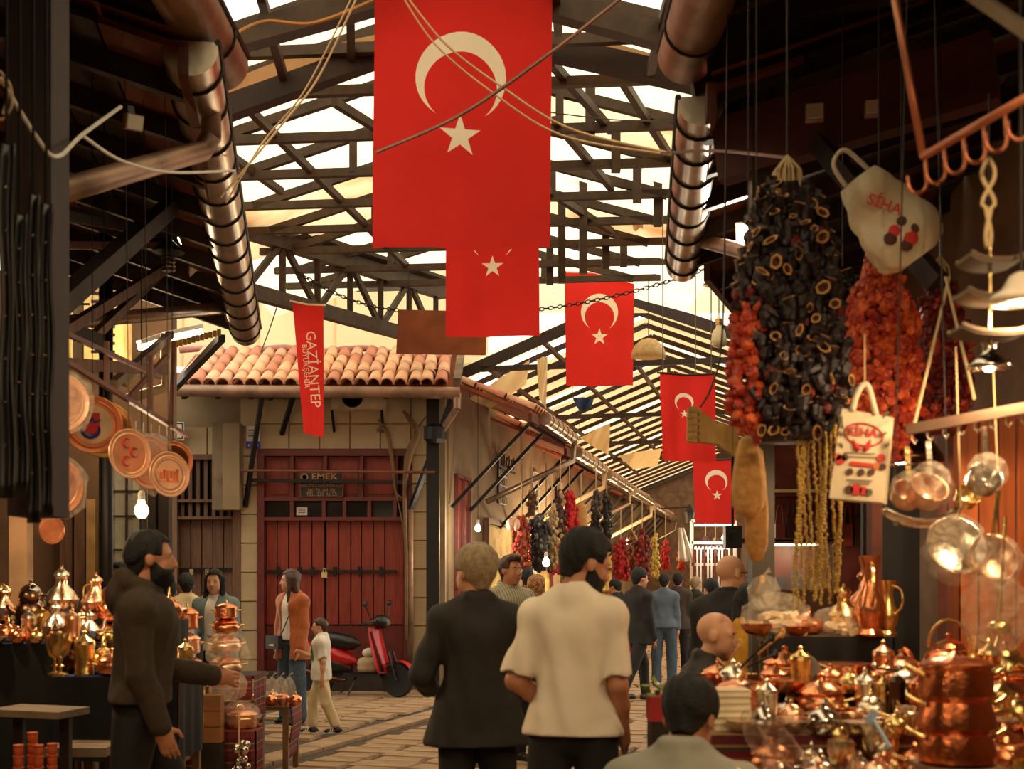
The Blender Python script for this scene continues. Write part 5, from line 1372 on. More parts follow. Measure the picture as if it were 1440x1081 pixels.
def lib(kind):
    """kind -> list of (part name, MB builder result, parent index or None, alt material key)"""
    if kind in LIB: return LIB[kind]
    P_ = []
    def add(nm, b, par=None, alt=None, smooth=True): P_.append((nm, b, par, alt)); return len(P_) - 1
    def loop(b, c, w, h, r=.006, ax='y'):
        pts = [Vector(c) + (Vector((math.cos(a) * w, 0, math.sin(a) * h)) if ax == 'x' else Vector((0, math.cos(a) * w, math.sin(a) * h))) for a in np.linspace(0, PI, 9)]
        b.tube(pts, r, 6); return b
    if kind == 'ewer':
        i = add('body', MB().lathe([(.045, 0), (.06, .01), (.035, .03), (.085, .08), (.095, .12), (.07, .165), (.035, .20), (.03, .235), (.042, .255)], 20))
        j = add('lid', MB().lathe([(.044, .255), (.04, .27), (.02, .285), (.008, .295), (.012, .305), (0, .315)], 14), i)
        add('spout', MB().tube(bez([(.08, 0, .1), (.13, 0, .14), (.14, 0, .20), (.165, 0, .235)], 4), [.022 - .0011 * q for q in range(13)], 8), i)
        add('handle', MB().tube(bez([(-.07, 0, .11), (-.135, 0, .15), (-.125, 0, .22), (-.035, 0, .24)], 5), .008, 6), i, 'brass')
    elif kind == 'teapot':
        i = add('body', MB().lathe([(.05, 0), (.085, .03), (.095, .07), (.08, .11), (.055, .13)], 20))
        add('lid', MB().lathe([(.057, .13), (.05, .148), (.025, .158), (.008, .165), (.013, .178), (0, .188)], 14), i)
        add('spout', MB().tube(bez([(.085, 0, .05), (.12, 0, .075), (.135, 0, .11), (.155, 0, .13)], 4), [.018 - .0009 * q for q in range(13)], 8), i)
        add('handle', loop(MB(), (0, 0, .13), .07, .1, .007, 'x'), i, 'brass')
    elif kind == 'double_teapot':
        i = add('kettle', MB().lathe([(.06, 0), (.085, .02), (.09, .06), (.075, .1), (.06, .115)], 20))
        j = add('upper_pot', MB().lathe([(.05, .115), (.062, .13), (.066, .165), (.05, .195), (.03, .21), (.008, .22), (.013, .235), (0, .242)], 18), i)
        add('spout', MB().tube(bez([(.08, 0, .05), (.12, 0, .08), (.14, 0, .11)], 4), [.016] * 5 + [.012] * 4, 8), i)
        add('handle', MB().tube([(-.07, 0, .05), (-.13, 0, .07), (-.15, 0, .05)], .011, 6), i, 'dark')
        add('upper_handle', MB().tube([(-.05, 0, .16), (-.1, 0, .18), (-.12, 0, .165)], .009, 6), j, 'dark')
    elif kind == 'coffee_pot':
        i = add('body', MB().lathe([(.04, 0), (.05, .006), (.048, .03), (.033, .06), (.036, .075), (.033, .075), (.03, .062), (.044, .03), (.03, .01), (0, .008)], 18))
        add('handle', MB().tube([(.034, 0, .062), (.09, 0, .08), (.16, 0, .1)], [.007, .006, .008], 6), i, 'brass')
    elif kind == 'lidded_pot':
        i = add('body', MB().lathe([(.095, 0), (.105, .01), (.105, .1), (.11, .105)], 24))
        j = add('lid', MB().lathe([(.112, .105), (.108, .113), (.07, .135), (.02, .147), (0, .148)], 24), i)
        add('knob', loop(MB(), (0, 0, .145), .025, .03, .006), j, 'brass')
        for x in (-1, 1): add('handle', MB().tube([(x * .104, -.035, .075), (x * .135, -.03, .08), (x * .138, .03, .08), (x * .104, .035, .075)], .007, 6), i, 'brass')
    elif kind == 'round_pot':
        i = add('body', MB().lathe([(.05, 0), (.09, .02), (.105, .055), (.095, .09), (.085, .1), (.1, .108)], 24))
        j = add('lid', MB().lathe([(.1, .108), (.09, .12), (.05, .145), (.015, .155), (.01, .165), (.016, .178), (0, .188)], 20), i)
        for x in (-1, 1): add('handle', MB().tube([(x * .098, -.03, .08), (x * .13, -.025, .088), (x * .13, .025, .088), (x * .098, .03, .08)], .007, 6), i, 'brass')
    elif kind == 'canister':
        i = add('body', MB().lathe([(.04, 0), (.042, .01), (.04, .015), (.04, .12), (.043, .125)], 18))
        j = add('lid', MB().lathe([(.043, .125), (.04, .14), (.018, .155), (.006, .165), (.01, .175), (0, .185)], 16), i)
    elif kind == 'grinder':
        i = add('body', MB().lathe([(.025, 0), (.027, .008), (.025, .012), (.025, .11), (.028, .116), (.028, .13), (.015, .145), (.006, .15)], 16))
        add('crank', MB().tube([(0, 0, .15), (0, 0, .165), (.07, 0, .172)], .004, 6).ball((.07, 0, .18), .011, 8, 6), i, 'steel')
    elif kind == 'bowl':
        i = add('body', MB().lathe([(.03, 0), (.06, .012), (.085, .045), (.09, .06), (.085, .06), (.08, .045), (.055, .018), (0, .012)], 22))
        add('rim', MB().lathe([(.086, .058), (.093, .058), (.093, .065), (.086, .065)], 22), i)
    elif kind == 'cup':
        i = add('body', MB().lathe([(.022, 0), (.03, .01), (.035, .05), (.038, .06), (.035, .06), (.03, .045), (0, .012)], 16))
        add('foot', MB().lathe([(.028, 0), (.028, .006), (.02, .008)], 14), i)
    elif kind == 'sugar_bowl':
        i = add('body', MB().lathe([(.03, 0), (.045, .012), (.052, .035), (.05, .05)], 18))
        j = add('lid', MB().lathe([(.052, .05), (.047, .065), (.025, .082), (.006, .09), (.01, .1), (.004, .108), (0, .112)], 16), i)
    elif kind == 'tray':
        i = add('plate', MB().lathe([(0, 0), (.12, 0), (.14, .012), (.15, .016), (.15, .02), (.138, .017), (.118, .006), (0, .006)], 28))
        add('rim', MB().lathe([(.148, .014), (.154, .016), (.153, .022), (.147, .02)], 28), i)
    elif kind == 'pitcher':
        i = add('body', MB().lathe([(.05, 0), (.055, .01), (.04, .03), (.06, .09), (.062, .13), (.035, .2), (.03, .25), (.05, .33), (.047, .33), (.028, .25)], 20))
        add('handle', MB().tube(bez([(-.05, 0, .12), (-.11, 0, .18), (-.1, 0, .27), (-.035, 0, .3)], 5), .008, 6), i, 'brass')
    elif kind == 'candlestick':
        i = add('stem', MB().lathe([(.05, 0), (.05, .01), (.02, .03), (.012, .05), (.022, .07), (.012, .09), (.012, .14), (.025, .16), (.03, .17)], 16))
        for a in range(3): add('flame_ornament', MB().tube(bez([(.02 * math.cos(a * 2.1), .02 * math.sin(a * 2.1), .17), (.035 * math.cos(a * 2.1), .035 * math.sin(a * 2.1), .21), (.01 * math.cos(a * 2.1), .01 * math.sin(a * 2.1), .25)], 4), [.012, .012, .013, .013, .012, .01, .007, .004, .002], 6), i, 'brass')
    elif kind == 'stacked_pot':                                       # three-storey food carrier
        i = add('lower_tier', MB().lathe([(.11, 0), (.125, .01), (.128, .05), (.112, .10), (.118, .11)], 28))
        j = add('middle_tier', MB().lathe([(.118, .11), (.13, .122), (.126, .16), (.11, .21), (.116, .22)], 28), i)
        l = add('upper_tier', MB().lathe([(.116, .22), (.124, .23), (.12, .27), (.11, .315), (.118, .325)], 28), i)
        add('lid', MB().lathe([(.12, .325), (.118, .335), (.09, .352), (.03, .36), (0, .361)], 28), i)
        for x in (-1, 1):
            for z in (.09, .2, .3): add('handle', MB().tube([(x * .115, -.03, z), (x * .155, -.02, z + .02), (x * .165, .0, z + .03), (x * .155, .02, z + .02), (x * .115, .03, z)], .008, 6), i, 'brass')
    elif kind == 'jar':
        i = add('body', MB().lathe([(.04, 0), (.045, .01), (.045, .07), (.04, .08)], 16)); add('cover', MB().lathe([(.048, .075), (.048, .09), (.04, .096), (0, .097)], 16), i, 'white')
    elif kind == 'goblet':
        i = add('body', MB().lathe([(.03, 0), (.03, .006), (.008, .015), (.008, .06), (.03, .08), (.04, .12), (.038, .15), (.035, .15), (.035, .12), (0, .085)], 16)); add('ring', MB().lathe([(.008, .03), (.015, .036), (.008, .042)], 12), i)
    elif kind == 'plaque_tray':
        i = add('plate', MB().lathe([(0, 0), (.125, 0), (.148, .01), (.15, .014), (.146, .018), (.124, .008), (0, .008)], 32)); add('beaded_rim', MB().lathe([(.112, .006), (.12, .013), (.128, .008)], 32), i); add('hook', MB().tube([(-.01, .15, .01), (0, .165, .01), (.01, .15, .01)], .003, 5), i, 'dark')
    LIB[kind] = (P_, {})
    return LIB[kind]
NICE = {'ewer': ('ewer', 'ewer'), 'teapot': ('teapot', 'teapot'), 'double_teapot': ('double_teapot', 'two-storey teapot'), 'coffee_pot': ('coffee_pot', 'coffee pot'), 'lidded_pot': ('lidded_pot', 'straight lidded pot'),
        'round_pot': ('round_pot', 'round lidded pot'), 'canister': ('canister', 'slim canister'), 'grinder': ('coffee_grinder', 'coffee grinder'), 'bowl': ('bowl', 'bowl'), 'cup': ('cup', 'cup'), 'sugar_bowl': ('sugar_bowl', 'domed sugar bowl'),
        'tray': ('tray', 'round tray'), 'pitcher': ('pitcher', 'tall pitcher'), 'candlestick': ('candlestick', 'candlestick'), 'stacked_pot': ('stacked_pot', 'three-storey food carrier'), 'jar': ('jar', 'white capped jar'), 'goblet': ('goblet', 'goblet'), 'plaque_tray': ('plaque_tray', 'tray')}
WARES = []
FIN = {'copper': 'copper', 'pale copper': 'pale rosy copper', 'dark copper': 'dark copper', 'brass': 'brass', 'tinned': 'silvery tinned', 'steel': 'shiny steel', 'dark': 'dark bronze'}
def ware(kind, metal_key, loc, scale=1.0, rz=None, row='', label=None, rot=None, cat=None, group=None):
    P_, cache = lib(kind); nm, nice = NICE[kind]
    t = thing(nm, label or '', cat or nice.split()[-1], loc, rot if rot is not None else (R.uniform(0, 6.3) if rz is None else rz), group or row)
    t.scale = (scale,) * 3 if not isinstance(scale, tuple) else scale
    objs = []
    for i, (pn, b, par, alt) in enumerate(P_):
        key = (i, metal_key if alt is None else alt)
        if key not in cache:
            m = m_white if key[1] == 'white' else METALS[key[1]]
            me = MB.mesh(b, pn, m, True)
            try: me.set_sharp_from_angle(angle=math.radians(40))
            except Exception: pass
            cache[key] = me
        o = bpy.data.objects.new(pn, cache[key]); COL.objects.link(o); o.parent = objs[par] if par is not None and P_[par][2] is None and False else (objs[par] if par is not None and P_[par][2] is None else t)
        objs.append(o)
    # parts hang from the thing itself, sub-parts from their part
    for i, (pn, b, par, alt) in enumerate(P_):
        objs[i].parent = t if (par is None or par == 0) else objs[par]
    if not label:
        RELAX.append((t, RAD[kind] * (scale if not isinstance(scale, tuple) else scale[0])))
        WARES.append((t, row, FIN[metal_key] + ' ' + nice))
    return t
ORD = 'first second third fourth fifth sixth seventh eighth ninth tenth eleventh twelfth thirteenth fourteenth fifteenth sixteenth seventeenth eighteenth nineteenth twentieth'.split()
RAD = {'ewer': .10, 'teapot': .10, 'double_teapot': .095, 'coffee_pot': .055, 'lidded_pot': .125, 'round_pot': .12, 'canister': .045, 'grinder': .03, 'bowl': .094, 'cup': .04, 'sugar_bowl': .055, 'tray': .155, 'pitcher': .075, 'candlestick': .055, 'jar': .05, 'goblet': .042}
RELAX = []
def relax():
    n = len(RELAX); rr = random.Random(3)
    P0 = np.array([(t.location.x, t.location.y) for t, r in RELAX]); Q = P0.copy(); rad = np.array([r for t, r in RELAX]); z = np.array([t.location.z for t, r in RELAX])
    same = np.abs(z[:, None] - z[None]) < .02; np.fill_diagonal(same, False)
    for it in range(160):
        D = Q[:, None] - Q[None]; d = np.linalg.norm(D, axis=-1) + 1e-6; pen = np.maximum(0, (rad[:, None] + rad[None]) * 1.0 - d) * same
        mv = (D / d[..., None] * pen[..., None]).sum(1) * .3
        Q = Q + mv
        Q[:, 1] = np.clip(Q[:, 1], P0[:, 1] - .13, P0[:, 1] + .13); Q[:, 0] = np.clip(Q[:, 0], P0[:, 0] - .2, P0[:, 0] + .2)
    for (t, r), q in zip(RELAX, Q): t.location.x, t.location.y = q
    dead = set()
    for i in range(n):
        if 'clutter' not in RELAX[i][0].get('group', ''): continue
        for j in range(n):
            if j != i and j not in dead and same[i, j] and np.linalg.norm(Q[i] - Q[j]) < .86 * (rad[i] + rad[j]): dead.add(i); break
    for i in dead:
        t = RELAX[i][0]; WARES[:] = [w for w in WARES if w[0] is not t]
        for c in list(t.children_recursive): bpy.data.objects.remove(c)
        bpy.data.objects.remove(t)
def name_wares():
    relax()
    groups = {}
    for t, row, nice in WARES: groups.setdefault((row, nice), []).append(t)
    for (row, nice), ts in groups.items():
        ts.sort(key=lambda o: o.location.x / o.location.y)
        for i, t in enumerate(ts):
            t['label'] = ('%s %s' % (nice, row)) if len(ts) == 1 else ('%s %s from left %s' % (ORD[min(i, 19)], nice, row))
            t['group'] = row
m_film = film('clear_plastic_wrap', opac=.17)
m_filmw = film('milky_plastic_bag', (250, 236, 214), .34, .2, 9)
def wrap(label, c, rx, ry, rz_, row=None, m=None, knot=True, name='plastic_wrap', parent=None, seed=0, squash=.12):
    """crumpled clear bag around something"""
    rr = random.Random(seed or R.randrange(9999)); c = Vector(c); b = MB(); n, mm = 22, 14
    ph = [rr.uniform(0, 6) for _ in range(6)]
    def rad(a, t): return 1 + squash * (math.sin(5 * a + ph[0] + 3 * t) * .5 + math.sin(9 * a + ph[1] - 5 * t) * .35 + math.sin(3 * t * 3 + ph[2] + 2 * a) * .4)
    def fn(u, v):
        a = 2 * PI * u; t = PI * v; q = rad(a, t); s = math.sin(t)
        s = s if not knot or v < .8 else s * .8
        return c + Vector((rx * s * math.cos(a) * q, ry * s * math.sin(a) * q, -rz_ * math.cos(t) * (1 + .1 * q * (v > .5))))
    b.grid(fn, n, mm)
    if knot: b.tube([c + Vector((0, 0, rz_ * 1.05)), c + Vector((.01, 0, rz_ * 1.22)), c + Vector((.03, .0, rz_ * 1.35))], [rx * .10, rx * .06, rx * .22], 9, cap=False)
    o = b.build(name, m or m_film, parent, smooth=True, loc=None if parent is not None else c)
    if parent is None: tag(o, label, 'plastic bag', row)
    return o

# ================================================================ stalls
m_blue = mat('blue_cloth', (38, 66, 124), .85, var=.15, scale=12); m_navy = mat('navy_cloth', (16, 16, 20), .9); m_tbl = mat('table_wood', (120, 84, 50), .7, var=.25, scale=4, stretch=(1, 6, 1))
m_kilim = stripes('kilim', ((0, (120, 24, 28)), (.22, (30, 46, 40)), (.3, (150, 60, 40)), (.42, (110, 20, 30)), (.6, (40, 60, 52)), (.68, (160, 110, 60)), (.75, (90, 22, 30))), 7, 2)
m_kilimy = stripes('kilim_across', ((0, (120, 24, 28)), (.22, (30, 46, 40)), (.3, (150, 60, 40)), (.42, (110, 20, 30)), (.6, (40, 60, 52)), (.68, (160, 110, 60)), (.75, (90, 22, 30))), 6, 1)
def stand(label, x0, x1, y0, y1, z, top=m_blue, skirt=m_navy, drop=None, legs=True, name='display_table', legm=m_tbl, cat='table'):
    cx, cy = (x0 + x1) / 2, (y0 + y1) / 2
    t = thing(name, label, cat, (cx, cy, 0)); hx, hy = (x1 - x0) / 2, (y1 - y0) / 2
    MB().bx(-hx, hx, -hy, hy, z - .03, z - .004).build('tabletop', legm, t)
    b = MB().bx(-hx - .01, hx + .01, -hy - .01, hy + .01, z - .004, z); c = b.build('cloth', top, t)
    if drop:
        b = MB().grid(lambda u, v: (-hx + u * 2 * hx, -hy - .012 - .015 * math.sin(u * 22) * v, z - v * drop), 24, 4); b.build('skirt_front', skirt, t, smooth=True)
        b = MB().grid(lambda u, v: (hx + .012 + .015 * math.sin(u * 18) * v, -hy + u * 2 * hy, z - v * drop), 16, 4); b.build('skirt_side', skirt, t, smooth=True)
    if legs:
        for x in (-hx + .03, hx - .03):
            for y in (-hy + .03, hy - .03): MB().beam((x, y, 0), (x, y, z - .03), .045).build('leg', legm, t)
    return t
def on(x, d): return PX(x, d)
# ---- left display: three levels
zA, zB, zC_ = PZ(903, 8.1), PZ(948, 7.8), PZ(872, 8.7)
stand('dark draped display table with blue cloth at far left', PX(-60, 8.1), PX(88, 8.1), 7.95, 8.4, zA, drop=.9)
stand('lower blue clothed display table behind the bearded man', PX(92, 7.8), PX(262, 7.8), 7.6, 8.2, zB, drop=.5)
stand('raised rear display shelf behind the left copper ware', PX(-40, 8.75), PX(250, 8.75), 8.5, 9.0, zC_, top=m_navy, drop=.3)
rw = 'on the rear shelf of the left stall'
for x, k, m, sc in ((8, 'candlestick', 'copper', 1.0), (20, 'candlestick', 'brass', .95), (33, 'ewer', 'pale copper', .75), (54, 'double_teapot', 'steel', 1.15), (67, 'double_teapot', 'dark', 1.0), (80, 'ewer', 'copper', .9), (102, 'ewer', 'tinned', 1.2), (121, 'ewer', 'pale copper', 1.05), (136, 'double_teapot', 'copper', 1.1), (152, 'ewer', 'copper', 1.2), (238, 'teapot', 'copper', 1)):
    ware(k, m, (PX(x, 8.65), 8.62 + R.uniform(-.05, .05), zC_), sc, row=rw)
rw = 'on the blue cloth at far left'
for x, k, m, sc in ((-2, 'canister', 'copper', 1.1), (11, 'sugar_bowl', 'tinned', 1.3), (22, 'sugar_bowl', 'pale copper', 1.2), (34, 'teapot', 'copper', .75), (46, 'sugar_bowl', 'dark copper', 1.1), (56, 'canister', 'tinned', 1.2), (64, 'canister', 'brass', 1.3), (74, 'ewer', 'tinned', .85), (85, 'canister', 'pale copper', 1.2)):
    ware(k, m, (PX(x, 8.2), 8.17 + R.uniform(-.07, .07), zA), sc, row=rw)
for x, k, m, sc in ((6, 'sugar_bowl', 'copper', 1.2), (18, 'bowl', 'tinned', .7), (29, 'sugar_bowl', 'copper', 1.0), (40, 'coffee_pot', 'copper', 1.1), (52, 'sugar_bowl', 'brass', .9), (66, 'teapot', 'dark', .65), (80, 'bowl', 'copper', .6)):
    ware(k, m, (PX(x, 8.02), 8.02, zA), sc, row='in the front line of the blue cloth')
rw = 'on the lower blue table'
for x, k, m, sc in ((98, 'goblet', 'brass', 1.5), (106, 'goblet', 'brass', 1.7), (119, 'teapot', 'dark', .95), (128, 'canister', 'brass', 1.5), (139, 'teapot', 'brass', 1.0), (152, 'round_pot', 'copper', .9), (146, 'sugar_bowl', 'tinned', 1.1), (240, 'round_pot', 'tinned', .7), (250, 'canister', 'brass', 1.2)):
    ware(k, m, (PX(x, 7.8), 7.75 + R.uniform(-.06, .1), zB), sc, row=rw)
rw = 'in the middle of the left display'
zM = PZ(905, 8.15)
tt = stand('small riser between the left display levels', PX(95, 8.15), PX(190, 8.15), 8.25, 8.45, zM, top=m_navy)
for x, k, m, sc in ((96, 'round_pot', 'copper', .8), (112, 'bowl', 'pale copper', .8), (126, 'round_pot', 'pale copper', .75), (141, 'bowl', 'copper', .8), (155, 'round_pot', 'brass', .7), (103, 'tray', 'copper', .7), (133, 'ewer', 'tinned', .7), (88 + 30, 'ewer', 'pale copper', .7)):
    if k == 'tray': continue
    ware(k, m, (PX(x, 8.35), 8.33 + R.uniform(-.06, .06), zM), sc, row=rw)
# ---- planks, red cups and clutter low on the left
t = thing('plank_bench', 'worn wooden plank top above the stacked orange cups', 'bench', (PX(55, 6.6), 6.6, 0))
zb = PZ(1000, 6.6)
MB().box((0, .0, zb), (.40, .30, .035), (0, .02, -.2)).build('plank', m_greywood, t)
for x in (-.12, .12): MB().beam((x, .05, 0), (x, .05, zb), .05).build('leg', m_darkwood, t)
t = thing('plank_bench', 'low bench of pale boards behind the bearded man', 'bench', (PX(120, 7.2), 7.2, 0)); zb2 = PZ(1052, 7.2)
for i in range(3): MB().box((0, -.12 + i * .12, zb2), (.34, .11, .05)).build('plank', m_greywood, t)
for x in (-.14, .14): MB().beam((x, 0, 0), (x, 0, zb2 - .02), .05).build('leg', m_darkwood, t)
m_clay = mat('orange_clay', (196, 84, 40), .7, var=.15)
cupm = MB().lathe([(.022, 0), (.035, .012), (.038, .04), (.034, .052), (.03, .052), (.028, .02), (0, .012)], 12).mesh('cup_body', m_clay, True)
rimm = MB().lathe([(.034, .046), (.04, .048), (.04, .056), (.034, .056)], 12).mesh('rim', m_clay, True)
tb = stand('low dark crate carrying the orange cups', PX(8, 6.0), PX(92, 6.0), 5.85, 6.15, .55, top=m_navy, skirt=m_navy, drop=.4, name='crate', cat='crate')
k_ = 0
for ci, x in enumerate((26, 40, 54, 68)):
    for j in range(6 if ci in (1,) else 5):
        c = thing('clay_cup', '%s orange clay cup up in %s stack from left under the plank' % (ORD[j], ORD[ci]), 'cup', (PX(x, 5.95), 5.95 + (ci % 2) * .05, .55 + j * .052), R.uniform(0, 3), 'stacked orange clay cups'); c.scale = (.62, .62, 1)
        o = inst('body', cupm, (0, 0, 0), parent=c); o = inst('rim', rimm, (0, 0, 0), parent=c)
# ---- front-left tables with copper towers
zT = PZ(947, 9.9)
stand('dark table carrying the two copper pot towers', PX(228, 9.9), PX(362, 9.9), 9.7, 10.2, zT, top=m_darkwood, skirt=m_kilim, drop=.35, legm=m_oldwood)
def tower(x, d, z, items, row):
    for k, m, sc, h, l in items:
        ware(k, m, (PX(x, d), d, z), sc, rz=.4, label=l, group='copper pot towers'); z += h
    return z
tower(263, 9.9, zT, (('lidded_pot', 'copper', (1.05, 1.05, .9), .155, 'hammered copper pot at the bottom of the left tower'), ('lidded_pot', 'pale copper', (.95, .95, 1.1), .19, 'hammered pale copper pot in the middle of the left tower'), ('lidded_pot', 'copper', (.82, .82, 1.15), .18, 'hammered lidded copper pot topping the left tower')), '')
tower(318, 9.85, zT, (('round_pot', 'pale copper', (1.2, 1.2, .9), .16, 'copper pot in clear plastic at the bottom of the right tower'), ('round_pot', 'pale copper', (1.1, 1.1, .9), .15, 'copper pot in clear plastic second in the right tower'), ('round_pot', 'copper', (1.0, 1.0, .8), .12, 'shiny copper pot third in the right tower'), ('lidded_pot', 'copper', (.8, .8, .8), .12, 'shiny copper pot topping the right tower')), '')
wrap('clear plastic wrapped around the lower pots of the right tower', (PX(318, 9.8), 9.85, zT + .16), .165, .15, .17, 'plastic wraps', knot=False)
zL = PZ(985, 9.5)
stand('small striped cloth table below the copper towers', PX(236, 9.4), PX(300, 9.4), 9.25, 9.6, zL, top=m_kilimy, skirt=m_kilim, drop=.55)
for i, (x, m) in enumerate(((240, 'tinned'), (248, 'tinned'), (256, 'brass'), (264, 'tinned'), (272, 'brass'), (282, 'tinned'))):
    ware('canister' if i % 2 else 'sugar_bowl', m, (PX(x, 9.42), 9.4 + R.uniform(-.08, .1), zL), .9, row='on the striped cloth table')
stand('striped cloth table with the wrapped tub', PX(310, 9.6), PX(366, 9.6), 9.4, 9.66, PZ(1022, 9.6), top=m_kilimy, skirt=m_kilim, drop=.5)
ware('lidded_pot', 'copper', (PX(338, 9.53), 9.53, PZ(1022, 9.6)), (1.15, 1.15, 1.0), label='large copper tub wrapped in clear plastic on striped cloth'); wrap('clear plastic around the large copper tub', (PX(338, 9.53), 9.53, PZ(1006, 9.6)), .15, .14, .11, 'plastic wraps', knot=False)
t = thing('crate_stack', 'stack of three small wooden boxes beside the wrapped tub', 'box', (PX(300, 9.27), 9.27, 0))
for i in range(3): MB().box((0, 0, .47 + i * .115), (.13, .12, .11)).build('box', mat('box_wood', (150, 96, 50), .7), t)
MB().box((0, 0, .2), (.14, .14, .42)).build('base', m_darkwood, t)
MB().beam((-.09, -.05, 0), (-.09, -.05, .95), .04).build('upright', m_oldwood, t)
zR = PZ(990, 10.6)
stand('small wooden table with wrapped copper cups at the walkway', PX(352, 10.6), PX(412, 10.6), 10.4, 10.95, zR, top=m_tbl, skirt=m_kilim, drop=None, legm=m_tbl)
for i in range(14):
    x = 358 + (i % 5) * 11.5; dd = 10.48 + (i // 5) * .13
    ware('cup' if i % 2 else 'sugar_bowl', 'copper' if i % 3 else 'pale copper', (PX(x, dd), dd, zR), 1.05, row='on the walkway table')
for i in range(5): wrap('%s knotted clear bag from left over the wrapped copper cups' % ORD[i], (PX(360 + i * 11.5, 10.6), 10.6, zR + .1), .055, .12, .12, 'knotted bags on the walkway table')
t = thing('kilim_strip', 'striped woven kilim strip hanging at the walkway table end', 'rug', (PX(411, 10.7), 10.7, 0)); MB().grid(lambda u, v: (.02 + .02 * math.sin(v * 5), -.25 + u * .5, zR - v * .45 + .01), 8, 10).build('weave', m_kilim, t, smooth=True, solid=.008)
# string of bells, yellow bag
t = thing('bell_cluster', 'cluster of round silvery bells hanging at the striped cloth', 'bells', P(336, 1062, 9.25)); bl = MB().ball((0, 0, 0), .03, 10, 8).mesh('bell', METALS['steel'], True)
for i in range(16): inst('bell', bl, (R.uniform(-.07, .07), R.uniform(-.05, .05), R.uniform(-.13, .1)), scale=R.uniform(.8, 1.1), parent=t)
MB().cyl((0, 0, 0), (0, 0, .3), .006).build('cord', m_cab, t)
wrap('yellow plastic bag hanging from the striped cloth table', P(270, 1010, 9.2), .09, .06, .2, m=film('yellow_bag', (210, 170, 60), .6, .3), name='plastic_bag')
wrap('clear bag beside the yellow bag under the striped cloth', P(262, 1040, 9.15), .07, .05, .15, name='plastic_bag')
wrap('crumpled clear bags over the yellow packets below the tower', P(318, 965, 9.55), .16, .1, .12, name='plastic_bag')
ware('bowl', 'brass', (PX(362, 9.6), 9.62, PZ(1022, 9.6)), .4, label='brass bowl of yellow packets under the copper tower')

# ---- right display, stepped up towards the back
tabl = []
S1 = (4.05, 4.69, .86); S2 = (4.77, 5.36, 1.0); S3 = (5.44, 5.96, 1.10)
stand('front step of the right copper display', PX(1085, 4.4), PX(1560, 4.4), S1[0], S1[1], S1[2], top=m_kilimy, skirt=m_kilim, drop=.6, name='display_step')
stand('middle step of the right copper display', PX(985, 5.05), PX(1500, 5.05), S2[0], S2[1], S2[2], top=m_tbl, skirt=m_kilim, drop=.6, name='display_step')
stand('rear step of the right copper display', PX(1000, 5.7), PX(1480, 5.7), S3[0], S3[1], S3[2], top=m_tbl, skirt=m_navy, drop=.3, name='display_step')
def rs(x, y, d): return P(x, y, d)
def zat(y, d): return PZ(y, d)
ware('stacked_pot', 'dark copper', (PX(1345, 4.3), 4.3, S1[2] + .10), 1.0, rz=0, label='three-storey copper food carrier standing tallest in the foreground')
t = thing('pedestal', 'low wooden block under the three-storey food carrier', 'block', (PX(1345, 4.3), 4.3, S1[2])); MB().box((0, 0, .05), (.26, .24, .098)).build('block', m_tbl, t)
rw = 'on the front step of the right display'
spots = [(1150, 'round_pot', 'copper', .8), (1178, 'sugar_bowl', 'tinned', 1.1), (1205, 'grinder', 'brass', 1.2), (1228, 'teapot', 'brass', .8), (1252, 'canister', 'brass', 1.1), (1275, 'sugar_bowl', 'brass', 1.1), (1412, 'round_pot', 'copper', 1.0), (1440, 'teapot', 'copper', 1.1), (1465, 'round_pot', 'dark copper', 1.1)]
for x, k, m, sc in spots: ware(k, m, (PX(x, 4.55), 4.58 + R.uniform(-.06, .06), S1[2]), sc, row=rw)
spots = [(1120, 'bowl', 'tinned', .8), (1150, 'sugar_bowl', 'tinned', 1.0), (1180, 'bowl', 'brass', .9), (1212, 'cup', 'dark copper', 1.3), (1240, 'sugar_bowl', 'pale copper', 1.2), (1262, 'cup', 'copper', 1.4), (1285, 'bowl', 'brass', .7), (1420, 'bowl', 'tinned', .9), (1448, 'coffee_pot', 'copper', 1.4)]
for x, k, m, sc in spots: ware(k, m, (PX(x, 4.3), 4.3 + R.uniform(-.05, .05), S1[2]), sc, row='in the second line of the front step')
spots = [(1130, 'cup', 'tinned', 1.2), (1158, 'coffee_pot', 'dark copper', 1.1), (1190, 'sugar_bowl', 'brass', 1.0), (1220, 'cup', 'brass', 1.2), (1250, 'bowl', 'copper', .6), (1285, 'sugar_bowl', 'tinned', 1.0)]
for x, k, m, sc in spots: ware(k, m, (PX(x, 4.12), 4.13, S1[2]), sc, row='at the very front of the right display')
rx_ = random.Random(21)
for i in range(34):
    k = rx_.choice(('sugar_bowl', 'cup', 'sugar_bowl', 'coffee_pot', 'canister', 'bowl', 'cup', 'goblet')); m = rx_.choice(('tinned', 'steel', 'brass', 'copper', 'tinned', 'pale copper', 'brass'))
    d_ = rx_.uniform(4.14, 4.6); ware(k, m, (PX(rx_.uniform(1110, 1300) if i < 26 else rx_.uniform(1390, 1470), d_), d_, S1[2]), rx_.uniform(.65, 1.0) if k == 'bowl' else rx_.uniform(.8, 1.25), row='in the front clutter at right')
for i in range(30):
    k = rx_.choice(('sugar_bowl', 'cup', 'sugar_bowl', 'coffee_pot', 'canister', 'bowl', 'teapot')); m = rx_.choice(('tinned', 'steel', 'brass', 'copper', 'tinned', 'pale copper'))
    d_ = rx_.uniform(4.85, 5.3); ware(k, m, (PX(rx_.uniform(1050, 1440), d_), d_, S2[2]), .7 if k in ('bowl', 'teapot') else rx_.uniform(.8, 1.2), row='in the middle clutter at right')
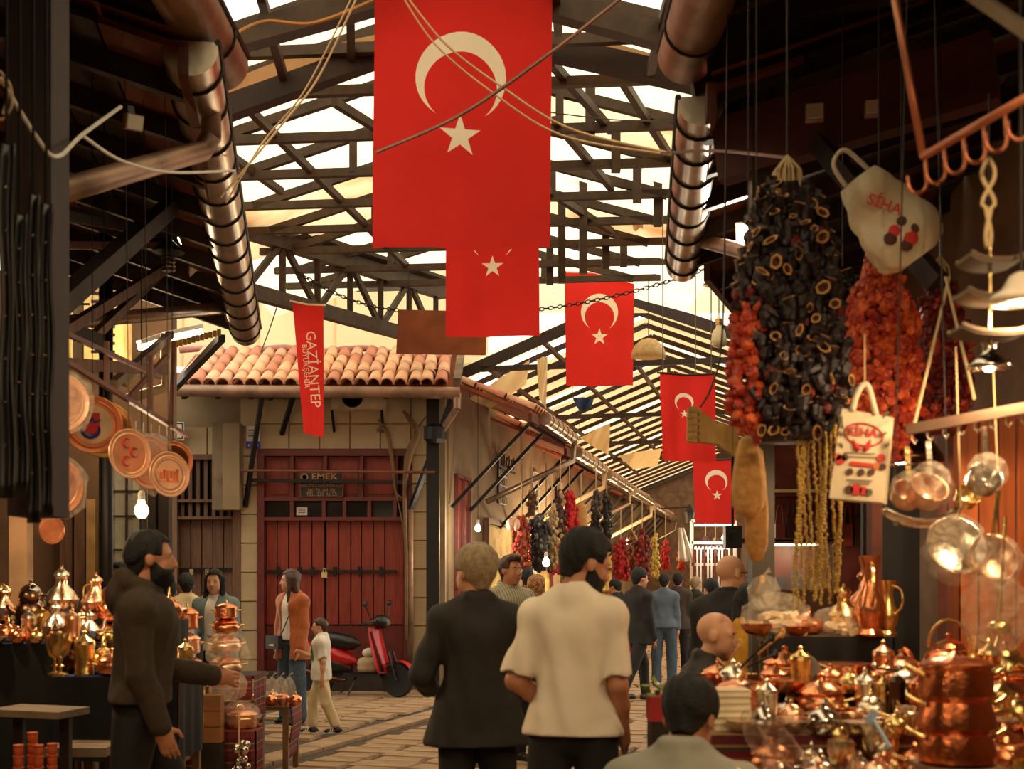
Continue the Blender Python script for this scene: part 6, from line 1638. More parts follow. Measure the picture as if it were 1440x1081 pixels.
for i in range(22):
    k = rx_.choice(('sugar_bowl', 'cup', 'round_pot', 'coffee_pot', 'canister', 'bowl')); m = rx_.choice(('tinned', 'brass', 'copper', 'copper', 'pale copper'))
    d_ = rx_.uniform(5.5, 5.85); ware(k, m, (PX(rx_.uniform(1020, 1420), d_), d_, S3[2]), .65 if k in ('bowl', 'round_pot') else rx_.uniform(.9, 1.3), row='in the rear clutter at right')
rw = 'on the middle step of the right display'
spots = [(1098, 'lidded_pot', 'copper', 1.1), (1158, 'round_pot', 'copper', 1.05), (1205, 'canister', 'tinned', 1.2), (1232, 'grinder', 'brass', 1.2), (1255, 'grinder', 'dark', 1.3), (1275, 'canister', 'dark copper', 1.2), (1300, 'jar', 'tinned', 1.3), (1330, 'jar', 'copper', 1.25), (1362, 'jar', 'brass', 1.35), (1392, 'canister', 'copper', 1.4), (1418, 'round_pot', 'copper', 1.1), (1445, 'round_pot', 'brass', 1.1)]
for x, k, m, sc in spots: ware(k, m, (PX(x, 5.15), 5.2 + R.uniform(-.06, .06), S2[2]), sc, row=rw)
spots = [(1065, 'bowl', 'tinned', .7), (1085, 'sugar_bowl', 'steel', 1.0), (1112, 'bowl', 'steel', .75), (1138, 'cup', 'steel', 1.2), (1162, 'sugar_bowl', 'steel', 1.2), (1190, 'bowl', 'tinned', .8), (1216, 'cup', 'pale copper', 1.2), (1240, 'sugar_bowl', 'brass', .9), (1268, 'cup', 'tinned', 1.3), (1295, 'coffee_pot', 'copper', 1.2), (1400, 'bowl', 'tinned', .9), (1430, 'sugar_bowl', 'copper', 1.2)]
for x, k, m, sc in spots: ware(k, m, (PX(x, 4.85), 4.86 + R.uniform(-.05, .05), S2[2]), sc, row='along the edge of the middle step')
rw = 'on the rear step of the right display'
spots = [(1010, 'cup', 'copper', 1.2), (1025, 'bowl', 'brass', .7), (1060, 'cup', 'brass', 1.1), (1175, 'round_pot', 'copper', 1.0), (1212, 'bowl', 'copper', 1.6), (1305, 'teapot', 'copper', 1.3), (1255, 'round_pot', 'pale copper', .9), (1350, 'pitcher', 'brass', .7), (1385, 'teapot', 'brass', 1.1), (1420, 'round_pot', 'copper', 1.2)]
for x, k, m, sc in spots: ware(k, m, (PX(x, 5.65), 5.68 + R.uniform(-.08, .08), S3[2]), sc, row=rw)
spots = [(1075, 'tray', 'copper', .8), (1130, 'bowl', 'copper', .9), (1180, 'sugar_bowl', 'brass', 1.0), (1225, 'cup', 'copper', 1.4), (1260, 'bowl', 'pale copper', 1.1), (1300, 'cup', 'tinned', 1.2), (1345, 'sugar_bowl', 'copper', 1.2), (1400, 'bowl', 'copper', 1.2)]
for x, k, m, sc in spots: ware(k, m, (PX(x, 5.5), 5.5, S3[2]), sc, row='along the edge of the rear step')
# stand at the back with bagged goods
zS = PZ(893, 6.15)
stand('narrow raised stand holding the bagged goods behind the right display', PX(1070, 6.2), PX(1240, 6.2), 6.03, 6.30, zS, top=m_tbl, skirt=m_navy, drop=.18, name='raised_stand', cat='stand')
rw = 'on the raised stand'
for x, k, m, sc in ((1072, 'bowl', 'copper', .9), (1098, 'tray', 'copper', .6), (1118, 'bowl', 'dark copper', .7), (1165, 'round_pot', 'copper', .7), (1200, 'pitcher', 'copper', 1.15), (1213, 'ewer', 'copper', 1.1), (1230, 'pitcher', 'brass', .8), (1185, 'ewer', 'brass', .8)):
    ware(k, m, (PX(x, 6.17), 6.17 + R.uniform(-.04, .04), zS), sc, row=rw)
m_cake = mat('pale_soap', (236, 216, 178), .6, var=.1)
def cakes(label, x, y, d, w, h, n):
    t = thing('bagged_soap', label, 'bag', P(x, y, d), 0, 'bagged goods')
    ck = MB().box((0, 0, .012), (.06, .05, .024)).mesh('soap_bar', m_cake)
    for i in range(n): inst('soap_bar', ck, (R.uniform(-w, w) * .8, R.uniform(-.06, .06), (i // 7) * h * .4), (R.uniform(-.4, .4), R.uniform(-.4, .4), R.uniform(0, 3)), parent=t)
    wrap('', (0, 0, h * .8), w * 1.15, .1, h * 1.25, parent=t, m=m_film, knot=False, squash=.2)
cakes('clear bag of pale flat soap bars left on the raised stand', 1092, 890, 6.14, .14, .09, 20); cakes('clear bag of pale soap bars beside the copper pitchers', 1182, 890, 6.14, .12, .06, 14)
wrap('small clear bag with wooden stick above the raised stand', P(1075, 832, 6.3), .08, .07, .08, 'bagged goods', m_film)
# cone, books, sticks, spatulas
t = thing('felt_cone', 'grey brown felt cone cover on the rear step', 'cone', (PX(1135, 5.6), 5.6, S3[2])); MB().lathe([(.115, 0), (.11, .01), (.06, .1), (.03, .14), (.008, .152), (0, .154)], 20).build('cone', mat('felt', (92, 78, 66), .8, var=.3, scale=12, bump=.3), t, smooth=True); MB().ball((0, 0, .155), .008).build('tip', m_brown, t)
m_book = mat('cream_book', (214, 190, 150), .7, var=.06)
for i in range(6):
    t = thing('book', '%s cream covered book from the bottom of the stack by the grey shirt' % ORD[i], 'book', (PX(1026, 4.98) + R.uniform(-.005, .005), 4.98, S2[2] + i * .026), R.uniform(-.05, .05), 'stack of cream books')
    MB().box((0, 0, .012), (.135, .18, .018)).build('pages', mat('pages', (232, 216, 184), .8), t)
    b = MB().box((0, 0, .0015), (.14, .185, .003)).box((0, 0, .0235), (.14, .185, .003)); b.box((-.0695, 0, .0125), (.003, .185, .025)); b.build('cover', m_book, t)
m_stick = mat('wood_spoon', (190, 140, 80), .6)
for i, (x0, y0, x1, y1, d, mk) in enumerate(((1020, 940, 1040, 905, 5.6, m_stick), (1008, 925, 1030, 945, 5.62, m_stick), (1040, 940, 1085, 895, 5.55, m_handle), (1050, 938, 1090, 920, 5.5, m_handle), (1066, 920, 1100, 890, 5.7, m_stick), (1060, 838, 1072, 815, 6.3, m_stick))):
    a, b_ = P(x0, y0, d), P(x1, y1, d); t = thing('wooden_spoon' if mk is m_stick else 'serving_tongs', '%s %s from left sticking up behind the grey shirted man' % (ORD[i], 'wooden spoon' if mk is m_stick else 'black tool'), 'spoon' if mk is m_stick else 'tool', a, 0, 'spoons and tools')
    v = b_ - a; MB().tube([(0, 0, 0), v * .75, v], [.006, .006, .012], 6).build('handle', mk, t, smooth=True); MB().ball(v, .016, 8, 6, (1, .4, 1.5)).build('head', mk, t, smooth=True)
t = thing('spatula', 'pale blue plastic spatula leaning before the food carrier', 'spatula', P(1252, 1050, 4.2)); a = P(1228, 1012, 4.25) - t.location; MB().beam((0, 0, 0), a, .012, .008).build('handle', mat('pale_blue_plastic', (170, 190, 214), .4), t); MB().box(a * 1.1, (.03, .01, .05), (0, .5, 0)).build('blade', MATS['pale_blue_plastic'], t)
t = thing('plastic_flap', 'large crumpled brown plastic sheet over the front left of the display', 'plastic sheet', P(1060, 1060, 4.4))
MB().grid(lambda u, v: P(1040 + u * 70 + v * 40, 1008 + v * 100, 4.75 - v * .55 + .05 * math.sin(u * 9 + v * 5)) - t.location + Vector((0, 0, .03 * math.sin(u * 13 - v * 7))), 18, 14).build('sheet', film('brown_plastic', (150, 104, 74), .4, .2, 10), t, smooth=True)
t = thing('leaf_box', 'small red box of green leaves at the front corner of the display', 'box', (PX(930, 5.3), 5.3, 0)); MB().box((0, 0, .5), (.1, .16, 1.0)).build('stand', m_darkwood, t); MB().box((0, 0, 1.05), (.11, .17, .1)).build('box', mat('red_card', (170, 40, 36), .7), t)
lf = MB().faces([(0, 0, 0), (.012, .02, .004), (0, .045, .012), (-.012, .02, .004)], [(0, 1, 2, 3)]).mesh('leaf', mat('green_leaf', (110, 130, 40), .6))
for i in range(26): inst('leaf', lf, (R.uniform(-.05, .05), R.uniform(-.08, .08), R.uniform(1.08, 1.16)), (R.uniform(-.8, .8), R.uniform(-.8, .8), R.uniform(0, 6)), 1.2, parent=t)
name_wares()
# ================================================================ bunches of dried vegetables on the right
def piece_mesh(name, kind, seed, ms):
    rr = random.Random(seed); b = MB()
    if kind == 'shell':                         # hollowed dried aubergine: dark skin, pale cut rim
        n = 8; L_ = rr.uniform(.045, .062); r = rr.uniform(.017, .024); q = rr.uniform(.7, 1.1)
        rings = [(r * .35, 0), (r * .9, L_ * .3), (r * 1.0, L_ * .7), (r * 1.12, L_)]
        vs = []
        for rad, z in rings + [(r * .8, L_ * .98), (r * .6, L_ * .5)]:
            for j in range(n):
                a = 2 * PI * j / n; w = rad * (1 + .18 * math.sin(a * 2 + seed) + rr.uniform(-.06, .06)); vs.append((w * math.cos(a), w * q * math.sin(a), z))
        base = len(b.v); b.v += vs
        for i in range(5):
            for j in range(n):
                b.f.append((base + i * n + j, base + i * n + (j + 1) % n, base + (i + 1) * n + (j + 1) % n, base + (i + 1) * n + j)); b.m.append(1 if i == 3 else (2 if i == 4 else 0))
        b.f.append(tuple(base + 5 * n + j for j in range(n))); b.m.append(2); b.f.append(tuple(base + j for j in reversed(range(n)))); b.m.append(0)
    else:                                       # wrinkled dried pepper
        b.lathe([(.002, 0), (.016, .006), (.021, .02), (.018, .036), (.008, .045), (0, .046)], 8)
        b.v = [(x * (1 + .35 * math.sin(7 * z / .04 + 3 * math.atan2(y, x) + seed)), y * (1 + .3 * math.cos(5 * math.atan2(y, x) + seed)), z * rr.uniform(.85, 1.15)) for x, y, z in b.v]
    return b.mesh(name, ms, False)
m_aub = mat('dried_aubergine_skin', (30, 19, 22), .42, var=.5, scale=40, bump=.4, bscale=90); m_rim = mat('dried_aubergine_rim', (190, 138, 78), .7, var=.3, scale=40); m_in = mat('dried_aubergine_inside', (120, 76, 40), .8, var=.3)
m_pep = mat('dried_red_pepper', (172, 52, 26), .5, var=.4, scale=40, bump=.3, bscale=80); m_pep2 = mat('dried_orange_pepper', (206, 88, 36), .5, var=.35, scale=40, bump=.3, bscale=80); m_pepd = mat('dried_dark_pepper', (104, 26, 20), .5, var=.4, scale=40)
m_twine = mat('twine', (206, 180, 132), .8, var=.15)
AUB = [piece_mesh('dried_aubergine', 'shell', i, [m_aub, m_rim, m_in]) for i in range(6)]
PEP = [piece_mesh('dried_pepper', 'pep', i, m) for i, m in enumerate((m_pep, m_pep, m_pep2, m_pep2, m_pep))]
PEPD = [piece_mesh('dried_pepper', 'pep', i + 9, m_pepd) for i in range(3)]
def bunch(label, cx, d, prof, strings, step, meshes, scale=1.0, flat=.75, hang=None, core=None, tuft=True, arc=(0, 2 * PI), extra=None, cat='dried vegetables', name='dried_vegetable_bunch'):
    """prof: [(y pixel, half width px)] from top to bottom; pieces hang as strings over a core"""
    ys = [p[0] for p in prof]; top = P(cx, ys[0], d); t = thing(name, label, cat, top, 0, 'hanging dried vegetables')
    s = FPX / d; pr = [(p[1] / s, (ys[0] - p[0]) / s) for p in prof]
    zs = [q[1] for q in pr][::-1]; rsr = [q[0] for q in pr][::-1]
    def rad(z): return float(np.interp(z, zs, rsr))
    MB().lathe([(max(.004, r * .72), z) for r, z in reversed(pr)], 14, sy=flat).build('string_core', core or m_aub, t, smooth=True)
    zb, zt = pr[-1][1], pr[0][1]; n = 0
    spots = []
    for k in range(strings):
        a = arc[0] + (arc[1] - arc[0]) * (k + R.uniform(-.15, .15)) / strings; z = zb + R.uniform(0, step)
        while z < zt - .03:
            r = rad(z) * R.uniform(.8, 1.0); aa = a + R.uniform(-.08, .08)
            ml = meshes if extra is None else extra(aa, z, meshes); tilt = R.choice((.25, .5, 1.2, -.3, .3, .4, .1, -.2, 1.7))
            spots.append((-math.sin(aa) + R.uniform(-.2, .2), ml[R.randrange(len(ml))], (r * math.cos(aa), r * math.sin(aa) * flat, z), (R.uniform(-.4, .4) - tilt * math.sin(aa), tilt * math.cos(aa), R.uniform(0, 6.3)), R.uniform(.8, 1.15) * scale))
            z += step * R.uniform(.8, 1.2)
    spots.sort(key=lambda q: -q[0]); rest = {}
    for i, (_, me, p, ro, sc_) in enumerate(spots):
        if i < 280: inst(me.name.split('.')[0], me, p, ro, sc_, parent=t)
        else:
            M_ = Matrix.Translation(p) @ Euler(ro).to_matrix().to_4x4() @ Matrix.Scale(sc_, 4); b = rest.setdefault(me.materials[0].name, (MB(), me))[0]
            n0 = len(b.v); b.v += [tuple(M_ @ v.co) for v in me.vertices]
            for f in me.polygons: b.f.append(tuple(n0 + q for q in f.vertices)); b.m.append(f.material_index)
    for b, me in rest.values():
        o = b.build('dried_pieces', list(me.materials), t); o['kind'] = 'stuff'
    hang = 4.5 + (top.x - 1.02) * .34 - .1 - top.z
    if tuft:
        for i in range(34):
            a = R.uniform(0, 6.28); q = R.uniform(.01, .055)
            MB().tube([(0, 0, .12), (q * math.cos(a), q * math.sin(a), .06), (q * 1.2 * math.cos(a), q * 1.2 * math.sin(a), -.03 - R.random() * .04)], .0045, 4).build('twine_end', m_twine, t)
    MB().cyl((0, 0, .05), (0, 0, hang or .5), .004, n=5).build('hanging_cord', m_cabd, t)
    return t
def leftred(a, z, m): return PEP if math.cos(a) < -.62 and z < -.5 else (PEPD if R.random() < .06 else m)
t = bunch('big dark bunch of hollow dried aubergines beside the red flags', 1107, 5.0, [(262, 18), (300, 42), (380, 66), (460, 76), (560, 84), (600, 80), (622, 56)], 30, .040, AUB, 1.0, extra=leftred, hang=.8, arc=(PI * .96, PI * 2.04))
bunch('orange red bunch of dried peppers behind the printed paper bag', 1236, 5.5, [(362, 12), (400, 22), (440, 48), (520, 54), (600, 50), (640, 36)], 18, .034, PEP, 1.05, core=m_pepd, hang=.9, arc=(PI * .96, PI * 2.04))
bunch('dark red pepper bunch in the shade right of the orange one', 1322, 6.1, [(395, 10), (440, 26), (520, 42), (580, 40), (610, 28)], 13, .040, PEPD + PEP[:1], 1.15, core=m_pepd, hang=.7, arc=(PI, PI * 2))
bunch('shaded bunch of dried aubergines behind the orange peppers', 1185, 6.0, [(390, 10), (450, 30), (560, 42), (620, 36)], 10, .055, AUB, 1.15, hang=.8, tuft=False, arc=(PI, PI * 2))
# yellow okra strings
t = thing('okra_strings', 'long pale yellow strings of dried okra under the aubergine bunch', 'dried vegetables', P(1150, 600, 4.95), 0, 'hanging dried vegetables')
m_okra = mat('dried_okra', (196, 160, 78), .7, var=.3, scale=60)
for k in range(13):
    x = -.085 + k * .0142; y = R.uniform(-.03, .03); b = MB(); n = 50; L_ = R.uniform(.62, .72)
    for i in range(n): b.ball((x + R.uniform(-.004, .004) + .01 * math.sin(k + i * .1), y + R.uniform(-.004, .004), -L_ * i / n), .0068, 6, 4, (1, 1, 1.2))
    o = b.build('okra_strand', m_okra, t, smooth=True); o['kind'] = 'stuff'
MB().cyl((0, 0, 0), (0, 0, .3), .004, n=5).build('hanging_cord', m_twine, t)
# loofahs and wooden neck board
m_loof = mat('loofah', (190, 140, 78), .9, var=.2, scale=30, bump=.5, bscale=60)
for i, (x, y0, y1, w, d) in enumerate(((1052, 612, 728, 24, 5.3), (1064, 625, 790, 17, 5.4))):
    c = P(x, (y0 + y1) / 2, d); hh = (y1 - y0) / 2 / FPX * d; r = w / FPX * d
    t = thing('loofah', '%s tan loofah hanging from the aubergine bunch' % ('shorter broad' if i == 0 else 'longer slim'), 'loofah', c, 0, 'hanging loofahs')
    MB().lathe([(.002, hh), (r * .5, hh * .9), (r * .75, hh * .5), (r, -hh * .2), (r * .95, -hh * .7), (r * .5, -hh * .97), (.002, -hh)], 14, sy=.7).build('sponge', m_loof, t, smooth=True); MB().cyl((0, 0, hh), (0, 0, 4.5 - c.z), .003, n=5).build('cord', m_cabd, t)
t = thing('neck_board', 'curved tan wooden board with pegs hanging by the red flags', 'board', P(1005, 610, 6.2)); t['_org'] = tuple(t.location); m_tanb = mat('tan_board_wood', (168, 130, 66), .6, var=.2, scale=8, stretch=(5, 1, 1))
def bp_(pts, nm): A = [P(x, y, 6.2) for x, y in pts]; k = len(A); MB().faces(A + [p + Vector((0, .05, 0)) for p in A], [tuple(range(k))[::-1], tuple(range(k, 2 * k))] + [(i, (i + 1) % k, k + (i + 1) % k, k + i) for i in range(k)]).build(nm, m_tanb, t, world=True)
bp_([(968, 572), (981, 570), (981, 622), (967, 620)], 'end_block'); bp_([(983, 574), (1005, 592), (1030, 598), (1030, 638), (1010, 624), (983, 621)], 'curved_board'); bp_([(1031, 596), (1040, 594), (1038, 642), (1031, 640)], 'end_block')
for i in range(5): MB().cyl(P(982, 578 + i * 9, 6.19), P(982, 578 + i * 9, 6.1), .006, n=6).build('peg', m_tanb, t, world=True)
MB().tube(bez([P(985, 572, 6.2), P(1000, 545, 6.0), P(1015, 480, 6.1), P(1020, 300, 6.2), P(1024, -10, 6.2)], 5), .005, 5).build('cord', m_cabd, t, world=True)
# ---- printed paper bag
t = thing('paper_bag', 'white printed paper bag with red oval emblem SIHA', 'bag', P(1210, 645, 4.6)); s4 = FPX / 4.6
def bq(x, y, o=0): return P(x, y, 4.6 - o) - t.location
m_paper = mat('bag_paper', (220, 200, 166), .75, var=.06, scale=6)
F4 = [bq(1184, 574), bq(1257, 587), bq(1240, 706), bq(1166, 700)]; B4 = [bq(1190, 572) + Vector((0, .07, 0)), bq(1258, 586) + Vector((0, .07, 0)), bq(1254, 708) + Vector((0, .06, 0)), bq(1180, 702) + Vector((0, .06, 0))]
MB().faces(F4 + B4, [(3, 2, 1, 0), (4, 5, 6, 7), (0, 4, 7, 3), (1, 2, 6, 5), (2, 3, 7, 6)]).build('bag_body', m_paper, t)
for pts in ([(1199, 578), (1203, 560), (1210, 545), (1217, 540), (1222, 546), (1226, 560), (1232, 584)],): MB().tube(bez([bq(*p, .005) for p in pts], 4), .011, 6).build('handle', m_paper, t, smooth=True)
mr = mat('print_red', (200, 48, 40), .7); mo = mat('print_orange', (200, 100, 50), .7); mb = mat('print_brown', (80, 44, 34), .7); mg = mat('print_green', (96, 96, 62), .7); mgr = mat('print_grey', (140, 126, 104), .7)
c = bq(1215, 611, .006); MB().tube([c + Vector((.068 * math.cos(a), 0, .040 * math.sin(a) - .008 * math.cos(a))) for a in np.linspace(0, 2 * PI, 33)[:-1]], .003, 4, closed=True).build('oval_emblem', mr, t)
text_part('lettering', 'SİHA', .042, mr, t, bq(1214, 608, .007), (PI / 2, .1, 0), bold=True, sx=1.1)
for sg in (-1, 1): MB().tube(bez([bq(1212 + sg * 2, 632, .006), bq(1212 + sg * 8, 629, .006), bq(1212 + sg * 12, 618, .006)], 4), [.004, .008, .011, .011, .010, .008, .006, .004, .002], 6).build('pepper_print', mr, t)
MB().beam(bq(1196, 651, .005), bq(1226, 654, .005), .003, .014).build('red_label', mr, t)
for x, y, r, m in ((1195, 663, 5, mb), (1211, 664, 5, mb), (1225, 664, 5, mb), (1232, 655, 5, mo), (1241, 656, 5, mb), (1239, 644, 6, mr), (1182, 646, 7, mr), (1188, 643, 5, mb), (1178, 642, 5, mo), (1194, 688, 6, mb), (1204, 688, 8, mr), (1214, 690, 6, mr), (1222, 692, 5, mg)):
    MB().lathe([(r / s4, 0), (r / s4, .002)], 12, bq(x, y, .004), axis=(0, -1, 0)).build('printed_spot', m, t)
for y, w in ((636, 22), (641, 26), (674, 18), (678, 14)): MB().beam(bq(1209 - w, y, .004), bq(1209 + w, y + 2, .004), .002, .004).build('print_line', mgr, t)
for i in range(12):
    x, y = R.choice((R.uniform(1184, 1196), R.uniform(1236, 1250))), R.uniform(585, 632); c = bq(x, y, .004); b = MB()
    for a in (-.6, 0, .6): b.beam(c, c + Vector((.016 * math.sin(a + (x - 1215) * .02), 0, .02 * math.cos(a))), .002, .003)
    b.build('leaf_print', mg, t)
MB().cyl(bq(1216, 541), bq(1216, 470), .003, n=5).build('hanging_cord', m_twine, t)
# ---- white plastic bag tied to the brace
t = thing('plastic_bag', 'crumpled white plastic carrier bag with red print tied to the brace', 'bag', P(1250, 305, 5.0)); t['_org'] = tuple(t.location)
ax_ = (P(1285, 355, 5.0) - P(1208, 250, 5.0)); U_ = ax_.normalized(); V_ = Vector((U_.z, 0, -U_.x)); c0 = P(1208, 250, 5.0); L_ = ax_.length
def bagp(u, v):
    w = .10 + .10 * math.sin(min(1, u * 1.2) * PI * .55) if u < .9 else .17; a = 2 * PI * v; w *= (1 + .10 * math.sin(5 * a + u * 6) + .06 * math.sin(9 * a - u * 14)); w *= 1 if u < .97 else .6
    return c0 + U_ * (u * L_ * 1.08) + V_ * (w * math.cos(a) * .75) + Vector((0, .07 * math.sin(a) * (1 + .3 * math.sin(u * 11)), 0))
m_pbag = mat('white_polythene', (206, 190, 160), .35, var=.08, scale=5, bump=1.0, bscale=14)
MB().grid(bagp, 16, 24).build('bag_body', m_pbag, t, smooth=True, world=True)
MB().tube(bez([c0 + V_ * .06, c0 - U_ * .1 + V_ * .05, c0 - U_ * .12 - V_ * .02, c0 - V_ * .05], 5), .009, 6).build('handle', m_pbag, t, smooth=True, world=True)
def spot(u, v, r, m, nm='printed_spot'):
    p = c0 + U_ * (u * L_) + V_ * v + Vector((0, -.085, 0)); MB().ball(p, r, 10, 6, (1, .25, 1)).build(nm, m, t, smooth=True, world=True)
for u, v, r, m in ((.66, .0, .02, mb), (.70, .045, .024, mr), (.74, .075, .026, mb), (.80, -.02, .022, mb), (.86, .01, .03, mr), (.90, .04, .024, mb)): spot(u, v, r, m)
text_part('lettering', 'SİHA', .06, mr, t, c0 + U_ * L_ * .42 + V_ * .03 + Vector((0, -.118, 0)) - t.location, (PI / 2, .35, 0), bold=True)
# ---- hook rail with copper pipe
m_cpipe = mat('copper_pipe', (186, 112, 76), .4, metal=.6, var=.2)
t = thing('hook_rail', 'copper pipe rail with J hooks under the right eave', 'rail', P(1298, 222, 3.7)); t['_org'] = tuple(t.location)
MB().cyl(P(1298, 220, 3.7), P(1470, 122, 3.2), .012, n=10).build('rail_pipe', m_cpipe, t, smooth=True, world=True)
MB().cyl(P(1298, 220, 3.7), P(1252, -40, 3.7), .011, n=10).build('drop_rod', m_cpipe, t, smooth=True, world=True)
for i in range(6):
    f = .02 + i * .17; c = P(1298, 220, 3.7).lerp(P(1470, 122, 3.2), f); d_ = Vector((.2, -.6, 0)).normalized() * (1 if i % 2 else .8)
    MB().tube([c, c + Vector((.005, 0, -.075))] + [c + Vector((-.022 + .027 * math.cos(a), 0, -.082 + .027 * math.sin(a))) for a in np.linspace(0, -PI, 8)] + [c + Vector((-.05, 0, -.06))], .0055, 6).build('hook', m_cpipe, t, smooth=True, world=True)
t = thing('steel_rail', 'long dull steel rail with small hooks above the ladles', 'rail', P(1278, 603, 4.5)); t['_org'] = tuple(t.location)
MB().beam(P(1276, 604, 4.5), P(1480, 566, 4.1), .02, .035).build('bar', m_zincold, t, world=True)
for i in range(9): c = P(1282 + i * 22, 606 - i * 4, 4.48 - i * .04); MB().tube([c, c + Vector((0, 0, -.03)), c + Vector((.012, 0, -.045)), c + Vector((.02, 0, -.03))], .003, 5).build('hook', m_zinc, t, world=True)
for x0, y0, x1, y1 in ((1285, 600, 1335, 390), (1370, 560, 1330, 390)): MB().cyl(P(x0, y0, 4.5), P(x1, y1, 5.2), .006, n=6).build('stay_rope', m_twine, t, world=True)
# ---- hanging three-tier wooden tray scale
t = thing('tiered_hanger', 'three small wooden trays hanging tiered from a twisted rope', 'hanger', P(1392, 490, 3.5)); t['_org'] = tuple(t.location)
for ph in (0, PI): MB().tube([P(1390 + 9 * math.sin(a + ph) * (1 if a < 5 else .4), 222 + a * 14, 3.5) for a in np.linspace(0, 9, 26)], .006, 6).build('rope', m_twine, t, smooth=True, world=True)
MB().cyl(P(1392, 340, 3.5), P(1392, 485, 3.5), .005, n=6).build('rod', METALS['brass'], t, world=True)
for y, w in ((378, 40), (428, 44), (478, 52)):
    c = P(1395, y, 3.5); hw = w / FPX * 3.5
    MB().grid(lambda u, v: c + Vector(((u - .5) * 2 * hw, (v - .5) * .12, .02 * abs(2 * u - 1) ** 3 + .008)), 10, 3).build('tray', m_greywood, t, solid=.01, world=True)
    for vy in (-.06, .06): MB().tube([c + Vector(((u - .5) * 2 * hw, vy, .02 * abs(2 * u - 1) ** 3 + .014)) for u in np.linspace(0, 1, 9)], .006, 5).build('tray_edge', m_greywood, t, world=True)
# ---- hanging wrapped coffee pots, ladles, pans
def hang_pot(label, x, y, d, r, hl, m, wrapd=True, tilt=-.35, hm='brass'):
    t = thing('hanging_pan', label, 'pan', P(x, y, d), 0, 'pans on the steel rail'); rr = r / FPX * d
    ax = Vector((.15, -.75, .62)).normalized()
    MB().lathe([(rr * .75, -rr * 1.0), (rr * .9, -rr * .9), (rr, 0), (rr * 1.02, .003), (rr * .94, 0), (rr * .85, -rr * .85), (0, -rr * .9)], 22, (0, 0, 0), axis=ax).build('pan_body', METALS[m], t, smooth=True)
    MB().beam((0, 0, rr * .6), (0, .02, hl / FPX * d + rr * .6), .016, .006).build('handle', METALS[hm], t)
    if wrapd: wrap('', (0, 0, -.0), rr * 1.12, rr * 1.05, rr * 1.2, parent=t, m=m_film, knot=False, squash=.2)
    return t
hang_pot('small wrapped copper pan, leftmost on the steel rail', 1278, 690, 4.4, 22, 50, 'pale copper'); hang_pot('wrapped copper pan, second on the steel rail', 1308, 684, 4.35, 27, 48, 'pale copper', hm='tinned')
hang_pot('wrapped silvery pan hanging right on the steel rail', 1387, 668, 4.3, 24, 55, 'steel', hm='tinned'); hang_pot('plain brass pan between the wrapped pans', 1362, 695, 4.6, 17, 18, 'brass', False)
for i, (x, y, rx_, col) in enumerate(((1343, 768, 42, 'large pale wrapped pan hanging over the display'), (1396, 785, 34, 'wrapped skillet with brass handle hanging beside the large pan'))):
    t = thing('hanging_skillet', col, 'pan', P(x, y, 4.45), 0, 'wrapped skillets'); rr = rx_ / FPX * 4.45
    MB().lathe([(0, -.02), (rr * .8, -.02), (rr, .012), (rr * 1.03, .014), (rr * .95, .004), (rr * .78, -.012), (0, -.012)], 26, axis=(.1, -.9, .35)).build('pan_body', METALS['tinned' if i == 0 else 'pale copper'], t, smooth=True)
    MB().beam((0, 0, rr * .8), (.02, 0, rr * .8 + (.17 if i else .05)), .016, .006).build('handle', METALS['brass'], t); MB().cyl((.02, 0, rr * .8 + (.16 if i else .04)), (.02, .05, rr + .6), .003, n=5).build('hanging_cord', m_twine, t)
    wrap('', (0, -.02, -.02), rr * 1.08, .04, rr * 1.15, parent=t, m=m_film, knot=False, squash=.2)
t = thing('boat_tray', 'boat shaped tin tray of small bells hanging in the dark doorway', 'tray', P(1295, 742, 4.7)); MB().grid(lambda u, v: ((u - .5) * .28, (v - .5) * .09 * (1 - abs(2 * u - 1) ** 2 * .7), .05 * abs(2 * u - 1) ** 2 + .03 * abs(2 * v - 1) ** 2), 14, 6).build('tray_body', METALS['tinned'], t, smooth=True, solid=.004)
for i in range(6): MB().ball((-.09 + i * .035, 0, .02), .014, 10, 6).build('bell', METALS['brass' if i % 2 else 'steel'], t, smooth=True)
for x in (-.1, .1): MB().cyl((x, 0, .04), (x * .2, 0, 3.1), .003, n=5).build('cord', m_cabd, t)
wrap('clear bag of brass ladles hanging at the right edge', P(1400, 865, 4.4), .12, .06, .14, name='plastic_bag'); 
t = thing('ladle', 'brass ladle hanging inside the clear bag at right edge', 'ladle', P(1405, 870, 4.4)); MB().ball((0, 0, -.03), .04, 12, 8, (1, 1, .7)).build('bowl', METALS['brass'], t, smooth=True); MB().cyl((0, 0, -.02), (.02, 0, .35), .006).build('handle', METALS['brass'], t)
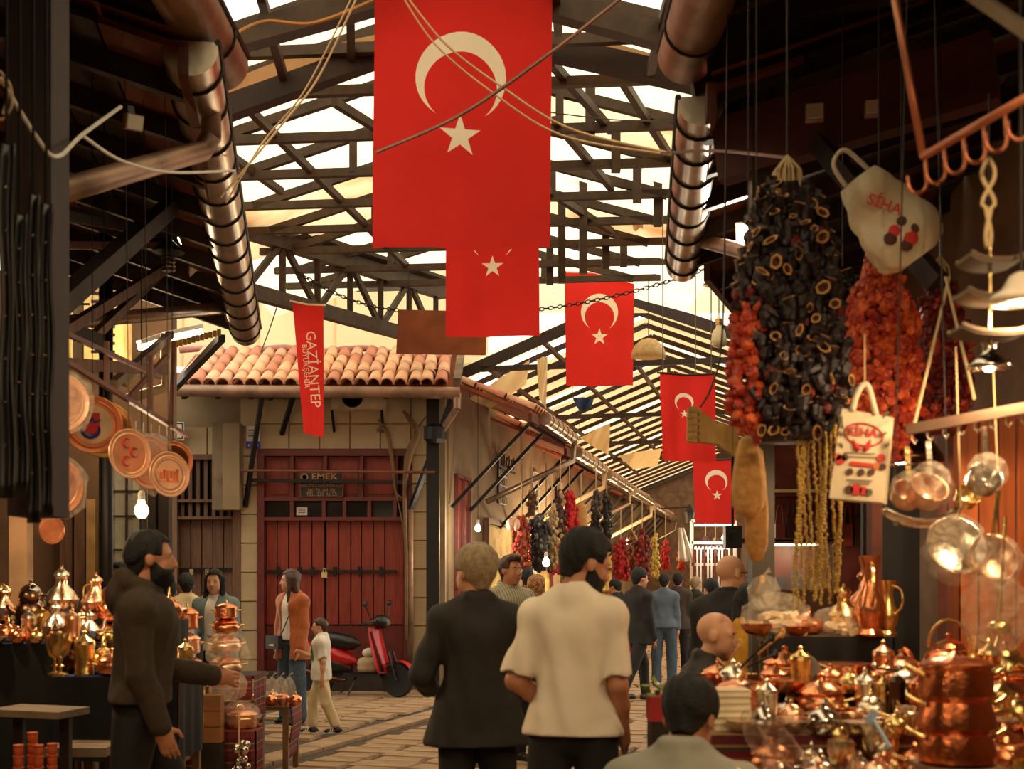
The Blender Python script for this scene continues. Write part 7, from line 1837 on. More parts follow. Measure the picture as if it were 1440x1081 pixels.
# ---- copper trays on the left
def plaque(label, x, y, d, r, m, yaw, wrapd=False, deco=None):
    t = ware('plaque_tray', m, P(x, y, d), r / FPX * d / .15, label=label, group='hanging copper trays', cat='tray'); t.rotation_euler = (PI / 2, 0, yaw)
    if deco == 'crest':
        mred, mblu = mat('crest_red', (190, 30, 40), .35), mat('crest_blue', (24, 40, 120), .3)
        MB().lathe([(0, 0), (.1, 0), (.1, .003), (0, .003)], 24, (0, 0, .009)).build('painted_disc', mat('crest_ground', (220, 190, 150), .4), t)
        MB().prism([(-.045, -.045), (-.02, -.06), (.02, -.06), (.035, -.035), (.035, .06), (-.01, .06), (-.012, .03), (-.05, .02)], (0, 0, .012), (1, 0, 0), (0, 1, 0), (0, 0, 1), .003).build('red_shape', mred, t)
        MB().tube([(.042 * math.cos(a) - .008, .042 * math.sin(a) - .022, .017) for a in np.linspace(2.3, 6.6, 18)], [.004 + .009 * math.sin(i / 17 * PI) for i in range(18)], 8).build('blue_swoosh', mblu, t); MB().tube([(-.045, .018, .017), (-.015, .012, .017), (.0, .032, .017), (.012, .014, .017), (.04, .024, .017)], [.003, .007, .008, .007, .003], 6).build('blue_wave', mblu, t)
    if deco == 'crescents':
        for cx, cy in ((-.02, .062), (.035, .01), (-.02, -.045)):
            MB().tube([(cx + .028 * math.cos(a), cy + .028 * math.sin(a), .011) for a in np.linspace(.7, 5.6, 14)], [.001 + .006 * math.sin(i / 13 * PI) for i in range(14)], 6).build('crescent', mat('crest_red2', (196, 40, 34), .4), t)
    if deco == 'castle':
        MB().tube([(.1 * math.cos(a), .1 * math.sin(a), .01) for a in np.linspace(0, 2 * PI, 25)[:-1]], .002, 4, closed=True).build('engraved_ring', METALS['dark'], t)
        b = MB()
        for i in range(6): b.box((-.06 + i * .024, -.01 + (i % 2) * .01, .01), (.018, .05 + (i % 3) * .012, .003))
        b.box((0, -.045, .01), (.15, .008, .003)); b.build('engraved_skyline', METALS['dark copper'], t)
    if wrapd: wrap('', (0, 0, .02), .17, .17, .035, parent=t, m=m_film, knot=False)
    MB().cyl((0, .16, .0), (0, 2.75, -.05), .003, n=5).build('hanging_wire', m_black, t)
    return t
plaque('wrapped copper tray at upper left of the hanging trays', 82, 566, 6.4, 42, 'satin pale', .5, True); plaque('copper tray painted with a red and blue club crest', 130, 597, 6.8, 41, 'satin copper', .35, False, 'crest')
plaque('dull brass tray right behind the crest tray', 146, 604, 7.2, 40, 'satin brass', .3); plaque('wrapped copper tray lowest at the left of the hanging trays', 74, 684, 6.3, 42, 'satin copper', .6, True)
plaque('copper tray with three red crescents', 181, 638, 6.6, 35, 'satin pale', .9, False, 'crescents'); plaque('wrapped copper tray behind the three crescents', 208, 650, 7.1, 38, 'satin copper', 1.0, True)
plaque('rosy copper tray engraved with a skyline', 237, 667, 6.7, 32, 'satin pale', .8, False, 'castle'); plaque('plain orange copper tray behind the engraved one', 243, 648, 7.6, 28, 'satin copper', .5); plaque('small copper tray hanging below the lowest wrapped tray', 72, 745, 6.6, 20, 'satin copper', .9)
t = thing('tray_rail', 'rusty angle iron rail carrying the hanging copper trays', 'rail', P(150, 560, 7.0)); t['_org'] = tuple(t.location)
for a, b_ in (((80, 500, 6.3), (262, 612, 7.9)), ((95, 470, 6.6), (225, 530, 8.0)), ((150, 545, 7.2), (150, 480, 7.2)), ((212, 585, 7.5), (212, 500, 7.5)), ((240, 600, 7.6), (245, 480, 8)), ((180, 560, 7.4), (235, 500, 7.8))): MB().beam(P(*a), P(*b_), .025).build('bar', m_brown, t, world=True)
for i in range(7): c = P(180 + i * 11, 590 + i * 2, 7.3); MB().tube([c, c + Vector((0, 0, -.05)), c + Vector((.015, 0, -.065)), c + Vector((.025, 0, -.05))], .003, 5).build('hook', m_zinc, t, world=True)
# ---- dark leather goods at the left edge
for i, (x0, x1, y0, y1, d) in enumerate(((0, 18, 200, 700, 4.4), (20, 36, 300, 690, 4.5), (40, 54, 272, 735, 4.6), (57, 73, 285, 725, 4.7))):
    t = thing('leather_strap', '%s black leather strap from left hanging at the picture edge' % ORD[i], 'strap', P((x0 + x1) / 2, y1, d), 0, 'hanging black leather straps'); h_ = (y1 - y0) / FPX * d; w_ = (x1 - x0) / FPX * d
    MB().grid(lambda u, v: ((u - .5) * w_ * (1 + .15 * math.sin(v * 9 + i)), .03 * math.sin(u * PI) + .01 * math.sin(v * 14), v * h_), 6, 24).build('strap', s_blk, t, smooth=True, solid=.01)
    for q in range(7): MB().ball((0, -.012, h_ * (.15 + q * .12)), .006, 6, 4).build('stud', METALS['steel'], t)
    MB().cyl((0, 0, h_), (0, 0, 4.7 - PZ(y1, d)), .006, n=5).build('hanger', m_black, t)
t = struct('column_left_edge'); MB().bx(PX(10, 4.9), PX(72, 4.9), 4.9, 5.1, PZ(725, 4.9), 4.5).build('dark_post', m_darkwood, t)

# ================================================================ clutter under the left eave
t = thing('air_conditioner', 'cream slotted condenser unit under the left eave', 'air conditioner', P(152, 512, 13.2)); W_, H_ = .40, .95
MB().box((0, 0, H_ / 2), (W_, .3, H_)).build('casing', mat('cream_casing', (210, 182, 122), .5), t)
for c in (-.07, .07):
    for r_ in range(8): MB().box((c, -.155, .1 + r_ * .085), (.1, .02, .028)).build('slot', m_ink, t)
t = thing('wall_panel', 'cream lit panel with iron scroll beside the slotted condenser', 'panel', P(86, 505, 13.0)); MB().box((0, 0, .6), (.22, .04, 1.25)).build('board', MATS['cream_casing'], t); MB().tube([(.0 + (.02 + a * .009) * math.cos(a), -.04, .72 + (.02 + a * .009) * math.sin(a)) for a in np.linspace(0, 7, 26)], .01, 6).build('iron_scroll', m_black, t); MB().beam((-.15, -.04, .55), (.3, -.04, .55), .02).build('iron_bar', m_black, t)
t = struct('beam_left_props')
for a, b_, w, m in (((72, 438, 6.5), (240, 290, 8.6), .10, m_darkwood), ((75, 475, 8.5), (240, 372, 10), .07, m_oldwood), ((130, 475, 9.5), (240, 370, 11), .06, m_greywood), ((75, 510, 7.8), (230, 520, 9), .07, m_oldwood), ((75, 300, 8), (222, 328, 9.8), .06, m_darkwood), ((75, 345, 8.5), (235, 345, 10), .05, m_redwood), ((246, 545, 15), (312, 475, 12.5), .07, m_black), ((90, 460, 9), (140, 480, 9.4), .09, m_darkwood), ((160, 540, 9.6), (240, 470, 11.8), .06, m_greywood)):
    MB().beam(P(*a), P(*b_), w).build('prop', m, t)
MB().tube([P(180, 560, 12), P(233, 545, 12), P(233, 500, 12), P(233, 470, 12)], .05, 8).build('cream_pipe', m_pvc, t, smooth=True); MB().tube([P(175, 540, 11.6), P(200, 515, 11.8), P(215, 500, 12)], .035, 8).build('cream_pipe', m_pvc, t, smooth=True)
b = MB()
for i in range(16): c = P(218 + i * 6, 487 - i * 1.6, 12.1); b.beam(c, c + Vector((0, 0, -.06)), .035, .02)
b.build('scalloped_valance', mat('yellow_trim', (196, 160, 90), .7), t)
def flood(label, x, y, d, w, h, yaw, tilt, power, on=True, col=LAMP_COOL):
    t = thing('flood_light', label, 'lamp', P(x, y, d)); t.rotation_euler = (-tilt, 0, yaw)
    MB().box((0, .03, 0), (w, .05, h)).build('housing', m_zincold, t); MB().box((0, .0, 0), (w * .88, .012, h * .88)).build('lens', emit('lit_flood', (1, .86, .55), 12) if on else m_white, t)
    MB().beam((0, .05, 0), (0, .1, h * .9), .03).build('bracket', m_black, t)
    if on and power:
        l = bpy.data.lights.new('flood', 'AREA'); l.energy = power; l.color = col; l.size = w * .8; o = bpy.data.objects.new('flood_beam', l); COL.objects.link(o); o.parent = t; o.location = (0, -.03, 0); o.rotation_euler = (-PI / 2, 0, 0) if False else (-PI / 2, 0, 0)
    return t
flood('bright flood light nearest the left gutter', 258, 325, 10.0, .13, .24, .3, -.5, 25); flood('unlit grey flood light below the first on the left', 278, 380, 10.6, .14, .2, .4, -.4, 0, False); flood('second bright flood light lower by the left gutter', 297, 416, 11.4, .1, .16, .3, -.5, 14)
flood('bright square flood light behind the aubergine bunch', 1048, 329, 8.6, .13, .16, -.3, -.3, 25); flood('small security flood light under the dark left eave', 190, 172, 5.8, .08, .07, .6, -.3, 0, False); flood('white security camera light on the right maroon beam', 1146, 156, 6.3, .09, .08, -.2, 0, 0, False); flood('small round spotlight on the right maroon beam', 1226, 150, 6.1, .06, .07, -.2, 0, 0, False)
for i, (x0, y0, x1, y1, d) in enumerate(((196, 489, 228, 478, 12.3), (230, 477, 284, 466, 12.6))):
    t = thing('tube_light', '%s lit fluorescent tube beneath the left eave end' % ('shorter' if i == 0 else 'longer'), 'lamp', P(x0, y0, d)); t['_org'] = tuple(t.location); a, b_ = P(x0, y0, d), P(x1, y1, d + .2)
    MB().cyl(a, b_, .03, n=10).build('tube', emit('lit_tube', (1, .80, .45), 12), t, world=True); MB().beam(a + Vector((0, 0, .05)), b_ + Vector((0, 0, .05)), .09, .04).build('batten', m_white, t, world=True)
    lamp('tube_glow', (b_ - a) / 2 - Vector((.3, .1, .12)), 40, LAMP_WARM, .1, t)
t = thing('lantern', 'black hanging lantern with coiled wire under the left eave', 'lantern', P(237, 355, 9.6)); MB().lathe([(.02, .1), (.11, .02), (.12, 0), (.05, 0)], 14).build('cap', m_black, t)
for i in range(4): MB().lathe([(.045, -.03 - i * .03), (.052, -.04 - i * .03), (.045, -.05 - i * .03)], 14).build('ring', METALS['dark'], t)
MB().cyl((0, 0, .1), (0, 0, .45), .006).build('cord', m_black, t)

# ================================================================ lamps hanging in view
t = thing('pendant_lamp', 'yellow bell shaped lamp shade hanging under the right gutter', 'lamp', P(1012, 400, 13)); m_ys = mat('yellow_enamel', (214, 176, 96), .4)
MB().lathe([(.17, 0), (.14, .03), (.09, .09), (.07, .15), (.03, .19), (.012, .2)], 20).build('shade', m_ys, t, smooth=True); MB().cyl((0, 0, .19), (0, 0, .9), .006).build('cord', m_cabd, t)
t = thing('hanging_bulb', 'large unlit frosted bulb on a cord under the yellow shade', 'bulb', P(1011, 478, 12.2)); MB().lathe([(.0, -.08), (.06, -.06), (.075, 0), (.06, .08), (.03, .12), (.028, .15)], 16).build('globe', mat('frosted_glass', (236, 218, 180), .4, var=.04), t, smooth=True); MB().lathe([(.032, .14), (.034, .2), (.015, .22)], 12).build('socket', METALS['brass'], t); MB().cyl((0, 0, .2), (0, 0, 1.75), .005).build('cord', m_cabd, t)
t = thing('fabric_shade', 'pleated cream fabric dome shade beside the third flag', 'lamp', P(912, 502, 17)); MB().lathe([(.23, 0), (.225, .06), (.19, .15), (.1, .23), (.02, .25)], 26).build('shade', translucent('cream_fabric', (232, 206, 160), .5, var=.2, scale=20), t, smooth=True); MB().cyl((0, 0, .25), (0, 0, 1.15), .006).build('cord', m_cabd, t)
t = thing('pendant_lamp', 'silvery bell reflector lamp hanging over the ladles', 'lamp', P(1391, 518, 4.2)); MB().lathe([(.07, 0), (.068, .012), (.045, .035), (.022, .05), (.02, .075), (.026, .08), (.024, .1), (.0, .102)], 24).build('reflector', METALS['steel'], t, smooth=True); MB().ball((0, 0, .01), .022, 12, 8).build('bulb', emit('lit_bulb', (1, .72, .40), 14), t, smooth=True); MB().cyl((0, 0, .1), (0, 0, .9), .004).build('cord', m_cabd, t)
lamp('reflector_light', (0, 0, -.02), 16, LAMP_WARM, .03, t)
t = thing('pendant_lamp', 'white glass bell shade lamp cut by the right picture edge', 'lamp', P(1436, 425, 3.4)); MB().lathe([(.085, 0), (.08, .015), (.05, .035), (.03, .07), (.012, .08)], 24).build('shade', mat('opal_glass', (236, 220, 196), .3, var=.04), t, smooth=True); MB().ball((0, 0, .012), .022, 12, 8).build('bulb', emit('lit_bulb', (1, .72, .40), 14), t, smooth=True); MB().cyl((0, 0, .08), (0, 0, .9), .004).build('cord', m_cabd, t)
lamp('shade_light', (0, 0, -.02), 9, LAMP_WARM, .03, t)
# tarps and blue cloth caught in the back roof
for i, (pts, d, m, l) in enumerate((([(755, 505), (770, 500), (768, 575), (758, 560)], 18.6, m_tarp, 'narrow cream tarp strip hanging at the corner of the back lane roof'), ([(815, 615), (858, 595), (856, 640), (830, 625)], 24, m_tarp, 'pointed cream tarp hanging from the back lane rafters'), ([(880, 270), (905, 262), (905, 320), (890, 325)], 14.5, m_peach, 'loose peach tarp rag hanging in the hall roof'), ([(805, 558), (835, 560), (832, 572), (815, 580)], 21, mat('blue_rag', (36, 60, 100), .8), 'dark blue rag caught on the back lane rafters'), ([(870, 640), (930, 630), (925, 655), (890, 660)], 27, m_tarp, 'sagging cream tarp sheet under the back lane roof'), ([(660, 560), (745, 505), (740, 540), (690, 575)], 19.2, m_tarp, 'bunched cream tarp at the left foot of the back lane roof'))):
    Q = [P(x, y, d) for x, y in pts]; t = thing('tarp_rag', l, 'tarp', Q[0]); t['_org'] = tuple(Q[0])
    MB().grid(lambda u, v: Q[0].lerp(Q[1], u).lerp(Q[3].lerp(Q[2], u), v) + Vector((0, .06 * math.sin(u * 9 + v * 5), 0)), 10, 10).build('sheet', m, t, smooth=True, world=True)
    MB().cyl(Q[0], Q[0] + Vector((0, 0, .3)), .006, n=5).build('tie', m_cabd, t, world=True)

# ================================================================ stalls in the back lane
def strand(label, x, y0, y1, w, d, col, seed, pale=None, n=1):
    c = P(x, y0, d); L_ = (y1 - y0) / FPX * d; r = w / 2 / FPX * d; rr = random.Random(seed)
    t = thing('dried_string', label, 'dried vegetables', c, 0, 'dried strings in the back lane'); m = mat('string_%d' % seed, col, .7, var=.45, scale=45, bump=.4, bscale=60)
    mp = mat('string_pale_%d' % seed, pale, .7, var=.3) if pale else m; b = MB(); cnt = int(60 * L_ / .7 * (r / .1))
    for i in range(max(40, cnt)):
        a = rr.uniform(0, 6.28); z = -rr.uniform(.02, 1) * L_; q = r * (.55 + .45 * rr.random()) * min(1, .35 + 2.5 * (-z / L_))
        b.mi(1 if rr.random() < .3 else 0).ball((q * math.cos(a), q * math.sin(a), z), rr.uniform(.022, .038), 6, 4, (1, 1, 1.3))
    o = b.build('dried_pieces', [m, mp], t, smooth=True); o['kind'] = 'stuff'
    MB().lathe([(r * .6, -L_), (r * .65, -L_ * .5), (r * .3, -L_ * .05), (.005, 0)], 10).build('string_core', m, t, smooth=True); MB().cyl((0, 0, 0), (0, 0, .5), .008, n=5).build('cord', m_twine, t)
BR_, RD, DK, YL, GY = (150, 70, 36), (176, 30, 28), (46, 40, 38), (206, 176, 80), (170, 140, 96)
for i, (x, y0, y1, w, d, col, pale, l) in enumerate((
    (733, 725, 800, 26, 19, BR_, RD, 'orange brown dried strings by the garlic nets'), (757, 722, 802, 36, 19.3, DK, (110, 110, 106), 'thick charcoal grey dried strings beside the orange brown ones'), (776, 712, 800, 19, 19.6, GY, (200, 180, 140), 'beige strings right of the charcoal ones'), (788, 688, 765, 17, 20, (70, 40, 36), GY, 'mixed dark strings high up left of the bright red ones'),
    (801, 690, 762, 24, 20.2, (200, 26, 30), RD, 'bright red pepper strings hanging highest'), (780, 752, 806, 20, 19.9, RD, None, 'lower red pepper strings under the bright red ones'), (795, 760, 815, 14, 20.4, (150, 110, 60), GY, 'short tan strings above the ivory tee shirt'), (838, 690, 752, 15, 21, DK, (80, 70, 50), 'slim black strings, left one of the pair'), (853, 693, 757, 15, 21.2, DK, (60, 66, 40), 'slim black strings, right one of the pair'),
    (873, 758, 815, 24, 22, RD, (120, 20, 22), 'red pepper strings beside the tee shirted man'), (889, 748, 806, 16, 22.6, (120, 66, 44), GY, 'speckled brown strings between two red ones'), (903, 744, 814, 24, 22.3, (110, 28, 26), (170, 60, 40), 'dark red strings beside the yellow ones'), (921, 750, 812, 11, 22.6, YL, None, 'yellow okra strings over the striding man'), (936, 757, 800, 12, 24, RD, None, 'small red strings past the yellow ones'),
    (975, 770, 800, 14, 24, (120, 24, 30), None, 'crimson strings near the far clothes rail'), (992, 755, 795, 14, 24, (96, 60, 70), (180, 170, 170), 'left purple grey strings near the black speaker'), (1006, 757, 795, 14, 24.2, (90, 60, 70), (170, 160, 160), 'right purple grey strings near the black speaker'), (958, 762, 800, 11, 24.5, (190, 60, 36), None, 'orange strings behind the white scarf'), (748, 690, 725, 14, 21, (90, 60, 40), GY, 'brown strings under the second eave'), (812, 770, 812, 14, 21.5, (130, 40, 34), GY, 'maroon strings just above the tee shirt'))):
    strand(l, x, y0, y1, w, d, col, 100 + i, pale)
for i, x in enumerate((717, 726)): wrap('%s pink net bag of garlic below the first eave' % ('left' if i == 0 else 'right'), P(x, 738, 18.9), .055, .05, .09, 'garlic nets', mat('garlic_net', (226, 180, 150), .6, var=.15, scale=30), name='garlic_net')
t = thing('loofah', 'flat tan loofah hanging past the bright red peppers', 'loofah', P(817, 728, 20.3)); MB().lathe([(.002, .27), (.06, .22), (.09, .1), (.09, -.2), (.05, -.25), (.002, -.26)], 12, sy=.4).build('sponge', m_loof, t, smooth=True); MB().cyl((0, 0, .26), (0, 0, .7), .006).build('cord', m_twine, t)
t = thing('scarf', 'white scarf hanging at a far stall', 'scarf', P(958, 742, 23.5)); MB().grid(lambda u, v: ((u - .5) * (.08 + .22 * v) + .1 * v, .05 * math.sin(u * 12), -v * .62), 10, 8).build('cloth', m_white, t, smooth=True, solid=.01); MB().cyl((0, 0, 0), (0, 0, .5), .008).build('cord', m_cabd, t)
# clothes rail with many garments at the lane's right side
t = thing('clothes_rail', 'far rail of hanging leather goods across the back lane', 'rail', L(15.5, 5.6, 0)); t['_org'] = tuple(t.location)
MB().beam(L(13, 5.6, 2.5), L(18, 5.6, 2.5), .04).build('bar', m_black, t, world=True)
for s_ in (13, 18): MB().beam(L(s_, 5.6, 0), L(s_, 5.6, 2.5), .05).build('leg', m_black, t, world=True)
for i in range(18):
    g = thing('hanging_garment', '%s dark garment along the far clothes rail' % ORD[i], 'garment', L(13.2 + i * .27, 5.6, 2.45), RZ, 'garments on the far rail'); hh = R.uniform(.6, 1.0)
    MB().grid(lambda u, v: ((u - .5) * (.12 + .3 * v), .03 * math.sin(u * 8 + i), -v * hh), 5, 5).build('cloth', mat('garment_%d' % (i % 5), ((90, 30, 30), (60, 40, 34), (36, 30, 34), (120, 60, 50), (150, 130, 120))[i % 5], .8), g, smooth=True, solid=.02); MB().cyl((0, 0, -.01), (0, 0, .06), .008, n=5).build('hanger', m_black, g)
# low tables along the lane with cloths and bagged goods
for i, (s_, o_, w, l, m) in enumerate(((6.2, 1.3, .9, 1.6, mat('maroon_cloth', (110, 34, 30), .85)), (9.0, 1.4, .9, 1.8, mat('maroon_cloth2', (96, 30, 34), .85)), (12.0, 4.6, .9, 2.0, MATS['maroon_cloth']), (3.2, 1.0, .7, 1.3, mat('grey_goods', (120, 108, 96), .8)))):
    c = L(s_, o_, 0); t = thing('market_table', '%s cloth covered market table along the back lane' % ORD[i], 'table', c, RZ, 'back lane tables')
    MB().box((0, 0, .84), (w, l, .04)).build('tabletop', m_tbl, t); b = MB()
    b.grid(lambda u, v: (-w / 2 - .02 + u * (w + .04), -l / 2 - .02 - .02 * math.sin(u * 30) * v, .86 - v * .75), 16, 3); b.grid(lambda u, v: (w / 2 + .02 + .02 * math.sin(u * 30) * v, -l / 2 + u * l, .86 - v * .75), 20, 3); b.build('cloth', m, t, smooth=True)
    for q in range(4): MB().beam(((q % 2 - .5) * (w - .1), (q // 2 - .5) * (l - .1), 0), ((q % 2 - .5) * (w - .1), (q // 2 - .5) * (l - .1), .82), .05).build('leg', m_tbl, t)
    for q in range(6): 
        p = c + Matrix.Rotation(RZ, 3, 'Z') @ Vector(((q % 2 - .5) * .4, -l / 2 + .2 + q * (l - .4) / 5, .97)); wrap('%s bag of dried goods on %s back lane table' % (ORD[q], ORD[i]), p, .13, .12, .11, 'bags on the back lane tables', mat('goods_%d' % (q % 4), ((176, 60, 40), (190, 150, 90), (120, 130, 60), (200, 190, 176))[q % 4], .6, var=.4, scale=30), name='goods_bag', squash=.1)
# speaker, far shop with glass case, lantern
t = thing('loudspeaker', 'black loudspeaker above the bald standing man', 'speaker', P(1030, 783, 11)); MB().box((0, 0, .17), (.14, .14, .19)).build('cabinet', s_blk, t); MB().lathe([(.05, 0), (.05, .006), (.01, .002)], 16, (0, -.071, .16), axis=(0, -1, 0)).build('cone', m_ink, t); MB().cyl((0, 0, .26), (0, 0, 2.35), .012).build('pole', m_black, t)
t = thing('glass_case', 'lit glass counter case behind the right post', 'cabinet', (PX(1100, 12.2), 12.2, 0)); W_ = .9
MB().box((0, 0, .75), (W_, .4, 1.5)).build('base', mat('case_base', (120, 84, 60), .6), t); b = MB()
for x in (-W_ / 2, W_ / 2):
    for y in (-.2, .2): b.beam((x, y, 1.5), (x, y, 1.95), .03)
b.beam((-W_ / 2, -.2, 1.95), (W_ / 2, -.2, 1.95), .04); b.build('frame', m_oldwood, t); MB().box((0, -.2, 1.72), (W_, .006, .42)).build('pane', m_glass, t); MB().box((0, 0, 1.97), (W_ + .05, .44, .03)).build('top', m_oldwood, t)
MB().cyl((-.35, -.1, 1.93), (.35, -.1, 1.93), .018).build('tube', emit('lit_tube', (1, .80, .45), 12), t); lamp('case_light', (0, -.1, 1.85), 8, LAMP_COOL, .05, t)
for i in range(5): MB().box((-.33 + i * .16, .05, 1.5 + .06 + .03 * (i % 2)), (.1, .1, .12 + .06 * (i % 2))).build('boxed_item', mat('case_item_%d' % (i % 3), ((60, 80, 96), (150, 130, 100), (40, 46, 56))[i % 3], .5), t)
for i in range(8):
    g = thing('leather_bag', '%s red brown leather bag from left on the far maroon wall' % ORD[i], 'bag', (PX(1098 + i * 16, 12.3), 12.35, PZ(765 - (i % 2) * 6, 12.3)), 0, 'bags on the maroon wall'); m = mat('bag_leather_%d' % (i % 3), ((120, 44, 26), (60, 30, 20), (150, 70, 40))[i % 3], .45)
    MB().box((0, 0, .09), (.09, .05, .22 + .1 * (i % 2))).build('pouch', m, g); MB().tube(bez([(-.035, 0, .2), (-.02, 0, .36), (.02, 0, .36), (.035, 0, .2)], 5), .007, 5).build('strap', m, g)
t = thing('shelf_board', 'lit red shelf edge above the leather bags', 'shelf', (PX(1165, 12.3), 12.3, PZ(696, 12.3))); MB().box((0, 0, 0), (1.1, .3, .04)).build('board', m_redf, t); MB().box((0, -.15, .03), (1.1, .02, .03)).build('edge_strip', m_pvc, t)
t = thing('lantern', 'small black street lantern on a bracket in the back lane', 'lantern', P(970, 728, 24)); MB().lathe([(.02, .25), (.1, .12), (.1, .1), (.07, -.1), (.03, -.12)], 6).build('cage', m_black, t); MB().beam((0, 0, .2), (-.5, .4, .2), .03).build('bracket', m_black, t)

# ================================================================ scooter before the red door
t = thing('motor_scooter', 'red and black motor scooter parked against the red door', 'scooter', (PX(508, 18.1), 17.75, 0), .0)
sc_red = mat('scooter_red', (176, 22, 28), .25, var=.06); sc_blk = mat('scooter_black', (20, 18, 18), .35); tyre = mat('tyre', (18, 17, 17), .8)
t.rotation_euler = (0, .0, 2.75 + PI)
def sx(name, b, m, par=None): return b.build(name, m, par or t, smooth=True, auto=45)
for nm, x in (('front_wheel', .62), ('rear_wheel', -.62)):
    w = sx(nm, MB().lathe([(.16, -.045), (.22, -.055), (.235, -.02), (.235, .02), (.22, .055), (.16, .045)], 24, (x, 0, .235), axis=(0, 1, 0)), tyre); sx('hub', MB().lathe([(.0, -.03), (.15, -.025), (.15, .025), (.0, .03)], 16, (x, 0, .235), axis=(0, 1, 0)), METALS['dark'], w)
sx('front_fork', MB().tube([(.62, -.07, .235), (.5, -.07, .62)], .02, 8).tube([(.62, .07, .235), (.5, .07, .62)], .02, 8), sc_blk)
sx('front_mudguard', MB().grid(lambda u, v: (.62 + .27 * math.cos(.5 + u * 2), (v - .5) * .15, .235 + .27 * math.sin(.5 + u * 2)), 12, 3), sc_red)
sx('leg_shield', MB().grid(lambda u, v: (.33 + .2 * v ** 1.2 - .08 * (2 * u - 1) ** 2 - .04 * v, (u - .5) * (.34 + .08 * math.sin(v * 3)), .95 - .62 * v), 10, 12), sc_red)
sx('inner_shield', MB().grid(lambda u, v: (.29 + .17 * v, (u - .5) * .34, .9 - .55 * v), 6, 6), sc_blk)
sx('floorboard', MB().bx(-.15, .42, -.14, .14, .27, .32), sc_blk)
sx('rear_body', MB().lathe([(.02, -.42), (.11, -.3), (.16, -.05), (.17, .15), (.13, .34), (.03, .42)], 14, (-.42, 0, .56), axis=(-1, 0, .25), sy=.9), sc_red)
sx('side_panel', MB().lathe([(.05, -.3), (.15, -.1), (.14, .2), (.05, .3)], 12, (-.4, 0, .42), axis=(-1, 0, .2), sy=1.1), sc_blk)
sx('seat', MB().lathe([(.02, -.42), (.1, -.3), (.13, 0), (.12, .25), (.02, .36)], 14, (-.38, 0, .76), axis=(-1, 0, .12), sy=1.0), sc_blk)
sx('handlebar', MB().tube(bez([(.30, -.34, 1.02), (.36, -.15, 1.05), (.36, .15, 1.05), (.30, .34, 1.02)], 5), .016, 8), sc_blk)
h_ = sx('headset', MB().ball((.37, 0, 1.03), .12, 14, 10, (1, 1.2, .85)), sc_blk); sx('headlight', MB().ball((.46, 0, 1.02), .07, 12, 8, (.5, 1, .8)), m_glass, h_)
for y in (-.3, .3):
    mr_ = sx('mirror', MB().ball((.3, y * 1.15, 1.28), .065, 12, 8, (.25, 1, .65)), sc_blk); sx('mirror_stem', MB().tube(bez([(.34, y * .75, 1.05), (.32, y, 1.16), (.3, y * 1.12, 1.25)], 4), .008, 6), sc_blk, mr_)
for y in (-.36, .36): sx('grip', MB().cyl((.3, y * .85, 1.02), (.28, y * 1.1, 1.01), .022), tyre)
sx('exhaust', MB().tube(bez([(-.1, -.16, .22), (-.35, -.18, .24), (-.75, -.2, .34)], 5), [.025] * 4 + [.05] * 7, 10), METALS['dark'])
sx('kick_stand', MB().tube([(0, -.05, .28), (-.05, -.2, .02)], .015, 6), sc_blk)
g = thing('sack_bundle', 'cream sacks and folded cloth on the scooter floorboard', 'sack', (PX(520, 17.7), 17.72, .335)); MB().lathe([(.16, 0), (.18, .05), (.17, .1), (.18, .12), (.15, .18), (.1, .2)], 16, sy=.7).build('sack', mat('sack_cloth', (176, 150, 116), .85, bump=.4, bscale=14), g, smooth=True); MB().ball((0, 0, .26), .1, 12, 8, (1.1, .8, .7)).build('cloth_bundle', mat('pale_cloth', (206, 190, 166), .85, bump=.4, bscale=16), g, smooth=True)
t = thing('lit_stall', 'brightly lit white stall frame far down the back lane', 'stall', (PX(1003, 23.5), 23.5, 0)); m_wt = emit('white_tube', (1, .95, .85), 5)
for x in (-.4, .4): MB().beam((x, 0, 0), (x, 0, 2.7), .05).build('upright', m_white, t)
for z in (1.9, 2.3, 2.7): MB().beam((-.4, 0, z), (.4, 0, z), .05).build('crossbar', m_white, t)
for z in (2.62, 2.2): MB().cyl((-.35, -.05, z), (.35, -.05, z), .02).build('tube', m_wt, t)
lamp('stall_light', (0, -.4, 2.4), 30, LAMP_COOL, .1, t)
for i in range(12):
    g = thing('hanging_belt', '%s pale belt from left in the lit white stall' % ORD[i], 'belt', (PX(1003, 23.4) - .36 + i * .065, 23.38, 1.25), 0, 'belts in the lit stall'); MB().bx(-.015, .015, -.006, .006, 0, .95).build('strap', m_white if i % 3 else m_redf, g); MB().box((0, 0, .97), (.035, .015, .04)).build('buckle', METALS['steel'], g)
t = struct('beam_right_roof_edge'); MB().beam(P(1368, -8, 3.2), P(1470, 62, 3.0), .035, .03).build('pale_batten', m_greywood, t)
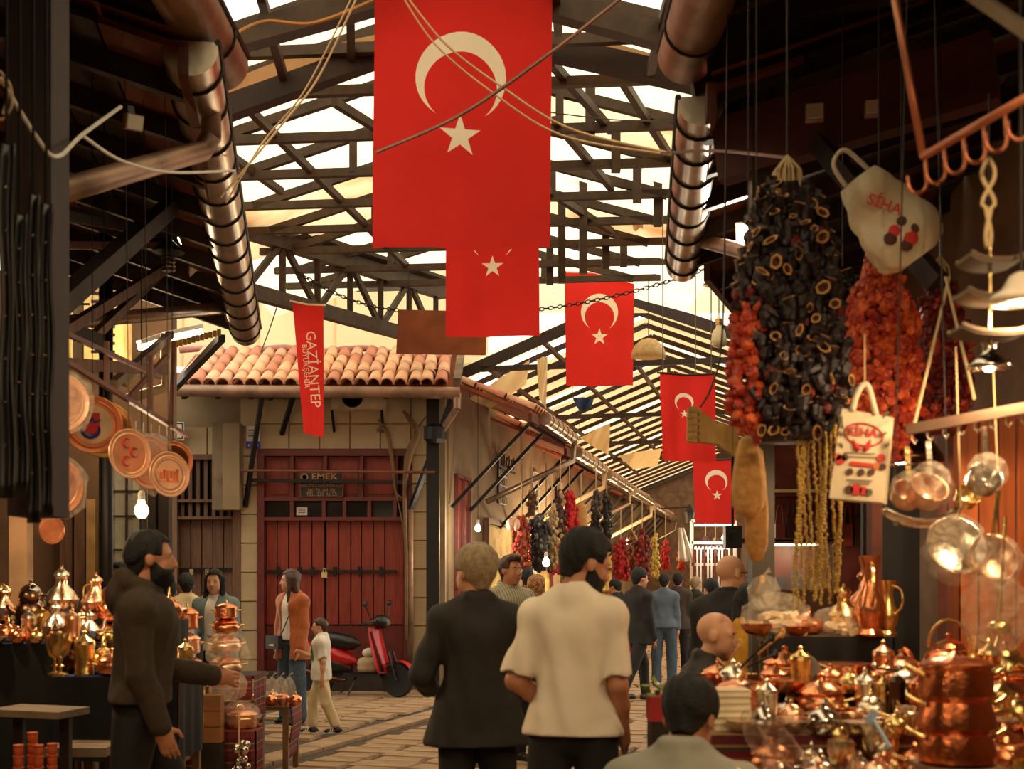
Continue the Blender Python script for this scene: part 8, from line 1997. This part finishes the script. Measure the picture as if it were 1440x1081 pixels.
# ================================================================ bulbs (glass, socket and cord, each lit)
m_bulb = emit('lit_bulb', (1, .72, .40), 14); m_tube = emit('lit_tube', (1, .80, .45), 12); m_flood = emit('lit_flood', (1, .9, .66), 12)
def bulb(label, p, power, cord=.5, r=.045, shade=False, col=LAMP_WARM, strength=None):
    t = thing('light_bulb', label, 'lamp', p)
    MB().lathe([(0, -r * 1.3), (r * .6, -r * 1.15), (r, -r * .4), (r * .9, r * .3), (r * .5, r), (r * .45, r * 1.4)], 14).build('globe', m_bulb, t, smooth=True)
    MB().lathe([(r * .5, r * 1.3), (r * .55, r * 1.5), (r * .5, r * 2.4), (r * .2, r * 2.7)], 12).build('socket', m_white, t, smooth=True)
    MB().cyl((0, 0, r * 2.6), (0, 0, cord), .005, n=5).build('cord', m_cabd, t)
    if shade: MB().lathe([(.19, -.10), (.185, -.07), (.12, .02), (.05, .07), (.03, .10)], 20).build('reflector', METALS['dark'], t, smooth=True)  # shade added to keep the extra bulbs from lighting the eaves
    l = lamp('bulb_light', (0, 0, -r * 2.2), power, col, r, t)
    return t
bulb('lit round bulb hanging behind the copper trays on the left', P(199, 716, 8.2), 45, 2.25)
bulb('added shaded bulb over the left stall shelves, beyond the left picture edge', (-3.4, 7.6, 2.6), 150, 1.9, shade=True)  # unseen lamp added to brighten the left copper ware
bulb('added shaded bulb beneath the near left eave, beyond the picture edge', (-2.45, 5.3, 2.9), 110, 1.8, shade=True)  # unseen lamp added to light the hanging trays
bulb('added shaded bulb above the front of the right display, beyond the right edge', (2.05, 4.3, 2.45), 60, 2.2, shade=True)  # unseen lamp added to light the front goods
bulb('added shaded bulb behind the aubergine bunch over the rear step', (1.75, 5.75, 2.2), 60, 2.2, shade=True)  # hidden lamp added to light the rear goods
bulb('added shaded bulb beneath the near right eave, beside the camera', (1.4, 2.2, 2.9), 110, 1.8, shade=True)  # unseen fill lamp added for the backs of the near people
bulb('added shaded bulb on the near left, beside the camera', (-1.1, 1.9, 3.0), 110, 1.6, shade=True)  # second unseen fill lamp, added for the near people
bulb('bright white bulb under the first back lane eave', P(672, 742, 18.8), 45, 1.95, col=LAMP_COOL)
bulb('lit bulb with white reflector above the leopard headscarf', P(768, 790, 15.5), 25, 1.2, col=LAMP_COOL)
for i, (s_, o_, z_) in enumerate(((5.5, .9, 2.6), (7.8, .7, 2.8), (10, .9, 2.6), (14, .9, 2.6), (9, 5.2, 2.7), (14, 5.0, 2.7), (20, 3, 2.9))):
    bulb('%s warm bulb along the back lane stalls' % ORD[i], L(s_, o_, z_), 130, 1.0)
